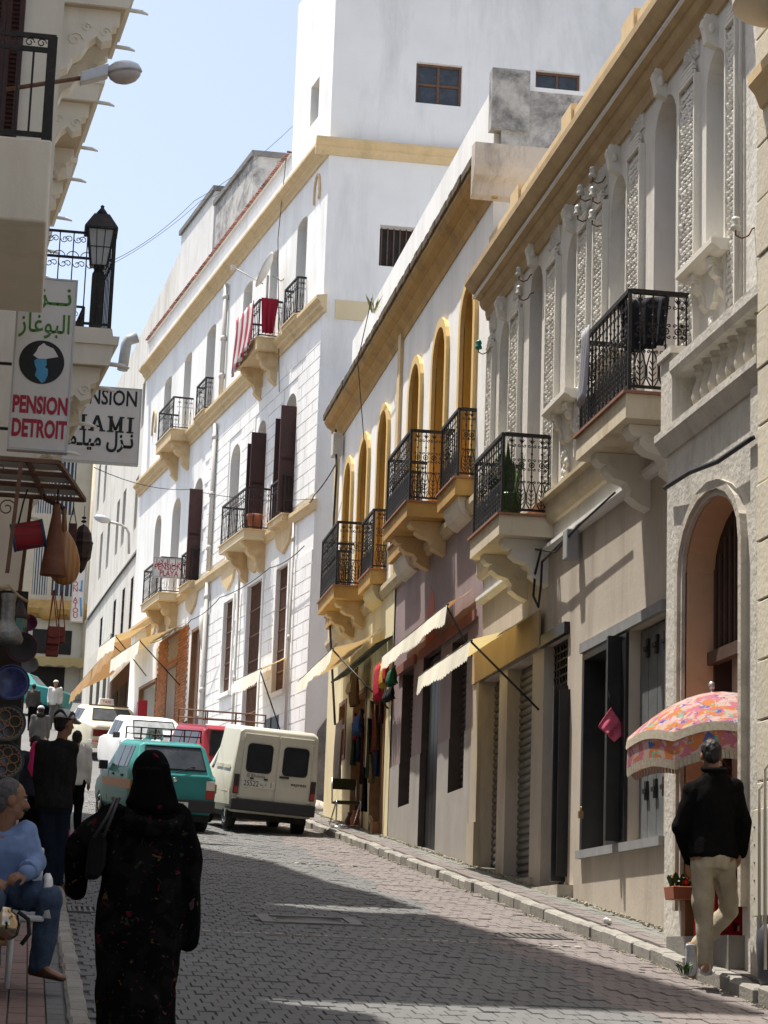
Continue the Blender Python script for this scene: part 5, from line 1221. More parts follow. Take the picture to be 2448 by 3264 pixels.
# ------------------------------------------------------------------ people
def fuse(mb, name, m, parent, voxel=.014, it=4, label=None, disp=0.0, dscale=.18):
    "weld overlapping solids into one continuous skin"
    me = mb.mesh(name, m)
    bm = bmesh.new(); bm.from_mesh(me); bmesh.ops.recalc_face_normals(bm, faces=bm.faces); bm.to_mesh(me); bm.free()
    t = bpy.data.objects.new('t', me); COL.objects.link(t)
    r = t.modifiers.new('r', 'REMESH'); r.mode = 'VOXEL'; r.voxel_size = voxel
    s = t.modifiers.new('s', 'SMOOTH'); s.iterations = it; s.factor = .5
    bpy.context.view_layer.update()
    me2 = bpy.data.meshes.new_from_object(t.evaluated_get(bpy.context.evaluated_depsgraph_get())); bpy.data.objects.remove(t)
    if disp:
        ns = [v.normal.copy() for v in me2.vertices]
        for v, n in zip(me2.vertices, ns):
            p = v.co; k = noise.noise(Vector((p.x / dscale, p.y / dscale, p.z / (dscale * 2.2)))) + .6 * noise.noise(Vector((p.x / dscale * 2.3 + 7, p.y / dscale * 2.3, p.z / (dscale * 1.4))))
            v.co = p + n * disp * k
    me2.materials.clear(); me2.materials.append(m if not isinstance(m, list) else m[0])
    me2.polygons.foreach_set('use_smooth', [True] * len(me2.polygons)); me2.update()
    o = bpy.data.objects.new(name, me2); COL.objects.link(o); o.parent = parent
    if label: o['label'] = label
    return o
def limb(mb, pts, rs_):
    "tapered limb through joints with rounded joints"
    pts = [Vector(p) for p in pts]
    out = [pts[0]]; rr = [rs_[0]]
    for i in range(1, len(pts)):
        for k in (1, 2, 3): out.append(pts[i - 1].lerp(pts[i], k / 3)); rr.append(rs_[i - 1] + (rs_[i] - rs_[i - 1]) * k / 3)
    mb.tube(out, rr, 10)
    for p, r in zip(pts, rs_): mb.ball(p, r, r, r, 10, 6)
def ell(c, rx, ry, yaw=0, n=16):
    ca, sa = math.cos(yaw), math.sin(yaw)
    return [Vector((c[0] + rx * math.cos(a) * ca - ry * math.sin(a) * sa, c[1] + rx * math.cos(a) * sa + ry * math.sin(a) * ca, c[2])) for a in [2 * math.pi * i / n for i in range(n)]]
def head(mb, c, s, yaw, pitch=0):
    M = Matrix.Rotation(yaw, 3, 'Z') @ Matrix.Rotation(pitch, 3, 'X'); c = Vector(c)
    T = lambda x, y, z: c + M @ Vector((x, y, z)) * s
    def bl(x, y, z, a, b, d):
        prof = [(max(1e-4, math.sin(math.pi * i / 8)), -math.cos(math.pi * i / 8)) for i in range(9)]
        mb.lathe(prof, 14, T(x, y, z), 0, True, M @ Matrix.Diagonal((a * s, b * s, d * s)), cap=False)
    bl(0, -.005, .02, .077, .096, .095); bl(0, .02, -.045, .062, .073, .075); bl(0, .045, -.085, .042, .045, .035)
    mb.tube([T(0, .085, .012), T(0, .100, -.012), T(0, .113, -.036), T(0, .09, -.045)], [.007 * s, .011 * s, .017 * s, .010 * s], 7)
    bl(0, .078, -.068, .026, .016, .012); bl(0, .088, .022, .045, .012, .010)
    for sg in (-1, 1): bl(sg * .077, -.008, -.015, .012, .026, .036); bl(sg * .04, .066, -.03, .022, .02, .02)
    return T, M
def hand(mb, w, d, up, s, curl=.5, sg=1):
    "palm with four fingers and a thumb: w wrist, d pointing direction, up back-of-hand direction"
    w, d, up = Vector(w), Vector(d).normalized(), Vector(up); up = (up - d * up.dot(d)).normalized(); sd = d.cross(up) * sg
    R_ = [[w + sd * (.030 * s * a_) * math.cos(t) + up * (.013 * s * a_) * math.sin(t) + d * (.085 * s * q) for t in [2 * math.pi * i / 10 for i in range(10)]] for q, a_ in ((-.2, .75), (.2, 1), (.7, 1.25), (1.0, 1.2))]
    mb.loft(R_)
    for k, (o, l) in enumerate(((-.028, .062), (-.010, .072), (.009, .068), (.027, .052))):
        p = w + d * .08 * s + sd * o * s; q = [p]; a = curl * .4
        for j in range(3): v = d * math.cos(a) - up * math.sin(a); p = p + v * l * s * (.42, .32, .26)[j]; q.append(p); a += curl
        mb.tube(q, [.0095 * s, .009 * s, .008 * s, .0065 * s], 7)
    p = w + d * .025 * s - sd * .026 * s; v = (d * .7 - sd * .6 - up * .35).normalized(); mb.tube([p, p + v * .03 * s, p + v * .05 * s + d * .01 * s, p + v * .055 * s + d * .032 * s], [.013 * s, .0115 * s, .010 * s, .007 * s], 7)
def foot(mb, ank, toe_dir, s, L=.24, sole=.0):
    a = Vector(ank); d = Vector(toe_dir); d.normalize(); sd = d.cross(Vector((0, 0, 1))); sd = sd.normalized() if sd.length > .1 else Vector((1, 0, 0)); up = sd.cross(d)
    h = .075 * s
    rings = []
    for q, w_, t_ in ((-.26, .025, .06), (-.2, .034, .08), (0, .038, .085), (.25, .044, .06), (.5, .047, .045), (.68, .040, .034), (.76, .02, .022)):
        c = a + d * L * q - up * (h - t_ * s * .5)
        rings.append([c + sd * w_ * s * math.cos(t) + up * t_ * s * .5 * math.sin(t) for t in [2 * math.pi * i / 12 for i in range(12)]])
    mb.loft(rings)
def joints(H, cx=0, stride=0.0, spread=.09, arms=None, lean=0.0):
    s = H / 1.75
    J = dict(head=(0, .02 + lean, 1.62), neck=(0, lean * .9, 1.47), chest=(0, lean * .8, 1.30), waist=(0, lean * .3, 1.06), hip=(0, 0, .95),
             shl=(-.175, lean * .8, 1.43), shr=(.175, lean * .8, 1.43), ell=(-.225, -.02 + lean * .6, 1.15), elr=(.225, -.02 + lean * .6, 1.15), wrl=(-.23, .06, .92), wrr=(.23, .06, .92),
             hpl=(-spread, 0, .92), hpr=(spread, 0, .92), knl=(-spread, stride * .5 + .03, .50), knr=(spread, -stride * .4 + .02, .50), anl=(-spread, stride, .08), anr=(spread, -stride, .08))
    if arms: J.update(arms)
    return {k: Vector(v) * s for k, v in J.items()}, s
def figure(t, J, s, mats, yaw=0, hyaw=0, hpitch=0, vox=.014, hands=False, face=False, hairm=hair, wide=1.0, toes=None, hem=-.08, cap=None, hairlen=0, sleeves=True, skirt=None, bare=False, curl=.5):
    "one continuous body, with jacket, trousers, shoes and hair as its children"
    top, low, shoe = mats; J = {k: Vector(v) for k, v in J.items()}
    b = MB(); T, M = head(b, J['head'], s, hyaw, hpitch)
    limb(b, [J['head'] + Vector((0, -.01, -.05)) * s, J['neck'] + Vector((0, 0, -.03)) * s], [.052 * s, .056 * s])
    def torso(mb, e, z_low):
        sv = (J['shr'] - J['shl']); ty = math.atan2(sv.y, sv.x)
        C = [(J['hip'] + Vector((0, 0, z_low)) * s, .155, .115), (J['hip'], .165 * wide, .12), (J['waist'], .145 * wide, .105), ((J['waist'] + J['chest']) / 2, .155 * wide, .11), (J['chest'], .17 * wide, .118), (J['chest'] + Vector((0, 0, .09)) * s, .165, .105), (J['neck'] + Vector((0, 0, -.045)) * s, .10, .075), (J['neck'] + Vector((0, 0, .0)) * s, .062, .06)]
        mb.loft([ell(c, (rx + e) * s, (ry + e) * s, ty) for c, rx, ry in C])
        for k in ('shl', 'shr'): limb(mb, [J['neck'] + Vector((0, 0, -.07)) * s, J[k]], [.07 * s, .062 * s + e])
    torso(b, 0, -.06)
    arms = (('shl', 'ell', 'wrl', -1), ('shr', 'elr', 'wrr', 1))
    for a, e, w, sg in arms:
        limb(b, [J[a], J[e], J[w]], [.05 * s, .04 * s, .028 * s]); d = J[w] - J[e]
        if hands: hand(b, J[w], J.get(w + '_d', d), J.get(w + '_u', Vector((sg, 0, .3))), s, curl, 1 if sg < 0 else -1)
        else: limb(b, [J[w], J[w] + d.normalized() * .09 * s, J[w] + d.normalized() * .15 * s], [.032 * s, .036 * s, .02 * s])
    legs = (('hpl', 'knl', 'anl', -1), ('hpr', 'knr', 'anr', 1)); toes = toes or {}
    for h, k, a, sg in legs:
        limb(b, [J[h], J[k], J[a]], [.075 * s, .05 * s, .034 * s]); foot(b, J[a], toes.get(sg, (sg * .15, 1, -.08)), s)
    fuse(b, 'body', skin, t, vox if not hands else .008, 3)
    j = MB(); torso(j, .022, hem)
    if sleeves:
        for a, e, w, sg in arms: limb(j, [J[a], J[e], J[w]], [.073 * s, .063 * s, .047 * s])
    jk = fuse(j, 'jacket', top, t, vox, 2, disp=.017 * s, dscale=.10)
    l = MB()
    if skirt: l.loft([ell(J['hip'] + Vector((0, 0, .08)) * s, .17 * s, .13 * s), ell(J['hip'] + Vector((0, 0, -.1)) * s, .2 * s, .16 * s), ell(Vector((0, 0, .5 * s)), .22 * s, .19 * s), ell(Vector((0, 0, .1 * s)), .25 * s, .24 * s)])
    else:
        l.loft([ell(J['hip'] + Vector((0, 0, .09)) * s, .15 * s, .112 * s), ell(J['hip'], .172 * s, .13 * s), ell(J['hip'] + Vector((0, 0, -.09)) * s, .165 * s, .125 * s)])
        for h, k, a, sg in legs: limb(l, [J[h], J[k], J[a] + Vector((0, 0, -.0))], [.098 * s, .078 * s, .066 * s])
    fuse(l, 'trousers' if not skirt else 'skirt', low, t, vox, 2, disp=.018 * s, dscale=.085)
    if shoe:
        for h, k, a, sg in legs:
            f = MB(); foot(f, J[a] + Vector((0, 0, .0)), toes.get(sg, (sg * .15, 1, -.08)), s * 1.12, .25 * s); fuse(f, 'shoe', shoe, t, .01, 2)
    h_ = MB(); prof = [(max(1e-4, math.sin(math.pi * i / 10)), -math.cos(math.pi * i / 10)) for i in range(3, 11)]
    h_.lathe(prof, 18, T(0, -.020, .028), 0, True, M @ Matrix.Diagonal((.082 * s, .094 * s, .098 * s)), cap=True)
    prof2 = [(max(1e-4, math.sin(math.pi * i / 8)), -math.cos(math.pi * i / 8)) for i in range(9)]
    h_.lathe(prof2, 16, T(0, -.047, -.012), 0, True, M @ Matrix.Diagonal((.072 * s, .056 * s, .078 * s)), cap=False)
    fuse(h_, 'hair', hairm, t, .008, 1, disp=.006, dscale=.018)
    if face:
        e_ = MB(); w_ = MB()
        for sg in (-1, 1):
            w_.ball(T(sg * .032, .083, .002), .012 * s, .008 * s, .007 * s, 8, 5); e_.ball(T(sg * .032, .090, .002), .006 * s, .004 * s, .006 * s, 6, 4)
            e_.tube([T(sg * .012, .095, .020), T(sg * .034, .093, .026), T(sg * .054, .075, .018)], [.004 * s, .006 * s, .003 * s], 5)
        w_.build('eyes', mat('eye white', (.5, .47, .42), rough=.3), t); e_.build('brows_and_pupils', hair, t)
        f = MB(); f.tube([T(-.038, .078, -.064), T(-.02, .100, -.055), T(0, .106, -.051), T(.02, .100, -.055), T(.038, .078, -.064)], [.005 * s, .010 * s, .010 * s, .010 * s, .005 * s], 6); f.build('moustache', hair, t)
    return T, M
def local(Y0, base):
    "photo pixel + depth offset -> coordinates relative to the figure's foot point"
    return lambda px, py, dy=0.0: at(px, py, Y0 + dy) - base
black_cloth = mat('black wool jacket', (.007, .0065, .0065), rough=.95, var=.3, scale=30, spec=.04, bump=.3, bscale=120)
khaki = mat('khaki cotton', (.38, .325, .235), rough=.95, var=.14, scale=14, spec=.05, bump=.2, bscale=120)
denim = mat('blue denim', (.06, .085, .135), rough=.95, var=.25, scale=30, spec=.05, bump=.25, bscale=160, stain=(.13, .16, .21), stain_amt=.5, sscale=5)
darkdenim = mat('dark denim', (.014, .02, .033), spec=.04, rough=.95, var=.2, scale=30)
blueshirt = mat('light blue cotton', (.19, .265, .44), rough=.95, var=.12, scale=20, spec=.05, bump=.2, bscale=150)
charcoal = mat('charcoal fleece', (.022, .021, .02), rough=.95, var=.3, scale=30, spec=.04, bump=.3, bscale=90)
brownleather = mat('brown leather', (.065, .028, .016), rough=.5, var=.2, scale=20)
trainer = mat('white and blue trainer', (.50, .51, .52), rough=.6, var=.15, scale=8, stain=(.08, .2, .42), stain_amt=.95, sscale=9)
whitecloth = mat('off white cloth', (.62, .61, .56), rough=.9, var=.06, scale=15)

# ---- man in black jacket leaning by the doorway
base = G(2252, 3106, .113); Y0 = base.y; Lc = local(Y0, base)
t = thing('person', 'man in black jacket and khaki trousers leaning by the doorway, seen from behind', 'person', base)
s = .89
J = dict(head=Lc(2267, 2408, .05), neck=Lc(2277, 2462), chest=Lc(2274, 2560, .0), waist=Lc(2268, 2660, -.02), hip=Lc(2271, 2735, -.03),
         shl=Lc(2209, 2523), shr=Lc(2338, 2512), ell=Lc(2166, 2636, .02), wrl=Lc(2196, 2742, .2), elr=Lc(2372, 2622, .0), wrr=Lc(2362, 2722, .02),
         hpl=Lc(2236, 2752, -.03), hpr=Lc(2308, 2752, -.03), knl=Lc(2243, 2915, .0), anl=Lc(2250, 3072, .0), knr=Lc(2325, 2905, .16), anr=Lc(2210, 3030, .22))
J['wrr_d'] = Vector((-.25, .1, -1)); J['wrr_u'] = Vector((1, -.5, 0))
figure(t, J, s, (black_cloth, khaki, trainer), hyaw=-.15, hpitch=-.3, hands=True, wide=1.12, hem=-.0, toes={-1: (.35, 1, -.05), 1: (.12, .12, -1)})
mb = MB(); c = J['neck']; mb.tube([c + Vector((.075 * math.cos(a), .07 * math.sin(a), .02 + .012 * math.sin(a))) for a in [i * math.pi / 8 for i in range(16)]], .024, 6, closed=True); mb.build('collar', black_cloth, t)

# ---- seated man on the left
Y0 = 13.0; base = Vector((at(60, 3120, Y0).x, Y0, gz(Y0) + .085)); Lc = local(Y0, base)
t = thing('person', 'seated man with moustache, pale blue shirt and jeans on the left pavement', 'person', base)
J = dict(head=Lc(33, 2547), neck=Lc(6, 2650, .03), chest=Lc(2, 2715, .02), waist=Lc(-4, 2790, .04), hip=Lc(-6, 2835, .06),
         shl=Lc(80, 2660, .02), shr=Lc(-78, 2660, .06), ell=Lc(118, 2748, -.02), wrl=Lc(82, 2783, -.22), elr=Lc(-115, 2755, .0), wrr=Lc(-40, 2800, -.25),
         hpl=Lc(28, 2842, .02), hpr=Lc(-40, 2845, .02), knl=Lc(158, 2868, -.22), anl=Lc(128, 3068, -.12), knr=Lc(-30, 2870, -.42), anr=Lc(-40, 3080, -.38))
J['wrl_d'] = Vector((-.6, -.45, -.25)); J['wrl_u'] = Vector((.1, -.5, .9)); J['wrr_d'] = Vector((.7, -.4, -.2)); J['wrr_u'] = Vector((-.1, -.4, .9))
# body faces the camera, so left and right are mirrored along x
figure(t, J, .98, (blueshirt, denim, brownleather), hyaw=-1.35, hpitch=-.05, hands=True, face=True, hairm=hairgrey, wide=1.08, hem=-.05, toes={-1: (.75, -.6, -.12), 1: (-.1, -1, -.1)}, curl=.75)
c = MB()
hx = base
q = lambda px, py, dy=0: Lc(px, py, dy)
ch = thing('plastic_chair', 'white plastic garden armchair under the seated man', 'chair', base)
seat_z = J['hip'].z - .16
m = MB(); m.box(-.42, .12, -.26, .28, seat_z - .02, seat_z + .015); m.build('seat', signwhite, ch, bevel=.012)
m = MB(); m.box(-.40, .10, .28, .32, seat_z + .02, seat_z + .42); m.build('backrest', signwhite, ch, bevel=.012)
for sx in (-.40, .10):
    for sy in (-.24, .28):
        m = MB(); lx = sx if sx < 0 else -.06; m.tube([(lx, sy, seat_z - .02), (lx * 1.05, sy * 1.1, .0)], [.025, .018], 6); m.build('leg', signwhite, ch)
    m = MB(); m.tube([(sx + .03, .3, seat_z + .25), (sx + .03, .0, seat_z + .23), (sx + .03, -.22, seat_z + .2), (sx + .03, -.25, seat_z)], .026, 6); m.build('armrest', signwhite, ch)

mb = MB(); c = J['neck']; mb.tube([c + Vector((.078 * math.cos(a), .07 * math.sin(a) - .01, .0 - .03 * math.sin(a) * -1)) for a in [i * math.pi / 8 for i in range(16)]], .017, 6, closed=True); fuse(mb, 'collar', blueshirt, t, .01, 1)
for k_ in ('wrl', 'wrr'): mb = MB(); d_ = (J[k_] - J['el' + k_[2]]).normalized(); mb.tube([J[k_] - d_ * .10, J[k_] - d_ * .035], [.058, .062], 10); fuse(mb, 'rolled_cuff', blueshirt, t, .01, 1, disp=.006, dscale=.05)

# ---- woman in black flowered robe, from behind
Y0 = 11.2; base = Vector((at(470, 3400, Y0).x, Y0, gz(Y0))); Lc = local(Y0, base)
flower = spots('black cloth with red and gold flowers', (.0035, .0035, .004), (((.008, .0075, .007), .7, .52), ((.075, .006, .014), 1.7, .655), ((.09, .05, .02), 2.2, .675), ((.018, .026, .012), 2.4, .66), ((.06, .035, .035), 2.6, .69)), scale=9)
scarfm = spots('black scarf with pink print', (.0035, .0035, .004), (((.26, .01, .06), .7, .60),), scale=10)
t = thing('person', 'woman in black flowered robe and headscarf walking away in the foreground', 'person', base)
z = lambda py: at(470, py, Y0).z - base.z
X = lambda px, py: at(px, py, Y0).x - base.x
s = .92
b = MB(); Hd = Lc(482, 2470, .03); head(b, Hd, s, -.05)
limb(b, [Hd + Vector((0, -.01, -.06)), Lc(480, 2560)], [.05, .055])
b.loft([ell(Vector((X(463, p), 0, z(p))), r, r * .6) for p, r in ((2570, .06), (2620, .13), (2760, .14), (2900, .15), (3050, .15), (3200, .12))])
sl_, sr = Lc(375, 2625), Lc(560, 2625)
el_, er = Lc(258, 2695), Lc(602, 2780)
wl, wr_ = Lc(242, 2765, .07), Lc(597, 2930, .03)
limb(b, [sl_, el_, wl], [.04, .034, .024]); limb(b, [sr, er, wr_], [.04, .03, .022]); hand(b, wl, (0, .1, -1), (-1, 0, 0), .8); hand(b, wr_, (0, .1, -1), (1, 0, 0), .8)
for sg in (-1, 1): limb(b, [Vector((X(440, 3050) + sg * .08, 0, z(3080))), Vector((X(440, 3200) + sg * .08, .05 * sg, .42)), Vector((X(440, 3300) + sg * .08, .1 * sg, .07))], [.085, .055, .035]); foot(b, Vector((X(440, 3300) + sg * .08, .1 * sg, .075)), (0, 1, -.05), .95)
fuse(b, 'body', skin, t, .012, 3)
r = MB(); prof = [(2545, 455, 505, .07), (2580, 395, 548, .10), (2625, 345, 590, .14), (2700, 325, 594, .16), (2780, 320, 592, .16), (2880, 308, 588, .165), (2990, 303, 580, .175), (3080, 302, 568, .18), (3140, 303, 550, .19), (3180, 305, 556, .2), (3264, 308, 566, .215), (3420, 306, 580, .24)]
rings = []
for k, (py, a, c_, dp) in enumerate(prof):
    xa, xb = X(a, py), X(c_, py); cx_, rx = (xa + xb) / 2, (xb - xa) / 2; zz = z(py) if py < 3400 else .03
    pts = []
    for i in range(40):
        a_ = 2 * math.pi * i / 40; f = 1 + (.045 * math.sin(a_ * 7 + k * .35) + .03 * math.sin(a_ * 11 - k * .5)) * min(1, max(0, (k - 3) / 5))
        pts.append(Vector((cx_ + rx * math.cos(a_) * (1 + (f - 1) * .5), dp * 1.02 * math.sin(a_) * f, zz)))
    rings.append(pts)
r.loft(rings)
limb(r, [Lc(372, 2612), Lc(300, 2650, .0), Lc(254, 2700, .0), Lc(243, 2760, .04), Lc(238, 2830, .08)], [.085, .088, .075, .065, .058])
limb(r, [Lc(560, 2612), Lc(604, 2740, -.0), Lc(606, 2860, .02), Lc(594, 2998, .04)], [.085, .066, .058, .05])
fuse(r, 'robe', flower, t, .012, 2, disp=.018, dscale=.11)
r = MB(); r.tube([Lc(400, 2575, -.05), Lc(420, 2620, -.14), Lc(490, 2648, -.175), Lc(550, 2640, -.15), Lc(585, 2600, -.06)], [.02, .045, .055, .045, .02], 8)
fuse(r, 'hood', flower, t, .012, 3, disp=.006, dscale=.1)
r = MB(); r.ball(Hd + Vector((0, -.005, .015)), .098, .118, .115, 16, 10)
r.loft([ell(Vector((Hd.x + o, -.01, z(p))), rx, ry) for p, rx, ry, o in ((2455, .09, .108, 0), (2500, .095, .112, 0), (2530, .11, .125, .005), (2560, .135, .135, .01), (2580, .13, .14, .02), (2600, .08, .12, .04))])
r.tube([Hd + Vector((.06, -.09, .05)), Hd + Vector((.08, -.10, -.06)), Hd + Vector((.11, -.09, -.16)), Hd + Vector((.15, -.06, -.22))], [.03, .035, .03, .015], 8)
fuse(r, 'headscarf', scarfm, t, .011, 3, disp=.009, dscale=.09)
mb = MB(); p0 = Lc(305, 2650, -.16)
bag = thing('shoulder_bag', 'black leather shoulder bag hanging at the robed woman\'s left side', 'bag', base)
mb.loft([[Vector((X(a, p), d, z(p))) for a, d in ((l, -.13), (rr - 6, -.15), (rr - 6, .02), (l, .02))] for p, l, rr in ((2665, 292, 338), (2700, 280, 345), (2770, 272, 340), (2812, 268, 318))], smooth=False)
mb.build('bag_body', mat('black leather', (.006, .005, .0055), rough=.6, var=.3, scale=20, spec=.12), bag, bevel=.02)
mb = MB(); mb.tube([Lc(300, 2670, -.14), Lc(345, 2600, -.13), Lc(368, 2548, -.06), Lc(360, 2545, .04)], .011, 5); mb.tube([Lc(330, 2670, -.16), Lc(358, 2600, -.15), Lc(380, 2545, -.07)], .009, 5); mb.build('strap', mat('grey strap leather', (.025, .024, .025), rough=.5), bag)

# ---- man with a striped cap
Y0 = 20.9; base = Vector((at(172, 2835, Y0).x, Y0, gz(Y0) + .05)); Lc = local(Y0, base)
t = thing('person', 'man in dark fleece, jeans and black and white cap standing at the left kerb', 'person', base)
J = dict(head=Lc(205, 2305, .0), neck=Lc(195, 2360), chest=Lc(178, 2430), waist=Lc(170, 2510), hip=Lc(172, 2560), shl=Lc(138, 2385), shr=Lc(228, 2388), ell=Lc(126, 2480), elr=Lc(222, 2490, .05), wrl=Lc(135, 2560, .1), wrr=Lc(215, 2560, .15),
         hpl=Lc(152, 2570), hpr=Lc(196, 2570), knl=Lc(152, 2700), knr=Lc(188, 2700, .03), anl=Lc(154, 2812), anr=Lc(185, 2812, .03))
T, M = figure(t, J, .98, (charcoal, darkdenim, None), hyaw=-.9, hem=-.06, toes={-1: (.6, .8, -.08), 1: (.9, .5, -.08)}, face=False)
m = MB(); prof = [(max(1e-4, math.sin(math.pi * i / 12)), -math.cos(math.pi * i / 12)) for i in range(6, 13)]
m.lathe(prof, 20, T(0, -.008, .045), 0, True, M @ Matrix.Diagonal((.094, .112, .092)), cap=True)
capm = mat('white cap cotton', (.55, .55, .54), rough=.9, var=.1, scale=20)
m.build('cap', capm, t)
cs = lambda th, ph, k_=1.0: T(.094 * k_ * math.sin(ph) * math.cos(th), -.008 + .112 * k_ * math.sin(ph) * math.sin(th), .045 + .092 * k_ * math.cos(ph))
m = MB(); m.tube([cs(rad(a), rad(88 - 42 * math.sin(math.pi * i / 8)), 1.0) for i, a in enumerate(range(-100, -19, 10))], [.008, .014, .018, .02, .02, .018, .014, .010, .006], 6); m.tube([cs(rad(a), rad(90 - 35 * math.sin(math.pi * i / 8)), 1.0) for i, a in enumerate(range(-10, 71, 10))], [.006, .012, .016, .018, .018, .016, .012, .008, .005], 6); m.build('cap_swoosh', signblack, t)
m = MB(); m.loft([[T(x, y, zz) for x, y, zz in ((-.08, .08, .04), (-.05, .17, .02), (0, .19, .018), (.05, .17, .02), (.08, .08, .04), (.05, .1, .055), (0, .11, .058), (-.05, .1, .055))], [T(x, y, zz - .012) for x, y, zz in ((-.08, .08, .04), (-.05, .17, .02), (0, .19, .018), (.05, .17, .02), (.08, .08, .04), (.05, .1, .055), (0, .11, .058), (-.05, .1, .055))]], smooth=False); m.build('cap_peak', whitecloth, t)
for k in ('anl', 'anr'):
    a = J[k]; m = MB(); d = Vector((.75, .65, 0)); m.tube([a + Vector((-.02, -.02, -.075)), a + d * .18 + Vector((0, 0, -.08))], .035, 6); m.tube([a + d * .02 + Vector((-.04, .04, -.04)), a + d * .08 + Vector((0, 0, .0)), a + d * .02 + Vector((.05, -.04, -.04))], .012, 5); m.build('sandal', brownleather, t)

# ---- other walkers, built from one pose each
def walker(label, px, py, Y, H, mats, heading=0, stride=.12, hyaw=0, extra=None, arms=None, skirt=None, hairm=hair, vox=.022):
    base = at(px, py, Y); t = thing('person', label, 'person', (base.x, Y, gz(Y) + .02), heading)
    J, s = joints(H, stride=stride, arms=arms); T, M = figure(t, J, s, mats, hyaw=hyaw, vox=vox, skirt=skirt, hairm=hairm, hem=-.1)
    if extra: extra(t, T, M, s)
    return t
def capx(m_):
    def f(t, T, M, s):
        m = MB(); prof = [(max(1e-4, math.sin(math.pi * i / 12)), -math.cos(math.pi * i / 12)) for i in range(6, 13)]
        m.lathe(prof, 14, T(0, -.005, .045), 0, True, M @ Matrix.Diagonal((.098 * s, .11 * s, .09 * s)), cap=True); m.build('cap', m_, t)
    return f
walker('woman in a cream waistcoat and black trousers beyond the man in the striped cap', 228, 2640, 30.5, 1.48, (whitecloth, black_cloth, black_cloth), 0, .1)
def hood(t, T, M, s):
    m = MB(); m.ball(T(0, -.09, -.13), .12 * s, .09 * s, .08 * s); fuse(m, 'hood', charcoal, t, .02, 2); capx(mat('grey white cap', (.45, .46, .48)))(t, T, M, s)
walker('man in grey hooded sweatshirt and pale trousers with a light cap walking uphill', 124, 2365, 52, 1.55, (mat('grey sweatshirt', (.09, .085, .08), rough=.95), mat('tan trousers', (.33, .27, .2)), black_cloth), .05, .12, extra=hood)
walker('man in dark clothes far up the street near the black doorway', 104, 2260, 71, 1.5, (mat('dark brown coat', (.05, .042, .034)), black_cloth, black_cloth), 0, .08, vox=.03)
walker('man in white pullover and grey trousers far up the street facing the camera', 172, 2275, 72, 1.6, (whitecloth, mat('grey trousers', (.12, .115, .11)), black_cloth), math.pi, .05, extra=capx(whitecloth), vox=.03)
walker('person in navy coat half hidden behind the painted plates', 96, 2640, 26, 1.42, (mat('navy coat', (.02, .022, .04)), black_cloth, black_cloth), .1, .05)
walker('child with dark hair walking in the shade beside the navy coat', 118, 2600, 33, 1.2, (mat('dark plum coat', (.05, .025, .035)), black_cloth, black_cloth), 0, .08)
bx_ = at(198, 2690, 21.6)
pk = thing('carrier_bag', 'bright pink carrier bag carried beside the man in the striped cap', 'bag', (bx_.x, 21.6, bx_.z))
m = MB(); m.loft([[Vector((x * w, y * .05, zz)) for x, y in ((-1, -1), (1, -1), (1, 1), (-1, 1))] for w, zz in ((.035, .22), (.07, .1), (.085, 0), (.08, -.1), (.06, -.12))], smooth=False); m.build('bag_body', mat('pink plastic', (.62, .02, .16), rough=.4), pk, bevel=.01)
m = MB(); m.tube([(-.03, 0, .22), (0, 0, .34), (.03, 0, .22)], .008, 5); m.build('handle', MATS['pink plastic'], pk)
m = thing('pink_scarf', 'bright pink cloth over the arm of the navy coated person', 'cloth', (at(112, 2420, 25.7).x, 25.7, at(112, 2420, 25.7).z))
b = MB(); b.loft([ell(Vector((0, 0, zz)), rx, .05) for zz, rx in ((.2, .03), (.1, .07), (0, .06), (-.1, .08), (-.2, .03))]); fuse(b, 'cloth_fold', MATS['pink plastic'], m, .015, 2, disp=.01, dscale=.06)
# ------------------------------------------------------------------ signs
def board(name, label, px0, px1, py0, py1, Y, th=.12, cat='sign', fr=.018, face=signwhite):
    "upright board facing the camera, set by the photo pixels of its corners at depth Y"
    a, b = at(px0, (py0 + py1) / 2, Y), at(px1, (py0 + py1) / 2, Y); zt = at((px0 + px1) / 2, py0, Y).z; zb = at((px0 + px1) / 2, py1, Y).z
    w, h = b.x - a.x, zt - zb
    t = thing(name, label, cat, ((a.x + b.x) / 2, Y, (zt + zb) / 2))
    m = MB(); m.box(-w / 2 + fr, w / 2 - fr, .006, th, -h / 2 + fr, h / 2 - fr); m.build('panel', face, t)
    f = MB(); f.box(-w / 2, -w / 2 + fr, 0, th, -h / 2, h / 2); f.box(w / 2 - fr, w / 2, 0, th, -h / 2, h / 2); f.box(-w / 2 + fr, w / 2 - fr, 0, th, h / 2 - fr, h / 2); f.box(-w / 2 + fr, w / 2 - fr, 0, th, -h / 2, -h / 2 + fr)
    f.build('frame', aluminium, t)
    k = 7000.0 / Y
    L_ = lambda px, py: ((at(px, py, Y).x - (a.x + b.x) / 2), 0, at(px, py, Y).z - (zt + zb) / 2)
    return t, w, h, L_, k
t, w, h, L_, k = board('projecting_sign', 'tall white PENSION DETROIT sign with black disc emblem and green Arabic lettering on the left', 40, 232, 884, 1438, 20.6)
def put(body, px, py, hpx, m, wpx=None, bold=False, al='CENTER', off=0.0, k=None, L=None):
    p = (L or L_)(px, py); return text(body, hpx * 1.38 / k, m, t, (p[0], .004, p[2]), REAR, width=wpx / k if wpx else None, bold=bold, align=al, off=off)
put('PENSION', 128, 1294, 56, signred, 176, True, k=k, off=.006); put('DETROIT', 124, 1369, 58, signred, 176, True, k=k, off=.006)
text('\uFEAF\uFE8E\uFECF\uFEEE\uFE92\uFEDF\uFE8D', 88 / k, signgreen, t, (L_(145, 1030)[0], .004, L_(145, 1034)[2]), REAR, bold=True, width=165 / k)
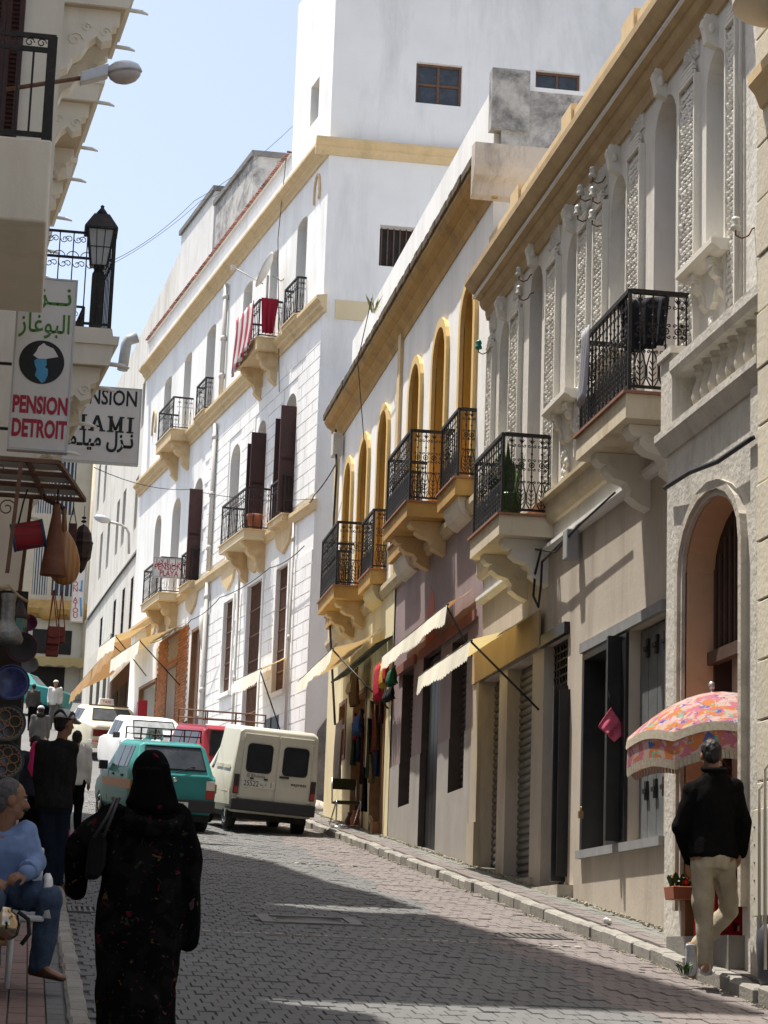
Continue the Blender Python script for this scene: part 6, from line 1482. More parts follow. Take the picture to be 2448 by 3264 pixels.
text('\uFEDD\uFEB0\u0640\u0640\uFEE7', 92 / k, signgreen, t, (L_(232, 950)[0], .004, L_(232, 950)[2]), REAR, bold=True, align='RIGHT')
c = L_(133, 1154); r = 73 / k
m = MB(); m.prism([(c[0] + r * math.cos(a), c[2] + r * math.sin(a)) for a in [2 * math.pi * i / 40 for i in range(40)]], lambda p, q: (p[0], q, p[1]), .002, .007); m.build('emblem_disc', signblack, t)
E0 = lambda pts: [(L_(q[0] * .4937, 880 + q[1] * .4937)[0], L_(q[0] * .4937, 880 + q[1] * .4937)[2]) for q in pts]
m = MB(); m.prism(E0([(214, 510), (232, 490), (250, 455), (283, 432), (300, 448), (345, 468), (362, 495), (376, 522), (340, 528), (300, 534), (262, 535), (240, 528)]), lambda p, q: (p[0], q, p[1]), -.001, .002); m.build('emblem_white', signwhite, t)
m = MB(); m.prism(E0([(222, 545), (240, 532), (300, 535), (302, 570), (290, 590), (310, 600), (308, 640), (290, 680), (268, 690), (225, 640), (236, 600), (225, 572)]), lambda p, q: (p[0], q, p[1]), -.002, .0015); m.build('emblem_blue', signblue, t)
m = MB()
for py in (1150, 1358): q = L_(-40, py); m.box(q[0] - .3, L_(38, py)[0], .04, .07, q[2] - .012, q[2] + .012)
m.build('bracket', iron, t)

t, w, h, L_, k = board('projecting_sign', 'white PENSION MIAMI sign with black lettering, half hidden behind the left balcony', 128, 448, 1228, 1472, 32.3, .14)
put('PENSION', 336, 1268, 52, signblack, 206, False, k=k, off=.006)
def slab_letters(s_, px, py, hpx, gap):
    u = hpx / k; x = L_(px, py)[0]; z0 = L_(px, py)[2] - u / 2; m = MB(); y0, y1 = .0, .008; T_ = .2 * u; sf = .09 * u
    for ch in s_:
        if ch == 'I': W_ = .42 * u; m.box(x + W_ / 2 - T_ / 2, x + W_ / 2 + T_ / 2, y0, y1, z0, z0 + u); m.box(x, x + W_, y0 - .001, y1, z0, z0 + sf); m.box(x, x + W_, y0 - .001, y1, z0 + u - sf, z0 + u)
        if ch == 'M':
            W_ = 1.02 * u
            for a in (.12, .72): m.box(x + a * u, x + a * u + T_, y0, y1, z0, z0 + u)
            for a in (.0, .62): m.box(x + a * u, x + a * u + .4 * u, y0 - .001, y1, z0, z0 + sf)
            m.box(x, x + .3 * u, y0 - .001, y1, z0 + u - sf, z0 + u); m.box(x + .72 * u, x + 1.02 * u, y0 - .001, y1, z0 + u - sf, z0 + u)
            for a, b in (((.14, 1), (.5, .12)), ((.86, 1), (.5, .12))): m.prism([(x + (a[0] - .1) * u, z0 + u), (x + (a[0] + .1) * u, z0 + u), (x + (b[0] + .08) * u, z0 + b[1] * u), (x + (b[0] - .08) * u, z0 + b[1] * u)], lambda p, q: (p[0], q, p[1]), y0 - .0015, y1)
        if ch == 'A':
            W_ = .92 * u
            for sg in (-1, 1): m.prism([(x + W_ / 2 - .09 * u, z0 + u), (x + W_ / 2 + .09 * u, z0 + u), (x + W_ / 2 + (sg * .34 + .1) * u, z0), (x + W_ / 2 + (sg * .34 - .1) * u, z0)], lambda p, q: (p[0], q, p[1]), y0 - (.001 if sg > 0 else 0), y1)
            m.box(x + W_ / 2 - .2 * u, x + W_ / 2 + .2 * u, y0 - .002, y1, z0 + .26 * u, z0 + .37 * u)
            for sg in (-1, 1): m.box(x + W_ / 2 + sg * .34 * u - .18 * u, x + W_ / 2 + sg * .34 * u + .18 * u, y0 - .003, y1, z0, z0 + sf)
        x += W_ + gap / k
    m.build('lettering', signblack, t)
slab_letters('MIAMI', 192, 1340, 53, 9)
text('\uFEF2\uFEE3\u0640\uFE8E\uFEF4\uFEE3 \uFEDD\uFEB0\u0640\uFEE7', 72 / k, signblack, t, (L_(426, 1412)[0], .004, L_(426, 1408)[2]), REAR, align='RIGHT', width=250 / k, off=.01)

t, w, h, L_, k = board('projecting_sign', 'small white PENSION PLAYA sign with red lettering on the balcony of the tall house', 488, 585, 1778, 1842, 55.2, .08, fr=.03)
put('PENSION', 536, 1809, 19, signred, 86, True, k=k); put('PLAYA', 538, 1829, 19, signred, 60, True, k=k)
text('\uFE8E\uFEF3\uFEFC\uFE92\uFEDF\uFE8D \uFEDD\uFEB0\uFEE7', 26 / k, signred, t, (L_(537, 1791)[0], .004, L_(537, 1791)[2]), REAR, bold=True, width=78 / k)
m = MB(); m.box(w / 2, w / 2 + .5, .02, .05, .1, .13); m.box(w / 2, w / 2 + .5, .02, .05, -.25, -.22); m.build('bracket', iron, t)
t, w, h, L_, k = board('projecting_sign', 'narrow vertical white hotel sign with stacked red letters at the far bend', 229, 270, 1800, 1983, 70, .12, fr=.03)
for i, chh in enumerate('PENSION ATOU'):
    if chh != ' ': text(chh, 17 * 1.35 / k, signred, t, (L_(240, 1778 + 16.8 * i)[0], .004, L_(240, 1778 + 16.8 * i)[2]), REAR, bold=True)
m = MB()
for a, b in (((257, 1905), (259, 1965)), ((262, 1850), (259, 1885)), ((252, 1880), (262, 1884))):
    p, q = L_(*a), L_(*b); m.tube([(p[0], .003, p[2]), (q[0], .003, q[2])], .03, 5)
m.build('arabic_lettering', signblue, t)

# ------------------------------------------------------------------ lamps
Y = 21.0; p0, p1, p2 = at(120, 268, Y), at(256, 250, Y), at(262, 232, Y)
t = thing('street_lamp', 'grey cobra head street lamp on a rusty arm above the left balcony', 'street lamp', p0)
m = MB(); m.tube([at(20, 285, Y) - p0, at(170, 262, Y) - p0, at(262, 248, Y) - p0], .022, 8); m.build('arm', ironrust, t)
a, b = at(256, 248, Y) - p0, at(345, 228, Y) - p0
m = MB(); m.hexa([a + Vector((0, -.06, -.07)), b + Vector((0, -.07, -.06)), b + Vector((0, .07, -.06)), a + Vector((0, .06, -.07)), a + Vector((0, -.055, .05)), b + Vector((0, -.065, .07)), b + Vector((0, .065, .07)), a + Vector((0, .055, .05))]); m.build('gear_box', mat('pale grey lamp metal', (.55, .56, .58), rough=.4, metal=.2), t, bevel=.015)
c = at(396, 232, Y) - p0; tl = Matrix.Rotation(rad(-10), 3, 'Y')
m = MB(); m.lathe([(.20, .0), (.195, .03), (.17, .085), (.11, .125), (.0001, .14)], 20, c, 0, True, tl @ Matrix.Diagonal((.92, .62, .85))); m.build('hood', MATS['pale grey lamp metal'], t)
m = MB(); m.lathe([(.185, -.004), (.17, -.06), (.12, -.115), (.05, -.145), (.0001, -.15)], 20, c, 0, True, tl @ Matrix.Diagonal((.92, .62, .8))); m.build('bowl', mat('frosted lamp bowl', (.42, .38, .36), rough=.25, spec=.6), t)
Y = 24.2; c = at(312, 1041, Y)
t = thing('lantern_lamp', 'black iron lantern lamp on the corner of the left balcony railing', 'lantern', c)
zz = lambda py: at(318, py, Y).z - c.z; wd = lambda px, py=800: at(px, py, Y).x - at(318, py, Y).x
ox = at(318, 800, Y).x - c.x
def sq(r, z, o=0): return [Vector((ox + o + r * sx, r * sy, z)) for sx, sy in ((-1, -1), (1, -1), (1, 1), (-1, 1))]
m = MB(); m.loft([sq(.07, zz(1041), 0), sq(.07, zz(880), 0), sq(.045, zz(865), 0), sq(.06, zz(850))], smooth=False); m.build('post', iron, t)
m = MB(); m.loft([sq(.09, zz(850)), sq(.145, zz(742))], smooth=False); m.build('glass_panes', mat('grey lantern glass', (.34, .36, .37), rough=.2, spec=.6), t)
m = MB()
for i in range(4):
    p, q = sq(.09, zz(850))[i], sq(.145, zz(742))[i]; m.tube([p, q], .012, 4)
    p2_, q2 = sq(.09, zz(850))[(i + 1) % 4], sq(.145, zz(742))[(i + 1) % 4]; m.tube([p.lerp(q, .5), p2_.lerp(q2, .5)], .007, 4)
    for f_ in (.33, .67): m.tube([p.lerp(p2_, f_), q.lerp(q2, f_)], .006, 4)
m.build('glazing_bars', iron, t)
m = MB(); m.loft([sq(.19, zz(742)), sq(.185, zz(735)), sq(.09, zz(690)), sq(.085, zz(688))], smooth=False); m.lathe([(.06, zz(690)), (.06, zz(684)), (.07, zz(681)), (.035, zz(668)), (.018, zz(662)), (.024, zz(657)), (.0001, zz(652))], 12, (ox, 0, 0)); m.build('roof', iron, t)
pw = at(410, 1760, 68); t = thing('street_lamp', 'far curved arm street lamp fixed to the plain white block', 'street lamp', pw)
m = MB(); pts = [at(x, y, 68) - pw for x, y in ((411, 1765), (411, 1700), (404, 1685), (385, 1672), (352, 1664))]; m.tube(pts, .045, 6); m.build('arm', pipem, t)
m = MB(); c = at(326, 1655, 68) - pw; m.lathe([(.0001, -.16), (.2, -.1), (.3, 0), (.2, .12), (.0001, .17)], 14, c, 0, True, Matrix.Rotation(rad(12), 3, 'Y') @ Matrix.Diagonal((1, .6, .8))); m.build('lamp_head', mat('pale grey lamp metal', (.55, .56, .58)), t)

# ------------------------------------------------------------------ awnings
def awning(label, origin, rz, u0, u1, zw, of, zf, val, cv, cvu, arms=(), sag=.06, ow=.04, group='canvas awnings over the shops', du=0.0, scal=.14):
    t = thing('awning', label, 'awning', origin, rz, group)
    m = MB(); nu, nv = 12, 6; rows = []
    for j in range(nv + 1):
        f = j / nv; rows.append([(u0 + du * f + (u1 - u0) * i / nu, ow + (of - ow) * f, zw + (zf - zw) * f - sag * math.sin(math.pi * f) - .012 * math.sin(i * 2.3 + j)) for i in range(nu + 1)])
    m.loft([[Vector(p) for p in r_] for r_ in rows], closed=False, cap=False); m.build('canvas', cvu, t)
    m = MB(); n = max(4, int((u1 - u0) / scal)); N_ = n * 4; top = []; bot = []
    for i in range(N_ + 1):
        u = u0 + du + (u1 - u0) * i / N_; ph = (i % 4) / 4; d_ = val * (.90 + .10 * math.sin(math.pi * ph)) * (1 + .07 * math.sin(u * 3.1) + .04 * math.sin(u * 7.7)); w_ = .014 * math.sin(u * 2.3) + .006 * math.sin(u * 9)
        top.append((u, of, zf)); bot.append((u, of + .035 + w_, zf - d_))
    for i in range(N_): m.quad(top[i], top[i + 1], bot[i + 1], bot[i])
    m.build('valance', cv, t)
    m = MB(); m.tube([(u0 + du, of - .01, zf - .005), (u1 + du, of - .01, zf - .005)], .014, 6); m.build('front_bar', iron, t)
    for u, dz_, iu in arms: m = MB(); m.tube([(u, of, zf), (u + iu, .03, zf - dz_)], .014, 6); m.build('arm', iron, t); return t
cpale = mat('pale valance canvas', (.74, .70, .58), rough=.9, var=.08, scale=6, stain=(.5, .44, .33), stain_amt=.4, sscale=3)
awning('long cream awning with brown underside over the souvenir shop', (5.45, 0, 0), RZ, 34.0, 38.4, 5.25, .82, 4.88, .26, cpale, canvastan, ((34.1, 1.0, -.9), (38.3, 1.0, -1.2)))
awning('cream scalloped awning in front of the mauve wall', (5.45, 0, 0), RZ, 26.85, 31.9, 4.72, .36, 4.5, .25, cpale, canvasbr, ((26.95, .75, -.35), (31.2, .9, -.5)), .02)
awning('yellowish awning with pale zigzag valance above the roller shutters', (5.45, 0, 0), RZ, 23.3, 26.5, 3.88, .76, 3.52, .24, cpale, canvas, ((23.35, .75, -.25), (26.4, .75, -.3)))
awning('small cream awning over the grey door in the tall white house', (5.37, 42.9, 0), RZ + AA, ua(44.3), ua(46.6), 6.15, .62, 5.85, .3, cpale, canvastan, ((ua(44.4), 1.4, .1), (ua(46.5), 1.5, .1)), .02)
awning('cream valanced awning above the brick shop front', (5.37, 42.9, 0), RZ + AA, ua(54.6), ua(58.6), 8.3, 1.2, 7.75, .4, cpale, canvastan, ((ua(54.7), 1.0, .4), (ua(58.5), 1.0, .4)), .03)
awning('second cream awning just past the brick shop front', (5.37, 42.9, 0), RZ + AA, ua(59.2), ua(61.8), 8.9, 1.0, 8.5, .4, cpale, canvastan, ((ua(59.3), 1.0, .3), (ua(61.7), 1.0, .3)), .03)
awning('long brown awning over the cafe front farther up', (3.75, 62.35, 0), RZ + A2A, uk(63.5), uk(76.5), 9.6, 1.4, 8.9, .42, mat('brown valance canvas', (.42, .25, .11), rough=.9, var=.1, scale=6), canvasbr, ((uk(64), 1.0, .4), (uk(76), 1.2, .4)), .05)

def cloth(name, label, P4, mtl, fold=.03, nf=5, grp=None, rows=10, cat='laundry', th=.006):
    "cloth hanging between top edge a-b and bottom edge d-c with vertical folds"
    a, b, c, d = [Vector(p) for p in P4]; t = thing(name, label, cat, a, group=grp); m = MB(); nu = 28; n_ = (b - a).cross(d - a).normalized(); rr = []
    for j in range(rows + 1):
        f = j / rows; rr.append([a.lerp(b, i / nu).lerp(d.lerp(c, i / nu), f) - a + n_ * fold * (.3 + .7 * f) * (math.sin(nf * 2 * math.pi * i / nu + 1.2 * math.sin(f * 3)) + .4 * math.sin(nf * 4.3 * math.pi * i / nu)) for i in range(nu + 1)])
    m.loft(rr, closed=False, cap=False); o = m.build('cloth', mtl, t); s_ = o.modifiers.new('s', 'SOLIDIFY'); s_.thickness = th; return t
# ------------------------------------------------------------------ parasol, crates, planter by the doorway
fl = spots('orange pink flowered parasol cloth', (.52, .37, .32), (((.52, .20, .07), .9, .49), ((.48, .17, .22), 1.2, .52), ((.55, .41, .40), 1.9, .58), ((.09, .13, .36), 2.0, .62), ((.20, .40, .28), 1.9, .63)), scale=7, lucent=.3)
Yp = 15.98; c = at(2271, 2207, Yp); t = thing('parasol', 'orange and pink flowered parasol with cream fringe open beside the arched doorway', 'parasol', (c.x, Yp, c.z))
t.rotation_euler = (rad(0), rad(-7), 0)
Rr, n = .70, 8
def gore(a, f): # f 0 tip .. 1 rim
    return Vector((Rr * f * math.cos(a), Rr * f * math.sin(a), -.36 * f * f * (1 - .1 * f)))
m = MB(); sub = 6
for g_ in range(n):
    for i in range(sub):
        a0, a1 = 2 * math.pi * (g_ + i / sub) / n, 2 * math.pi * (g_ + (i + 1) / sub) / n
        def P(a, f, i_): 
            q = math.sin(math.pi * i_ / sub); v = gore(a, f); v.z += -.035 * q * f * 0 + .05 * q * (f ** 3); v.x *= 1 - .05 * q * f; v.y *= 1 - .05 * q * f; return v
        for k_ in range(7):
            m.add([P(a0, k_ / 7, i), P(a1, k_ / 7, i + 1), P(a1, (k_ + 1) / 7, i + 1), P(a0, (k_ + 1) / 7, i)], [(0, 1, 2, 3)], 0, True)
m.build('canopy', fl, t)
m = MB(); fr_ = MB(); fr2 = MB()
for g_ in range(n * sub):
    i = g_ % sub; a0, a1 = 2 * math.pi * g_ / (n * sub), 2 * math.pi * (g_ + 1) / (n * sub)
    def Q(a, i_, dz, ro): q = math.sin(math.pi * (i_ / sub)); v = gore(a, 1); return Vector((v.x * (1 - .05 * q + ro), v.y * (1 - .05 * q + ro), v.z + .05 * q + dz))
    m.quad(Q(a0, i, -.0, .0), Q(a1, i + 1, -.0, .0), Q(a1, i + 1, -.20, .04), Q(a0, i, -.20, .04))
    for f_, top, L__ in ((fr_, -.20, .065),): 
        for s_ in range(3):
            b0, b1 = a0 + (a1 - a0) * s_ / 3, a0 + (a1 - a0) * (s_ + .9) / 3; f_.quad(Q(b0, i + s_ / 3, top, .041), Q(b1, i + (s_ + .7) / 3, top, .041), Q(b1, i + (s_ + .7) / 3, top - L__, .05), Q(b0, i + s_ / 3, top - L__, .05))
    for s_ in range(3):
        b0, b1 = a0 + (a1 - a0) * s_ / 3, a0 + (a1 - a0) * (s_ + .96) / 3; fr2.quad(Q(b0, i + s_ / 3, .006, .004), Q(b1, i + (s_ + .8) / 3, .006, .004), Q(b1, i + (s_ + .8) / 3, -.06, .03), Q(b0, i + s_ / 3, -.06, .03))
m.build('skirt', fl, t); fm_ = mat('cream fringe', (.42, .37, .28), rough=.95, var=.25, scale=40); fr_.build('fringe', fm_, t, kind='stuff'); fr2.build('upper_fringe', fm_, t, kind='stuff')
m = MB(); m.tube([(0, 0, .03), (0, 0, -1.75)], .014, 8); m.ball((0, 0, .05), .026, .026, .035)
for g_ in range(n): a = 2 * math.pi * g_ / n; m.tube([(0, 0, -.02), gore(a, .5) + Vector((0, 0, -.012)), gore(a, 1) + Vector((0, 0, -.01))], .005, 4)
m.build('pole', steel, t)
red = mat('red plastic crate', (.42, .012, .02), rough=.45, var=.1)
def crate(label, x, y, z, rz_=0):
    t = thing('plastic_crate', label, 'crate', (x, y, z), rz_, 'red crates stacked in the doorway'); w, d, h = .17, .2, .26; m = MB(); th = .012
    for zz in (0, .10, .22): 
        m.box(-w, w, -d, -d + th, zz, zz + .04); m.box(-w, w, d - th, d, zz, zz + .04); m.box(-w, -w + th, -d + th, d - th, zz, zz + .04); m.box(w - th, w, -d + th, d - th, zz, zz + .04)
    for sx in (-1, -.33, .33, 1):
        xx = sx * (w - .02); m.box(xx - .02, xx + .02, -d + .001, -d + th - .001, .04, .22); m.box(xx - .02, xx + .02, d - th + .001, d - .001, .04, .22)
    for sy in (-1, 0, 1):
        yy = sy * (d - .02); m.box(-w + .001, -w + th - .001, yy - .02, yy + .02, .04, .22); m.box(w - th + .001, w - .001, yy - .02, yy + .02, .04, .22)
    m.box(-w + th, w - th, -d + th, d - th, 0.0, .02); m.build('crate_body', red, t); return t
cz = .305
crate('red plastic crate at the bottom of the stack behind the leaning man', 5.24, 16.1, cz, .1); crate('red plastic crate in the middle of the stack behind the leaning man', 5.25, 16.1, cz + .262, .04); crate('red plastic crate on top of the stack behind the leaning man', 5.25, 16.1, cz + .524, -.08)
c = at(2170, 2850, 16.55); t = thing('planter', 'terracotta window box of small green plants fixed by the doorway jamb', 'planter', c)
m = MB(); m.hexa([(-.09, -.12, -.045), (.09, -.12, -.045), (.09, .12, -.045), (-.09, .12, -.045), (-.10, -.13, .055), (.10, -.13, .055), (.10, .13, .055), (-.10, .13, .055)]); m.build('box', mat('terracotta', (.36, .13, .075), var=.12), t, bevel=.006)
m = MB(); m.box(.02, .5, -.05, .05, -.35, -.05); m.build('shelf_bracket', wood, t)
def leaves(mb, c, n, L0, L1, spread, up, wd=.18):
    for _ in range(n):
        a = R.uniform(0, 6.28); l = R.uniform(L0, L1); tl = R.uniform(.1, spread); d = Vector((math.cos(a) * tl, math.sin(a) * tl, up)).normalized(); s_ = d.cross(Vector((0, 0, 1))).normalized() * l * wd
        p = Vector(c) + Vector((R.uniform(-1, 1), R.uniform(-1, 1), 0)) * .03; q = p + d * l * .5 + Vector((0, 0, .02)); e = p + d * l + Vector((0, 0, -.1 * l * tl))
        mb.add([p, q + s_, e, q - s_, q + Vector((0, 0, .01))], [(0, 1, 4), (1, 2, 4), (2, 3, 4), (3, 0, 4)])
for dx in (-.06, 0, .06):
    m = MB(); leaves(m, (dx, 0, .05), 16, .05, .13, .9, .8, .2); m.build('herb_plant', leaf, t)
m = MB(); m.tube([(-.07, .02, .05), (-.085, .02, .13), (-.06, .02, .15), (-.045, .02, .1)], .013, 6); m.build('basket_handle', wood, t)
m = MB(); m.ball((.03, -.03, .1), .025, .025, .03); m.ball((.0, .03, .09), .02, .02, .025); m.build('red_flower', red, t)
# pink cloth
pf = lambda x, y, d=0: at(x, y, 19.75 + d) + Vector((-.03, 0, 0))
t = cloth('pink_flag', 'pink cloth hanging by a corner from the black shutters', (pf(1958, 2255), pf(2006, 2333, .03), pf(1968, 2366, -.02), pf(1917, 2316, .02)), mat('pink cotton', (.55, .10, .17), rough=.85, var=.15, scale=9), .025, 1.5, cat='cloth')
c = pf(1958, 2255); m = MB(); m.tube([(0, 0, 0), pf(1952, 2225) - c, pf(1947, 2190, .05) - c], .004, 4); m.build('string', cablem, t)
# weeds, litter and a bin at the right
t = thing('litter_bin', 'dark grey plastic bin cut by the right edge of the picture', 'bin', (at(2470, 3040, 14.3).x, 14.3, gz(14.3) + .1))
m = MB(); m.lathe([(.09, 0), (.115, .05), (.125, .28), (.12, .36), (.10, .40), (.06, .42), (.0001, .425)], 18); m.build('bin_body', mat('dark grey plastic', (.075, .078, .09), rough=.5), t)
t = thing('paper_scrap', 'crumpled white paper lying on the right pavement', 'litter', G(1938, 2945, .125)); m = MB(); m.ball((0, 0, .025), .045, .04, .028, 7, 5); fuse(m, 'paper', signwhite, t, .012, 0, disp=.02, dscale=.03)
for px, py in ((2185, 3110), (2440, 3105)):
    p = G(px, py, .1); t = thing('weed_tuft', 'small green weed growing at the right kerb' if px < 2300 else 'larger weed growing at the foot of the block house', 'weed', p); m = MB(); leaves(m, (0, 0, 0), 26, .06, .12 if px < 2300 else .3, .8, .9, .1); m.build('leaves', leaf, t)

# ------------------------------------------------------------------ balcony plants and washing on C, A
for k_, (u, lab) in enumerate(((23.0, 'tall snake plant in a bright green pot on the far cream balcony'), (23.55, 'shorter snake plant in a dark green pot on the far cream balcony'))):
    t = thing('potted_plant', lab, 'plant', (5.02, u, 4.845)); m = MB(); m.lathe([(.08, 0), (.12, .02), (.135, .22), (.145, .24), (.14, .26), (.12, .255), (.0001, .25)], 16); m.build('pot', mat('green plastic pot' if k_ == 0 else 'dark green plastic pot', (.05, .16, .02) if k_ == 0 else (.015, .07, .04), rough=.35), t)
    m = MB()
    for _ in range(26):
        a = R.uniform(0, 6.28); l = R.uniform(.35, .62) * (1 if k_ == 0 else .75); d = Vector((math.cos(a) * .22, math.sin(a) * .22, 1)).normalized(); s_ = Vector((-math.sin(a), math.cos(a), 0)) * .03; p = Vector((math.cos(a) * .06, math.sin(a) * .06, .24)); q = p + d * l * .55
        m.add([p - s_ * .6, p + s_ * .6, q + s_, q + d * l * .45, q - s_], [(0, 1, 2, 4), (4, 2, 3)])
    m.build('leaves', leaf, t)
cloth('washing', 'pale grey trousers drying over the near cream balcony railing', ((4.83, 19.15, 5.83), (4.83, 18.85, 5.83), (4.80, 18.88, 5.12), (4.80, 19.12, 5.1)), mat('pale grey cotton', (.33, .33, .36), rough=.9, var=.1), .02, 3)
cloth('washing', 'dark blue black garment drying on the near cream balcony', ((4.87, 18.0, 5.8), (5.25, 17.72, 5.8), (5.2, 17.74, 5.35), (4.92, 17.98, 5.3)), mat('navy black cotton', (.015, .015, .022), rough=.9), .03, 3)
MA = Matrix.Translation((5.37, 42.9, 0)) @ Matrix.Rotation(RZ + AA, 4, 'Z'); WA = lambda u, o_, z: MA @ Vector((u, o_, z))
cb = (ua(46.9) + ua(47.62)) / 2
cloth('washing', 'red and white striped blanket hung over the upper balcony of the tall house', (WA(cb + .95, .60, 14.3), WA(cb - .75, .60, 14.3), WA(cb - .8, .66, 13.25), WA(cb + .95, .66, 12.95)), bands('red and white stripes', (.58, .53, .51), (.30, .03, .05), 5.5, 'Y', duty=.5), .05, 6)
cloth('washing', 'plain red cloth at the end of the upper balcony of the tall house', (WA(cb - 1.0, .50, 14.3), WA(cb - 1.0, .1, 14.3), WA(cb - 1.0, .2, 13.5), WA(cb - 1.0, .45, 13.5)), mat('red cotton', (.27, .012, .03), rough=.9), .03, 3)
p = WA(cb - .9, .35, 14.75); t = thing('satellite_dish', 'white satellite dish with its feed arm on the upper balcony of the tall house', 'satellite dish', p)
Mx = Matrix.Rotation(rad(-8), 3, 'Z') @ Matrix.Rotation(rad(-66), 3, 'Y')
m = MB(); m.lathe([(.0001, 0), (.2, .02), (.34, .06), (.42, .1), (.43, .1), (.34, .05), (.0001, -.01)], 24, (0, 0, .2), 0, True, Mx, cap=False); m.build('dish', signwhite, t)
m = MB(); m.tube([(0, 0, -.5), (0, 0, .1)], .03, 6); m.tube([(-.1, 0, -.1), (-.75, .1, .25)], .015, 5); m.box(-.82, -.72, .05, .15, .2, .3); m.tube([(.1, 0, .1), (.3, 0, .0), (.45, 0, .2)], .02, 5); m.build('mount', pipem, t)
t = thing('flower_pot', 'terracotta pot standing on the first floor balcony of the tall house', 'pot', WA(cb + ua(47.7) * 0 - .5, .3, 9.17)); m = MB(); m.lathe([(.1, 0), (.16, .25), (.19, .27), (.19, .36), (.16, .36), (.0001, .33)], 14); m.build('pot', mat('terracotta', (.36, .13, .075)), t)

# ------------------------------------------------------------------ insulators and cables
def insulator(px, py, X, green=False, lab=''):
    p = atX(px, py, X); t = thing('insulator', lab, 'insulator', p, group='insulators on the cream house')
    if green: t['label'] = 'green glass insulator at the far corner of the cream house'; del t['group']
    m = MB(); m.lathe([(.035, -.06), (.045, -.05), (.04, -.02), (.028, -.01), (.04, .02), (.03, .05), (.0001, .06)], 10); m.build('ceramic', mat('green glass', (.02, .16, .13), rough=.2) if green else mat('white ceramic', (.50, .48, .42), rough=.3), t)
    m = MB(); m.tube([(0, 0, -.05), (0, 0, -.1), (.05, -.01, -.125), (.10, -.02, -.10), (.13, -.02, -.04), (.17, -.02, -.02)], .008, 5); m.build('hook', ironrust, t)
for px, py, w_ in ((1890, 548, 'topmost white insulator of the cluster under the ochre cornice'), (1851, 605, 'left white insulator in the second row of the cluster'), (1890, 612, 'right white insulator in the second row of the cluster'), (1842, 670, 'lowest left white insulator of the cluster'), (1888, 685, 'lowest right white insulator of the cluster'), (1655, 865, 'upper of two white insulators beside the far balcony door'), (1655, 925, 'lower of two white insulators beside the far balcony door'), (2345, 712, 'single white insulator beside the window nearest the right edge')): insulator(px, py, 5.3, lab=w_)
insulator(1526, 1098, 5.2, True)
def cable(label, pts, r=.012, sag=0.0, name='cable', cat='cable'):
    o = MB(); out = []
    for a, b in zip(pts, pts[1:]):
        a, b = Vector(a), Vector(b)
        for i in range(8): f = i / 8; out.append(a.lerp(b, f) - Vector((0, 0, sag * 4 * f * (1 - f))))
    out.append(Vector(pts[-1])); c = out[0].copy(); o.tube([q - c for q in out], r, 5); t = o.build(name, cablem, loc=c); tag(t, label, cat); return t
XW = 5.40
cable('black twin cable sagging across the front of the stone porch', [atX(2120, 1555, 5.02), atX(2200, 1505, 5.0), atX(2290, 1470, 5.0), atX(2400, 1395, 5.0)], .022)
cable('loop of black cable hanging on the ledge between the shops', [atX(1725, 1750, 5.3), atX(1705, 1830, 5.3), atX(1700, 1900, 5.3), atX(1716, 1935, 5.3), atX(1724, 1870, 5.3), atX(1728, 1790, 5.3), atX(1810, 1710, 5.3), atX(1850, 1670, 5.3)], .014)
cable('dark cable bundle running along the ledge of the cream house', [atX(1690, 1748, 5.3), atX(1770, 1760, 5.3), atX(1840, 1680, 5.3), atX(1960, 1570, 5.3)], .012)
cable('thin wire sloping down the front of the arched house', [atX(1185, 950, 5.0), atX(1140, 1150, 5.1), atX(1160, 1400, 5.2)], .008)
cable('black cable running down the far corner of the arched house', [atX(1070, 1370, 5.3), atX(1073, 1500, 5.3), atX(1065, 1640, 5.3), atX(1050, 1960, 5.2), atX(1068, 2310, 5.3)], .022)
cable('wire strung from the tall house corner to the arched house', [at(1070, 1480, 39.5), at(1000, 1580, 41.5), at(985, 1600, 42.2)], .012, .05)
cable('wire strung low across the street between the two pension houses', [at(300, 1490, 30), at(600, 1560, 40), at(1000, 1590, 42)], .006, .1)
cable('long overhead wire rising to the white tower', [at(360, 830, 40), at(620, 640, 42.6), at(935, 400, 46.2)], .006, .12)
cable('second overhead wire rising beside the first', [at(350, 845, 40), at(640, 640, 42.8), at(800, 540, 46)], .005, .1)
cable('vertical wire hanging down the front of the tall house', [at(912, 505, 46.4), at(886, 760, 46.3), at(890, 1250, 46.0)], .009)
cable('sagging wire bundle along the lower wall of the tall house', [at(480, 2050, 57), at(560, 2000, 54), at(610, 1975, 52.2), at(700, 1905, 50.2), at(860, 1810, 45.4), at(970, 1740, 42.7)], .010, .08)
cable('wire bracketed along the upper edge of the plain block', [at(280, 1975, 78), at(360, 1860, 72), at(445, 1750, 66)], .03)
# fixtures on walls
p = atX(1075, 1420, 5.33); t = thing('junction_box', 'white electric box on the far corner of the arched house', 'electric box', p); m = MB(); m.box(-.1, .08, -.15, .15, -.22, .22); m.build('box_body', pipem, t, bevel=.02)
p = atX(1815, 1725, 5.33); t = thing('junction_box', 'grey electric box under the ledge of the cream house', 'electric box', p); m = MB(); m.box(-.05, .08, -.09, .09, -.2, .12); m.build('box_body', mat('grey box', (.3, .3, .3)), t, bevel=.015)
t = thing('padlock', 'brass padlock on the frame of the shuttered window', 'padlock', atX(1851, 2592, 5.38)); m = MB(); m.box(-.02, .02, -.03, .03, -.05, .02); m.tube([(0, -.02, .02), (0, -.02, .06), (0, .02, .06), (0, .02, .02)], .006, 5); m.build('lock_body', mat('brass', (.35, .24, .12), rough=.3, metal=.8), t)
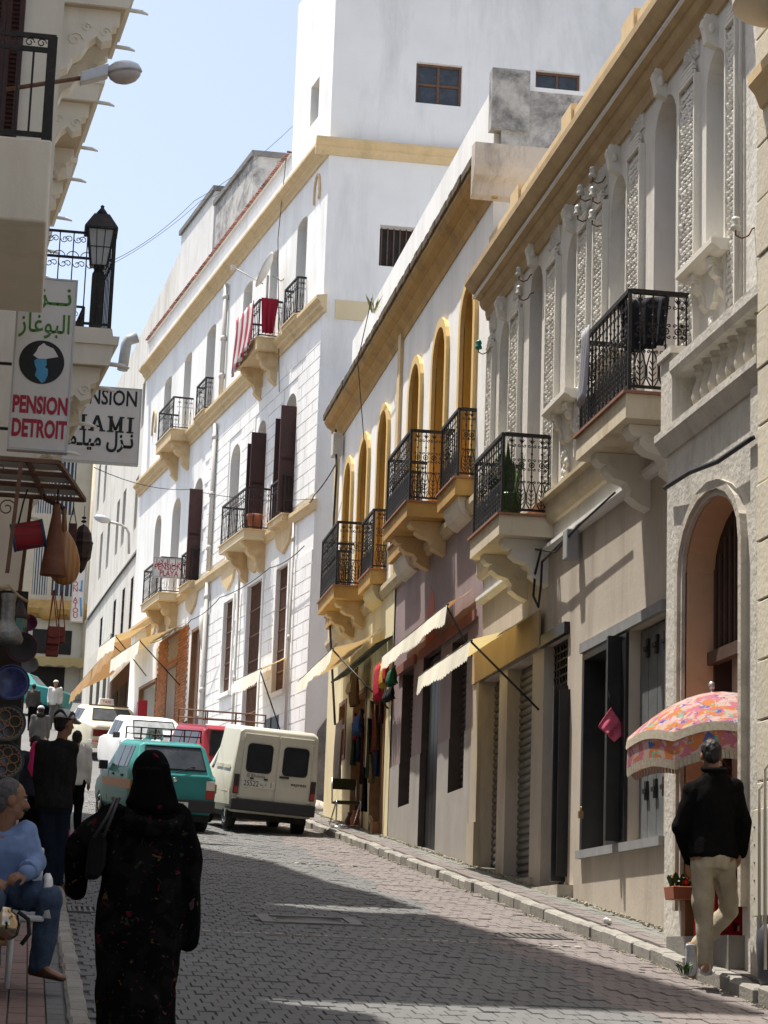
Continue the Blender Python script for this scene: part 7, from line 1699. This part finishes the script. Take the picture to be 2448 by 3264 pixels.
# galvanised duct above the far roofs
c = at(395, 1160, 62); t = thing('vent_duct', 'grey galvanised vent pipe with a bent top rising behind the left balcony', 'duct', c)
m = MB(); m.tube([at(390, 1180, 62) - c, at(402, 1100, 62) - c, at(408, 1085, 62) - c, at(438, 1075, 62) - c], .16, 10); m.build('pipe', mat('dull zinc', (.27, .28, .28), rough=.6, metal=.2, var=.15), t)
t = thing('boulder', 'pale broken stone at the foot of the grey gable', 'rock', at(1014, 2590, 41.5)); m = MB(); m.ball((0, 0, 0), .28, .28, .25, 8, 5); fuse(m, 'stone', stone, t, .05, 1, disp=.06, dscale=.15)
m = MB(); P_ = [gu(x, y) for x, y in ((1000, 2640), (1000, 2400), (1012, 2330), (1040, 2290), (1075, 2260), (1080, 2640))]; m.prism(P_, lambda p_, q_: (p_[0], q_, p_[1]), -.01, .025); o = m.build('exposed_rubble_patch', mat('dark rubble patch', (.22, .20, .18), var=.4, scale=5, bump=.6, bscale=9, stain=(.10, .095, .09), stain_amt=.7, sscale=2), A); o.rotation_euler = gb.rotation_euler
p = G(452, 2300); p = at(451, 2285, 56.5); t = thing('drinks_cooler', 'red drinks cooler with a white swirl beside the brick shop front', 'cooler', (p.x, 56.5, gz(56.5) + .1))
m = MB(); m.box(-.12, .12, -.3, .3, 0, 1.6); t_b = m.build('cabinet', mat('red enamel', (.42, .02, .03), rough=.3), t, bevel=.02); m = MB(); m.lathe([(.0001, -.004), (.09, -.004), (.09, .004), (.0001, .004)], 16, (0, -.305, 1.05), 0, False, Matrix.Rotation(math.pi / 2, 3, 'X')); m.tube([(-.05, -.305, .25), (.04, -.305, .45), (-.04, -.305, .65), (.02, -.305, .85)], .02, 5); m.build('white_swirl', signwhite, t_b)

# ------------------------------------------------------------------ souvenir goods on the left
YL = 17.6
def P0(px, py, Y=YL): return at(px, py, Y)
k = 7000 / YL
t = thing('canopy_frame', 'brown iron canopy frame with glass strips projecting over the left shop', 'canopy', P0(90, 1500))
o0 = P0(90, 1500); zc = P0(90, 1485, 17.2).z
A1, A2_, A3, A4 = Vector((-.55, 17.0, zc)), Vector((P0(186, 1498, 17.0).x, 17.0, zc)), Vector((P0(268, 1608, 18.4).x, 18.4, zc)), Vector((-.55, 18.4, zc))
m = MB()
for a, b in ((A1, A2_), (A2_, A3), (A3, A4), (A1.lerp(A4, .33), A2_.lerp(A3, .33)), (A1.lerp(A4, .66), A2_.lerp(A3, .66)), (A1.lerp(A2_, .62), A4.lerp(A3, .62))): m.tube([a - o0, b - o0], .024, 4)
for q_ in (A1.lerp(A2_, .55), A4.lerp(A3, .5)): m.tube([q_ - o0, q_ - o0 + Vector((-.05, 0, -.9))], .022, 4); m.tube([q_ - o0 + Vector((-.2, 0, -.03)) + Vector((s_[0], 0, s_[2])) for s_ in spiral(0, -.08, .08, 1.4, 0, 1, 14, .8)], .007, 4)
m.build('iron_frame', ironrust, t)
m = MB()
for i in range(3):
    a, b, c_, d = A1.lerp(A4, i / 3 + .03), A2_.lerp(A3, i / 3 + .03), A2_.lerp(A3, (i + 1) / 3 - .03), A1.lerp(A4, (i + 1) / 3 - .03); m.hexa([q_ - o0 + Vector((0, 0, .026)) for q_ in (a, b, c_, d)] + [q_ - o0 + Vector((0, 0, .034)) for q_ in (a, b, c_, d)])
m.build('glass_strip', mat('grey canopy glass', (.42, .42, .40), rough=.3), t)
t = thing('display_wall', 'dark timber display board behind the plates of the left shop', 'display board', P0(-30, 2200, 17.9))
m = MB(); o_ = P0(-30, 2200, 17.9); zb_ = gz(17.9) + .08 - o_.z; m.box(-1.0, P0(70, 2200, 17.9).x - o_.x, 0, .06, zb_, P0(0, 1880, 17.9).z - o_.z); m.build('board', mat('dark stained timber', (.035, .027, .022), var=.3, scale=6), t)
m = MB(); m.box(-1.0, P0(78, 2200, 17.9).x - o_.x, .07, .5, zb_, P0(0, 2000, 17.9).z - o_.z); m.build('cabinet_side', mat('grey green side panel', (.07, .07, .06), var=.2), t)
# drum
a, b = P0(38, 1716), P0(142, 1698); c = (a + b) / 2; t = thing('drum', 'red drum with blue rims hanging from the canopy', 'drum', c); ax = (b - a).normalized(); L__ = (b - a).length
Mx = ax.to_track_quat('Z', 'Y').to_matrix(); rr = 43 / k
m = MB(); m.lathe([(rr, -L__ * .42), (rr, L__ * .42)], 24, (0, 0, 0), 0, True, Mx, cap=False); m.build('shell', mat('red drum shell', (.30, .02, .03), rough=.5, var=.2, scale=9), t)
m = MB()
for s0, s1 in ((-.5, -.42), (.42, .5)): m.lathe([(rr * .97, L__ * s0), (rr * 1.06, L__ * s0), (rr * 1.06, L__ * s1), (rr * .97, L__ * s1)], 24, (0, 0, 0), 0, True, Mx, cap=False)
m.build('rims', mat('blue drum rim', (.02, .07, .16), rough=.5), t)
m = MB(); m.lathe([(.0001, L__ * .495), (rr * .98, L__ * .495), (rr * .98, -L__ * .495), (.0001, -L__ * .495)], 24, (0, 0, 0), 0, False, Mx, cap=False); m.build('skin', mat('drum skin', (.45, .36, .26), rough=.7), t)
m = MB()
for i in range(8):
    a0, a1 = 2 * math.pi * i / 8, 2 * math.pi * (i + .5) / 8; m.tube([Mx @ Vector((rr * 1.02 * math.cos(a0), rr * 1.02 * math.sin(a0), -L__ * .42)), Mx @ Vector((rr * 1.02 * math.cos(a1), rr * 1.02 * math.sin(a1), L__ * .42))], .003, 4)
m.tube([P0(58, 1672) - c, P0(75, 1600) - c, P0(88, 1560) - c], .008, 5); m.build('cords', mat('dark green cord', (.02, .06, .045)), t)
# leather funnel, lute
c = P0(172, 1730); t = thing('leather_funnel', 'long brown leather funnel bag hanging in front of the lute', 'leather bag', c)
m = MB(); m.loft([ell(P0(cx_, py) - c, w_ / k, .5 * w_ / k) for py, cx_, w_ in ((1606, 182, 9), (1625, 181, 12), (1680, 177, 20), (1740, 173, 29), (1800, 170, 38), (1832, 169, 43), (1836, 169, 41))]); m.build('leather', mat('red brown leather', (.17, .06, .03), rough=.45, var=.3, scale=7, stain=(.26, .12, .04), stain_amt=.7, sscale=5), t)
m = MB(); m.tube([P0(182, 1606) - c, P0(186, 1560) - c], .008, 5); m.build('hanging_cord', cablem, t)
c = P0(205, 1780, 17.75); t = thing('lute', 'pear shaped wooden lute hanging by its neck from the canopy', 'lute', c)
prof = [(1866, .1), (1860, 24), (1845, 40), (1820, 49), (1795, 51), (1770, 48), (1740, 39), (1715, 27), (1700, 16), (1690, 9)]; q0 = lambda py: P0(205, py, 17.75) - c
m = MB(); nb = 16; rings = []
for py, w_ in prof:
    base_ = q0(py); base_.x += (py - 1780) * -.00006
    rings.append([base_ + Vector((w_ / k * math.cos(a) * (1 - .015 * (i % 2)), .75 * w_ / k * math.sin(a) * (1 - .015 * (i % 2)), 0)) for i, a in enumerate([2 * math.pi * i / (nb * 2) for i in range(nb * 2)])])
m.loft(rings); m.build('bowl', bands('ribbed lute wood', (.40, .19, .06), (.32, .14, .045), 26, 'X', rough=.35), t)
m = MB(); m.tube([q0(1700), q0(1650), q0(1622)], [.028, .02, .018], 8); m.build('neck', wood, t)
m = MB(); m.tube([q0(1622), q0(1612) + Vector((-.04, 0, 0)), q0(1604) + Vector((-.10, 0, 0)), q0(1595) + Vector((-.16, 0, 0)), q0(1590) + Vector((-.165, 0, .03))], [.02, .022, .02, .016, .01], 6)
for i in range(5): p = q0(1616 - 4 * i) + Vector((-.03 * i - .02, 0, 0)); m.tube([p + Vector((0, -.04, -.02)), p + Vector((0, .04, .03))], .007, 4)
m.build('peg_box', brownleather, t)
# pierced lantern, bags
c = P0(262, 1750, 18.2); t = thing('pierced_lantern', 'dark pierced metal lantern hanging behind the lute', 'lantern', c); q0 = lambda py: (P0(262, py, 18.2) - c).z
m = MB(); m.lathe([(.004, q0(1828)), (.03, q0(1815)), (.05, q0(1790)), (.075, q0(1780)), (.085, q0(1735)), (.09, q0(1730)), (.078, q0(1722)), (.07, q0(1700)), (.04, q0(1680)), (.01, q0(1672))], 8, smooth=False); m.build('body', mat('dark brown metal', (.045, .025, .02), rough=.5, var=.4, scale=40), t)
m = MB(); m.tube([(0, 0, q0(1672)), (0, 0, q0(1612))], .004, 4); m.ball((0, 0, q0(1650)), .02, .02, .012); m.ball((0, 0, q0(1662)), .024, .024, .012); m.build('chain', iron, t)
def satchel(label, px0, px1, py0, py1, Y, col, strap_top, n=1):
    c = P0((px0 + px1) / 2, py0, Y); t = thing('leather_satchel', label, 'bag', c, group='leather satchels hanging by their straps'); w_ = (P0(px1, py0, Y) - P0(px0, py0, Y)).x / 2; h_ = (P0(px0, py0, Y) - P0(px0, py1, Y)).z
    m = MB(); m.hexa([(-w_ * 1.05, -.03, -h_), (w_ * 1.05, -.03, -h_), (w_, .03, -h_), (-w_, .03, -h_), (-w_, -.025, 0), (w_, -.025, 0), (w_, .025, 0), (-w_, .025, 0)]); m.build('pouch', col, t, bevel=.01)
    f = MB(); f.prism([(-w_ * .98, 0.004), (w_ * .98, .004), (w_ * .95, -h_ * .55), (0, -h_ * .66), (-w_ * .95, -h_ * .55)], lambda p_, q_: (p_[0], q_, p_[1]), -.042, -.032); f.build('flap', col, t, bevel=.004)
    s_ = MB(); tp = P0((px0 + px1) / 2 + 2, strap_top, Y) - c; 
    for sg in (-1, 1): s_.tube([(sg * w_ * .9, 0, -.01), tp], .006, 4)
    s_.build('strap', col, t)
lr = mat('rust red leather', (.20, .035, .02), rough=.5, var=.25, scale=14)
satchel('rust red leather satchel in front of the two hanging by long straps', 152, 192, 2000, 2055, 17.5, lr, 1880); satchel('rust red leather satchel hanging lower and behind the front one', 148, 188, 2040, 2093, 17.56, lr, 1882); satchel('rust red leather satchel to the right, turned sideways', 184, 208, 2002, 2050, 17.6, lr, 1884); satchel('dark maroon satchel hanging beside the pierced lantern', 219, 246, 1672, 1735, 18.1, mat('maroon leather', (.09, .025, .02), rough=.5), 1615)
# metal jug, green lantern, round trays, plates
c = P0(24, 1975, 17.0); t = thing('metal_jug', 'large hammered grey metal funnel jug on the left', 'jug', c); q0 = lambda py: (P0(24, py, 17.0) - c).z; kk = 7000 / 17.0
m = MB(); m.lathe([(20 / kk, q0(2058)), (50 / kk, q0(2050)), (54 / kk, q0(2035)), (44 / kk, q0(2010)), (28 / kk, q0(1990)), (22 / kk, q0(1975)), (22 / kk, q0(1915)), (25 / kk, q0(1895)), (23 / kk, q0(1893)), (19 / kk, q0(1920)), (.001, q0(1930))], 24); m.build('metal', mat('hammered grey metal', (.20, .195, .18), rough=.4, metal=.6, var=.25, scale=25, bump=.4, bscale=60), t)
m = MB(); m.lathe([(24 / kk, q0(1992)), (26 / kk, q0(1990)), (24 / kk, q0(1987))], 24); m.build('brass_band', mat('brass', (.35, .24, .12)), t)
c = P0(62, 1980, 17.35); t = thing('glass_lantern', 'green glass lantern with dark metal top hanging behind the jug', 'lantern', c); q0 = lambda py: (P0(62, py, 17.35) - c).z
m = MB(); m.lathe([(.055, q0(2035)), (.06, q0(2025)), (.06, q0(1970))], 6, smooth=False); m.build('green_glass', mat('green lantern glass', (.015, .10, .05), rough=.15, spec=.6), t)
m = MB(); m.lathe([(.075, q0(1972)), (.075, q0(1965)), (.05, q0(1945)), (.025, q0(1925)), (.008, q0(1905))], 6, smooth=False); m.build('metal_top', mat('dark brown metal', (.045, .025, .02)), t)
def disc(name, label, px, py, rpx, Y, rim, face, dish=.03, yaw=0.0, grp=None, deco=None):
    c = P0(px, py, Y); t = thing(name, label, 'plate', c, yaw, grp); r = rpx * Y / 7000; Mx = Matrix.Rotation(rad(84), 3, 'X')
    m = MB(); m.lathe([(.0001, .0), (r * .6, .004), (r * .78, dish * .7), (r, dish), (r * 1.02, dish - .008), (r * .75, dish * .3), (r * .55, -.02), (.0001, -.022)], 32, (0, 0, 0), 0, True, Mx, cap=False); m.build('dish', face, t)
    m = MB(); m.tube([Mx @ Vector((r * math.cos(a), r * math.sin(a), dish)) for a in [2 * math.pi * i / 32 for i in range(32)]], r * .045, 5, closed=True); m.build('rim', rim, t)
    if deco:
        m = MB()
        for ring_, n_, rr_ in deco:
            for i in range(n_):
                a = 2 * math.pi * i / n_ + .3; cc = Vector((ring_ * r * math.cos(a), ring_ * r * math.sin(a), .0))
                m.tube([Mx @ (cc + Vector((rr_ * r * math.cos(b), rr_ * r * math.sin(b), .012 + dish * .4 * ring_))) for b in [2 * math.pi * j / 14 for j in range(14)]], r * .03, 4, closed=True)
        m.build('painted_relief', mat('ochre glaze lines', (.28, .13, .05), rough=.3), t)
    return t
darkgl = mat('dark green glaze', (.035, .04, .032), rough=.25, var=.3, scale=30, spec=.5); blue = mat('cobalt blue glaze', (.025, .035, .13), rough=.25, var=.5, scale=25, spec=.5); maroon = mat('maroon rim', (.11, .012, .04), rough=.5)
disc('round_tray', 'maroon round tray half hidden behind the green lantern', 92, 1988, 26, 17.45, maroon, maroon)
disc('round_tray', 'dark round tray with maroon rim above the blue plate', 70, 2066, 48, 17.3, maroon, dark)
disc('round_tray', 'small plain grey disc between the dark tray and the blue plate', 95, 2120, 26, 17.6, mat('grey glaze', (.18, .18, .17), rough=.4), MATS['grey glaze'])
disc('glazed_plate', 'large cobalt blue glazed plate on the left', 36, 2178, 56, 17.2, blue, blue, deco=None)
disc('glazed_plate', 'dark painted plate with lobed ochre outlines below the blue plate', 22, 2307, 58, 17.2, darkgl, darkgl, deco=((.45, 4, .3), (0, 1, .12), (.88, 22, .07)))
disc('glazed_plate', 'lowest dark painted plate with a rosette of circles above the seated man', 16, 2426, 58, 17.2, darkgl, darkgl, deco=((.5, 6, .25), (0, 1, .2), (.88, 24, .06)))
m = MB(); t = thing('hook_rail', 'wooden peg rail with wire hooks above the metal jug', 'rail', P0(40, 1890, 17.2)); c = P0(40, 1890, 17.2)
m.tube([P0(-20, 1880, 17.2) - c, P0(32, 1868, 17.2) - c], .022, 6); m.tube([P0(32, 1872, 17.2) - c, P0(60, 1900, 17.3) - c, P0(88, 1918, 17.4) - c], .012, 5); m.build('rail_bar', palewood, t)
# brass pot on a small stool at the very edge
c = at(8, 2945, 12.6); t = thing('brass_pot', 'shiny brass and chrome pot at the lower left edge beside the seated man', 'pot', c)
m = MB(); m.lathe([(.05, -.09), (.09, -.06), (.10, 0), (.085, .05), (.05, .07), (.05, .09), (.0001, .095)], 20); m.build('pot_body', mat('brass chrome', (.45, .36, .26), rough=.15, metal=1.0), t); m = MB(); m.tube([(.08, 0, .07), (.14, 0, .03), (.15, 0, -.05), (.11, 0, -.11)], .014, 6); m.build('handle', rubber, t)
st_ = thing('stool', 'small dark wooden stool carrying the brass pot', 'stool', (c.x - .1, 12.6, gz(12.6) + .08)); zt_ = c.z - .09 - gz(12.6) - .08
m = MB(); m.lathe([(.13, zt_ - .03), (.13, zt_)], 16); m.build('seat', wood, st_)
for a in (.8, 2.4, 4.0): m = MB(); m.tube([(.1 * math.cos(a), .1 * math.sin(a), zt_ - .03), (.13 * math.cos(a), .13 * math.sin(a), 0)], .012, 5); m.build('leg', wood, st_)

# ------------------------------------------------------------------ souvenir shop on the right: chair, hanging cloths
p = G(1108, 2640, .12); t = thing('folding_chair', 'tubular steel chair with dark olive seat and back outside the souvenir shop', 'chair', (p.x - .02, p.y + .2, gz(p.y + .2) + .12), 0.1)
olive = mat('dark olive fabric', (.035, .035, .012), rough=.9)
for sx in (-.2, .2):
    m = MB(); m.tube([(sx, -.22, .02), (sx, .2, .02), (sx, .2, .06), (sx, -.18, .40), (sx, -.2, .42), (sx, -.22, .40), (sx, -.22, .02)], .012, 6); m.tube([(sx, .1, .38), (sx, .16, .80)], .012, 6); m.build('side_frame', chrome, t)
m = MB(); m.box(-.19, .19, -.2, .16, .38, .42); m.build('seat', olive, t, bevel=.015); m = MB(); m.box(-.2, .2, .13, .16, .62, .80); m.build('backrest', olive, t, bevel=.01)
m = MB(); m.tube([(-.2, -.22, .02), (.2, -.22, .02)], .012, 6); m.tube([(-.2, .2, .02), (.2, .2, .02)], .012, 6); m.build('floor_bar', chrome, t)
items = [('fringed red scarf hanging at the souvenir shop entrance', 1196, 1214, 2110, 2235, (.42, .02, .04)), ('yellow patterned scarf hanging between the red and green ones', 1212, 1228, 2105, 2195, (.45, .33, .04)), ('red cloth hanging beside the yellow scarf', 1224, 1236, 2100, 2180, (.36, .015, .02)),
         ('dark green shawl hanging under the end of the awning', 1236, 1262, 2120, 2190, (.02, .10, .045)), ('black leather bags hanging in a bunch under the awning', 1225, 1255, 2180, 2240, (.012, .012, .013)), ('tan straw hat hanging by the shop frame', 1108, 1124, 2165, 2215, (.30, .24, .15)),
         ('brown leather jacket hanging by the shop frame', 1118, 1142, 2125, 2255, (.09, .045, .02)), ('dark blue cloth with a bright blue edge hanging in the shop', 1128, 1150, 2270, 2345, (.03, .06, .16))]
for lab, x0, x1, y0, y1, col in items:
    Xf = 5.22; a, b = atX(x0, y0 + (x1 - x0) * .9, Xf), atX(x1, y0, Xf); c_, d = atX(x1, y1 - (x1 - x0) * .6, Xf), atX(x0, y1, Xf); cloth('hanging_cloth', lab, (b, a, d, c_), mat('cloth ' + lab[:18], col, rough=.9, var=.3, scale=20), .05, 3, rows=6, cat='cloth', grp='goods hung up at the souvenir shop')
cloth('door_curtain', 'long grey mauve curtain at the far doorway of the souvenir shop', (atX(1092, 2290, 5.25), atX(1070, 2310, 5.25), atX(1062, 2500, 5.25), atX(1084, 2480, 5.25)), mat('grey mauve cloth', (.26, .22, .22), rough=.9, var=.1), .03, 4, cat='curtain')
t = thing('weed_tuft', 'dry weed growing out of the mossy cornice of the arched house', 'weed', atX(1190, 1000, 5.12)); m = MB(); leaves(m, (0, 0, 0), 30, .1, .4, .9, .8, .05); m.build('stems', mat('dry grass', (.40, .40, .22), rough=.9), t)

# more stock crowding the souvenir shop's entrance
cols = [(.05, .02, .02), (.10, .05, .02), (.02, .03, .06), (.16, .10, .05), (.20, .02, .03), (.03, .05, .03), (.22, .18, .12), (.012, .012, .013)]
names = ['dark brown', 'tan brown', 'midnight blue', 'sand coloured', 'crimson', 'bottle green', 'straw coloured', 'black']
for i in range(14):
    u = 33.55 + .16 * (i % 8) if i < 8 else 35.5 + .22 * (i - 8); z = 4.15 - .15 * (i % 3) - (.9 if i % 4 == 3 else 0); h_ = .45 + .25 * (i % 3); w_ = .16
    x = 5.42 - .05 * (i % 2) if i < 8 else 5.45
    cloth('hanging_cloth', '%s %s hung %s in the %s opening of the souvenir shop' % (names[i % 8], ('robe', 'bag', 'rug')[i % 3], ('low', 'high')[z > 3.8], ('near', 'far')[i >= 8]), ((x, u + w_, z), (x - .08, u, z), (x - .06, u + .01, z - h_), (x, u + w_, z - h_)), mat('stock cloth %d' % (i % 8), cols[i % 8], rough=.95, var=.35, scale=18, spec=.05), .03, 2, rows=5, cat='cloth', grp='goods hung up at the souvenir shop')
for i, (u, z, lab) in enumerate(((33.75, 2.15, 'small carved wooden box on the sill of the souvenir shop'), (34.2, 2.15, 'brass tray leaning in the near opening of the souvenir shop'), (35.8, 2.35, 'pale pottery jar in the far opening of the souvenir shop'), (36.4, 2.35, 'dark pottery jar in the far opening of the souvenir shop'))):
    t = thing(('wooden_box', 'brass_tray', 'pottery_jar', 'pottery_jar')[i], lab, ('box', 'tray', 'jar', 'jar')[i], (5.38, u, z)); m = MB()
    if i == 0: m.box(-.08, .08, -.1, .1, -.17, .0); m.box(-.085, .085, -.105, .105, .001, .03)
    elif i == 1: m.lathe([(.0001, 0), (.13, .0), (.16, .02), (.16, .03), (.0001, .01)], 18, (0, 0, .0), 0, True, Matrix.Rotation(1.2, 3, 'Y'))
    else: m.lathe([(.05, -.2), (.10, -.1), (.11, 0), (.06, .1), (.07, .14), (.0001, .13)], 14)
    m.build(('box_body', 'tray_body', 'jar_body', 'jar_body')[i], (wood, MATS['brass'], MATS['terracotta'], brownleather)[i], t)
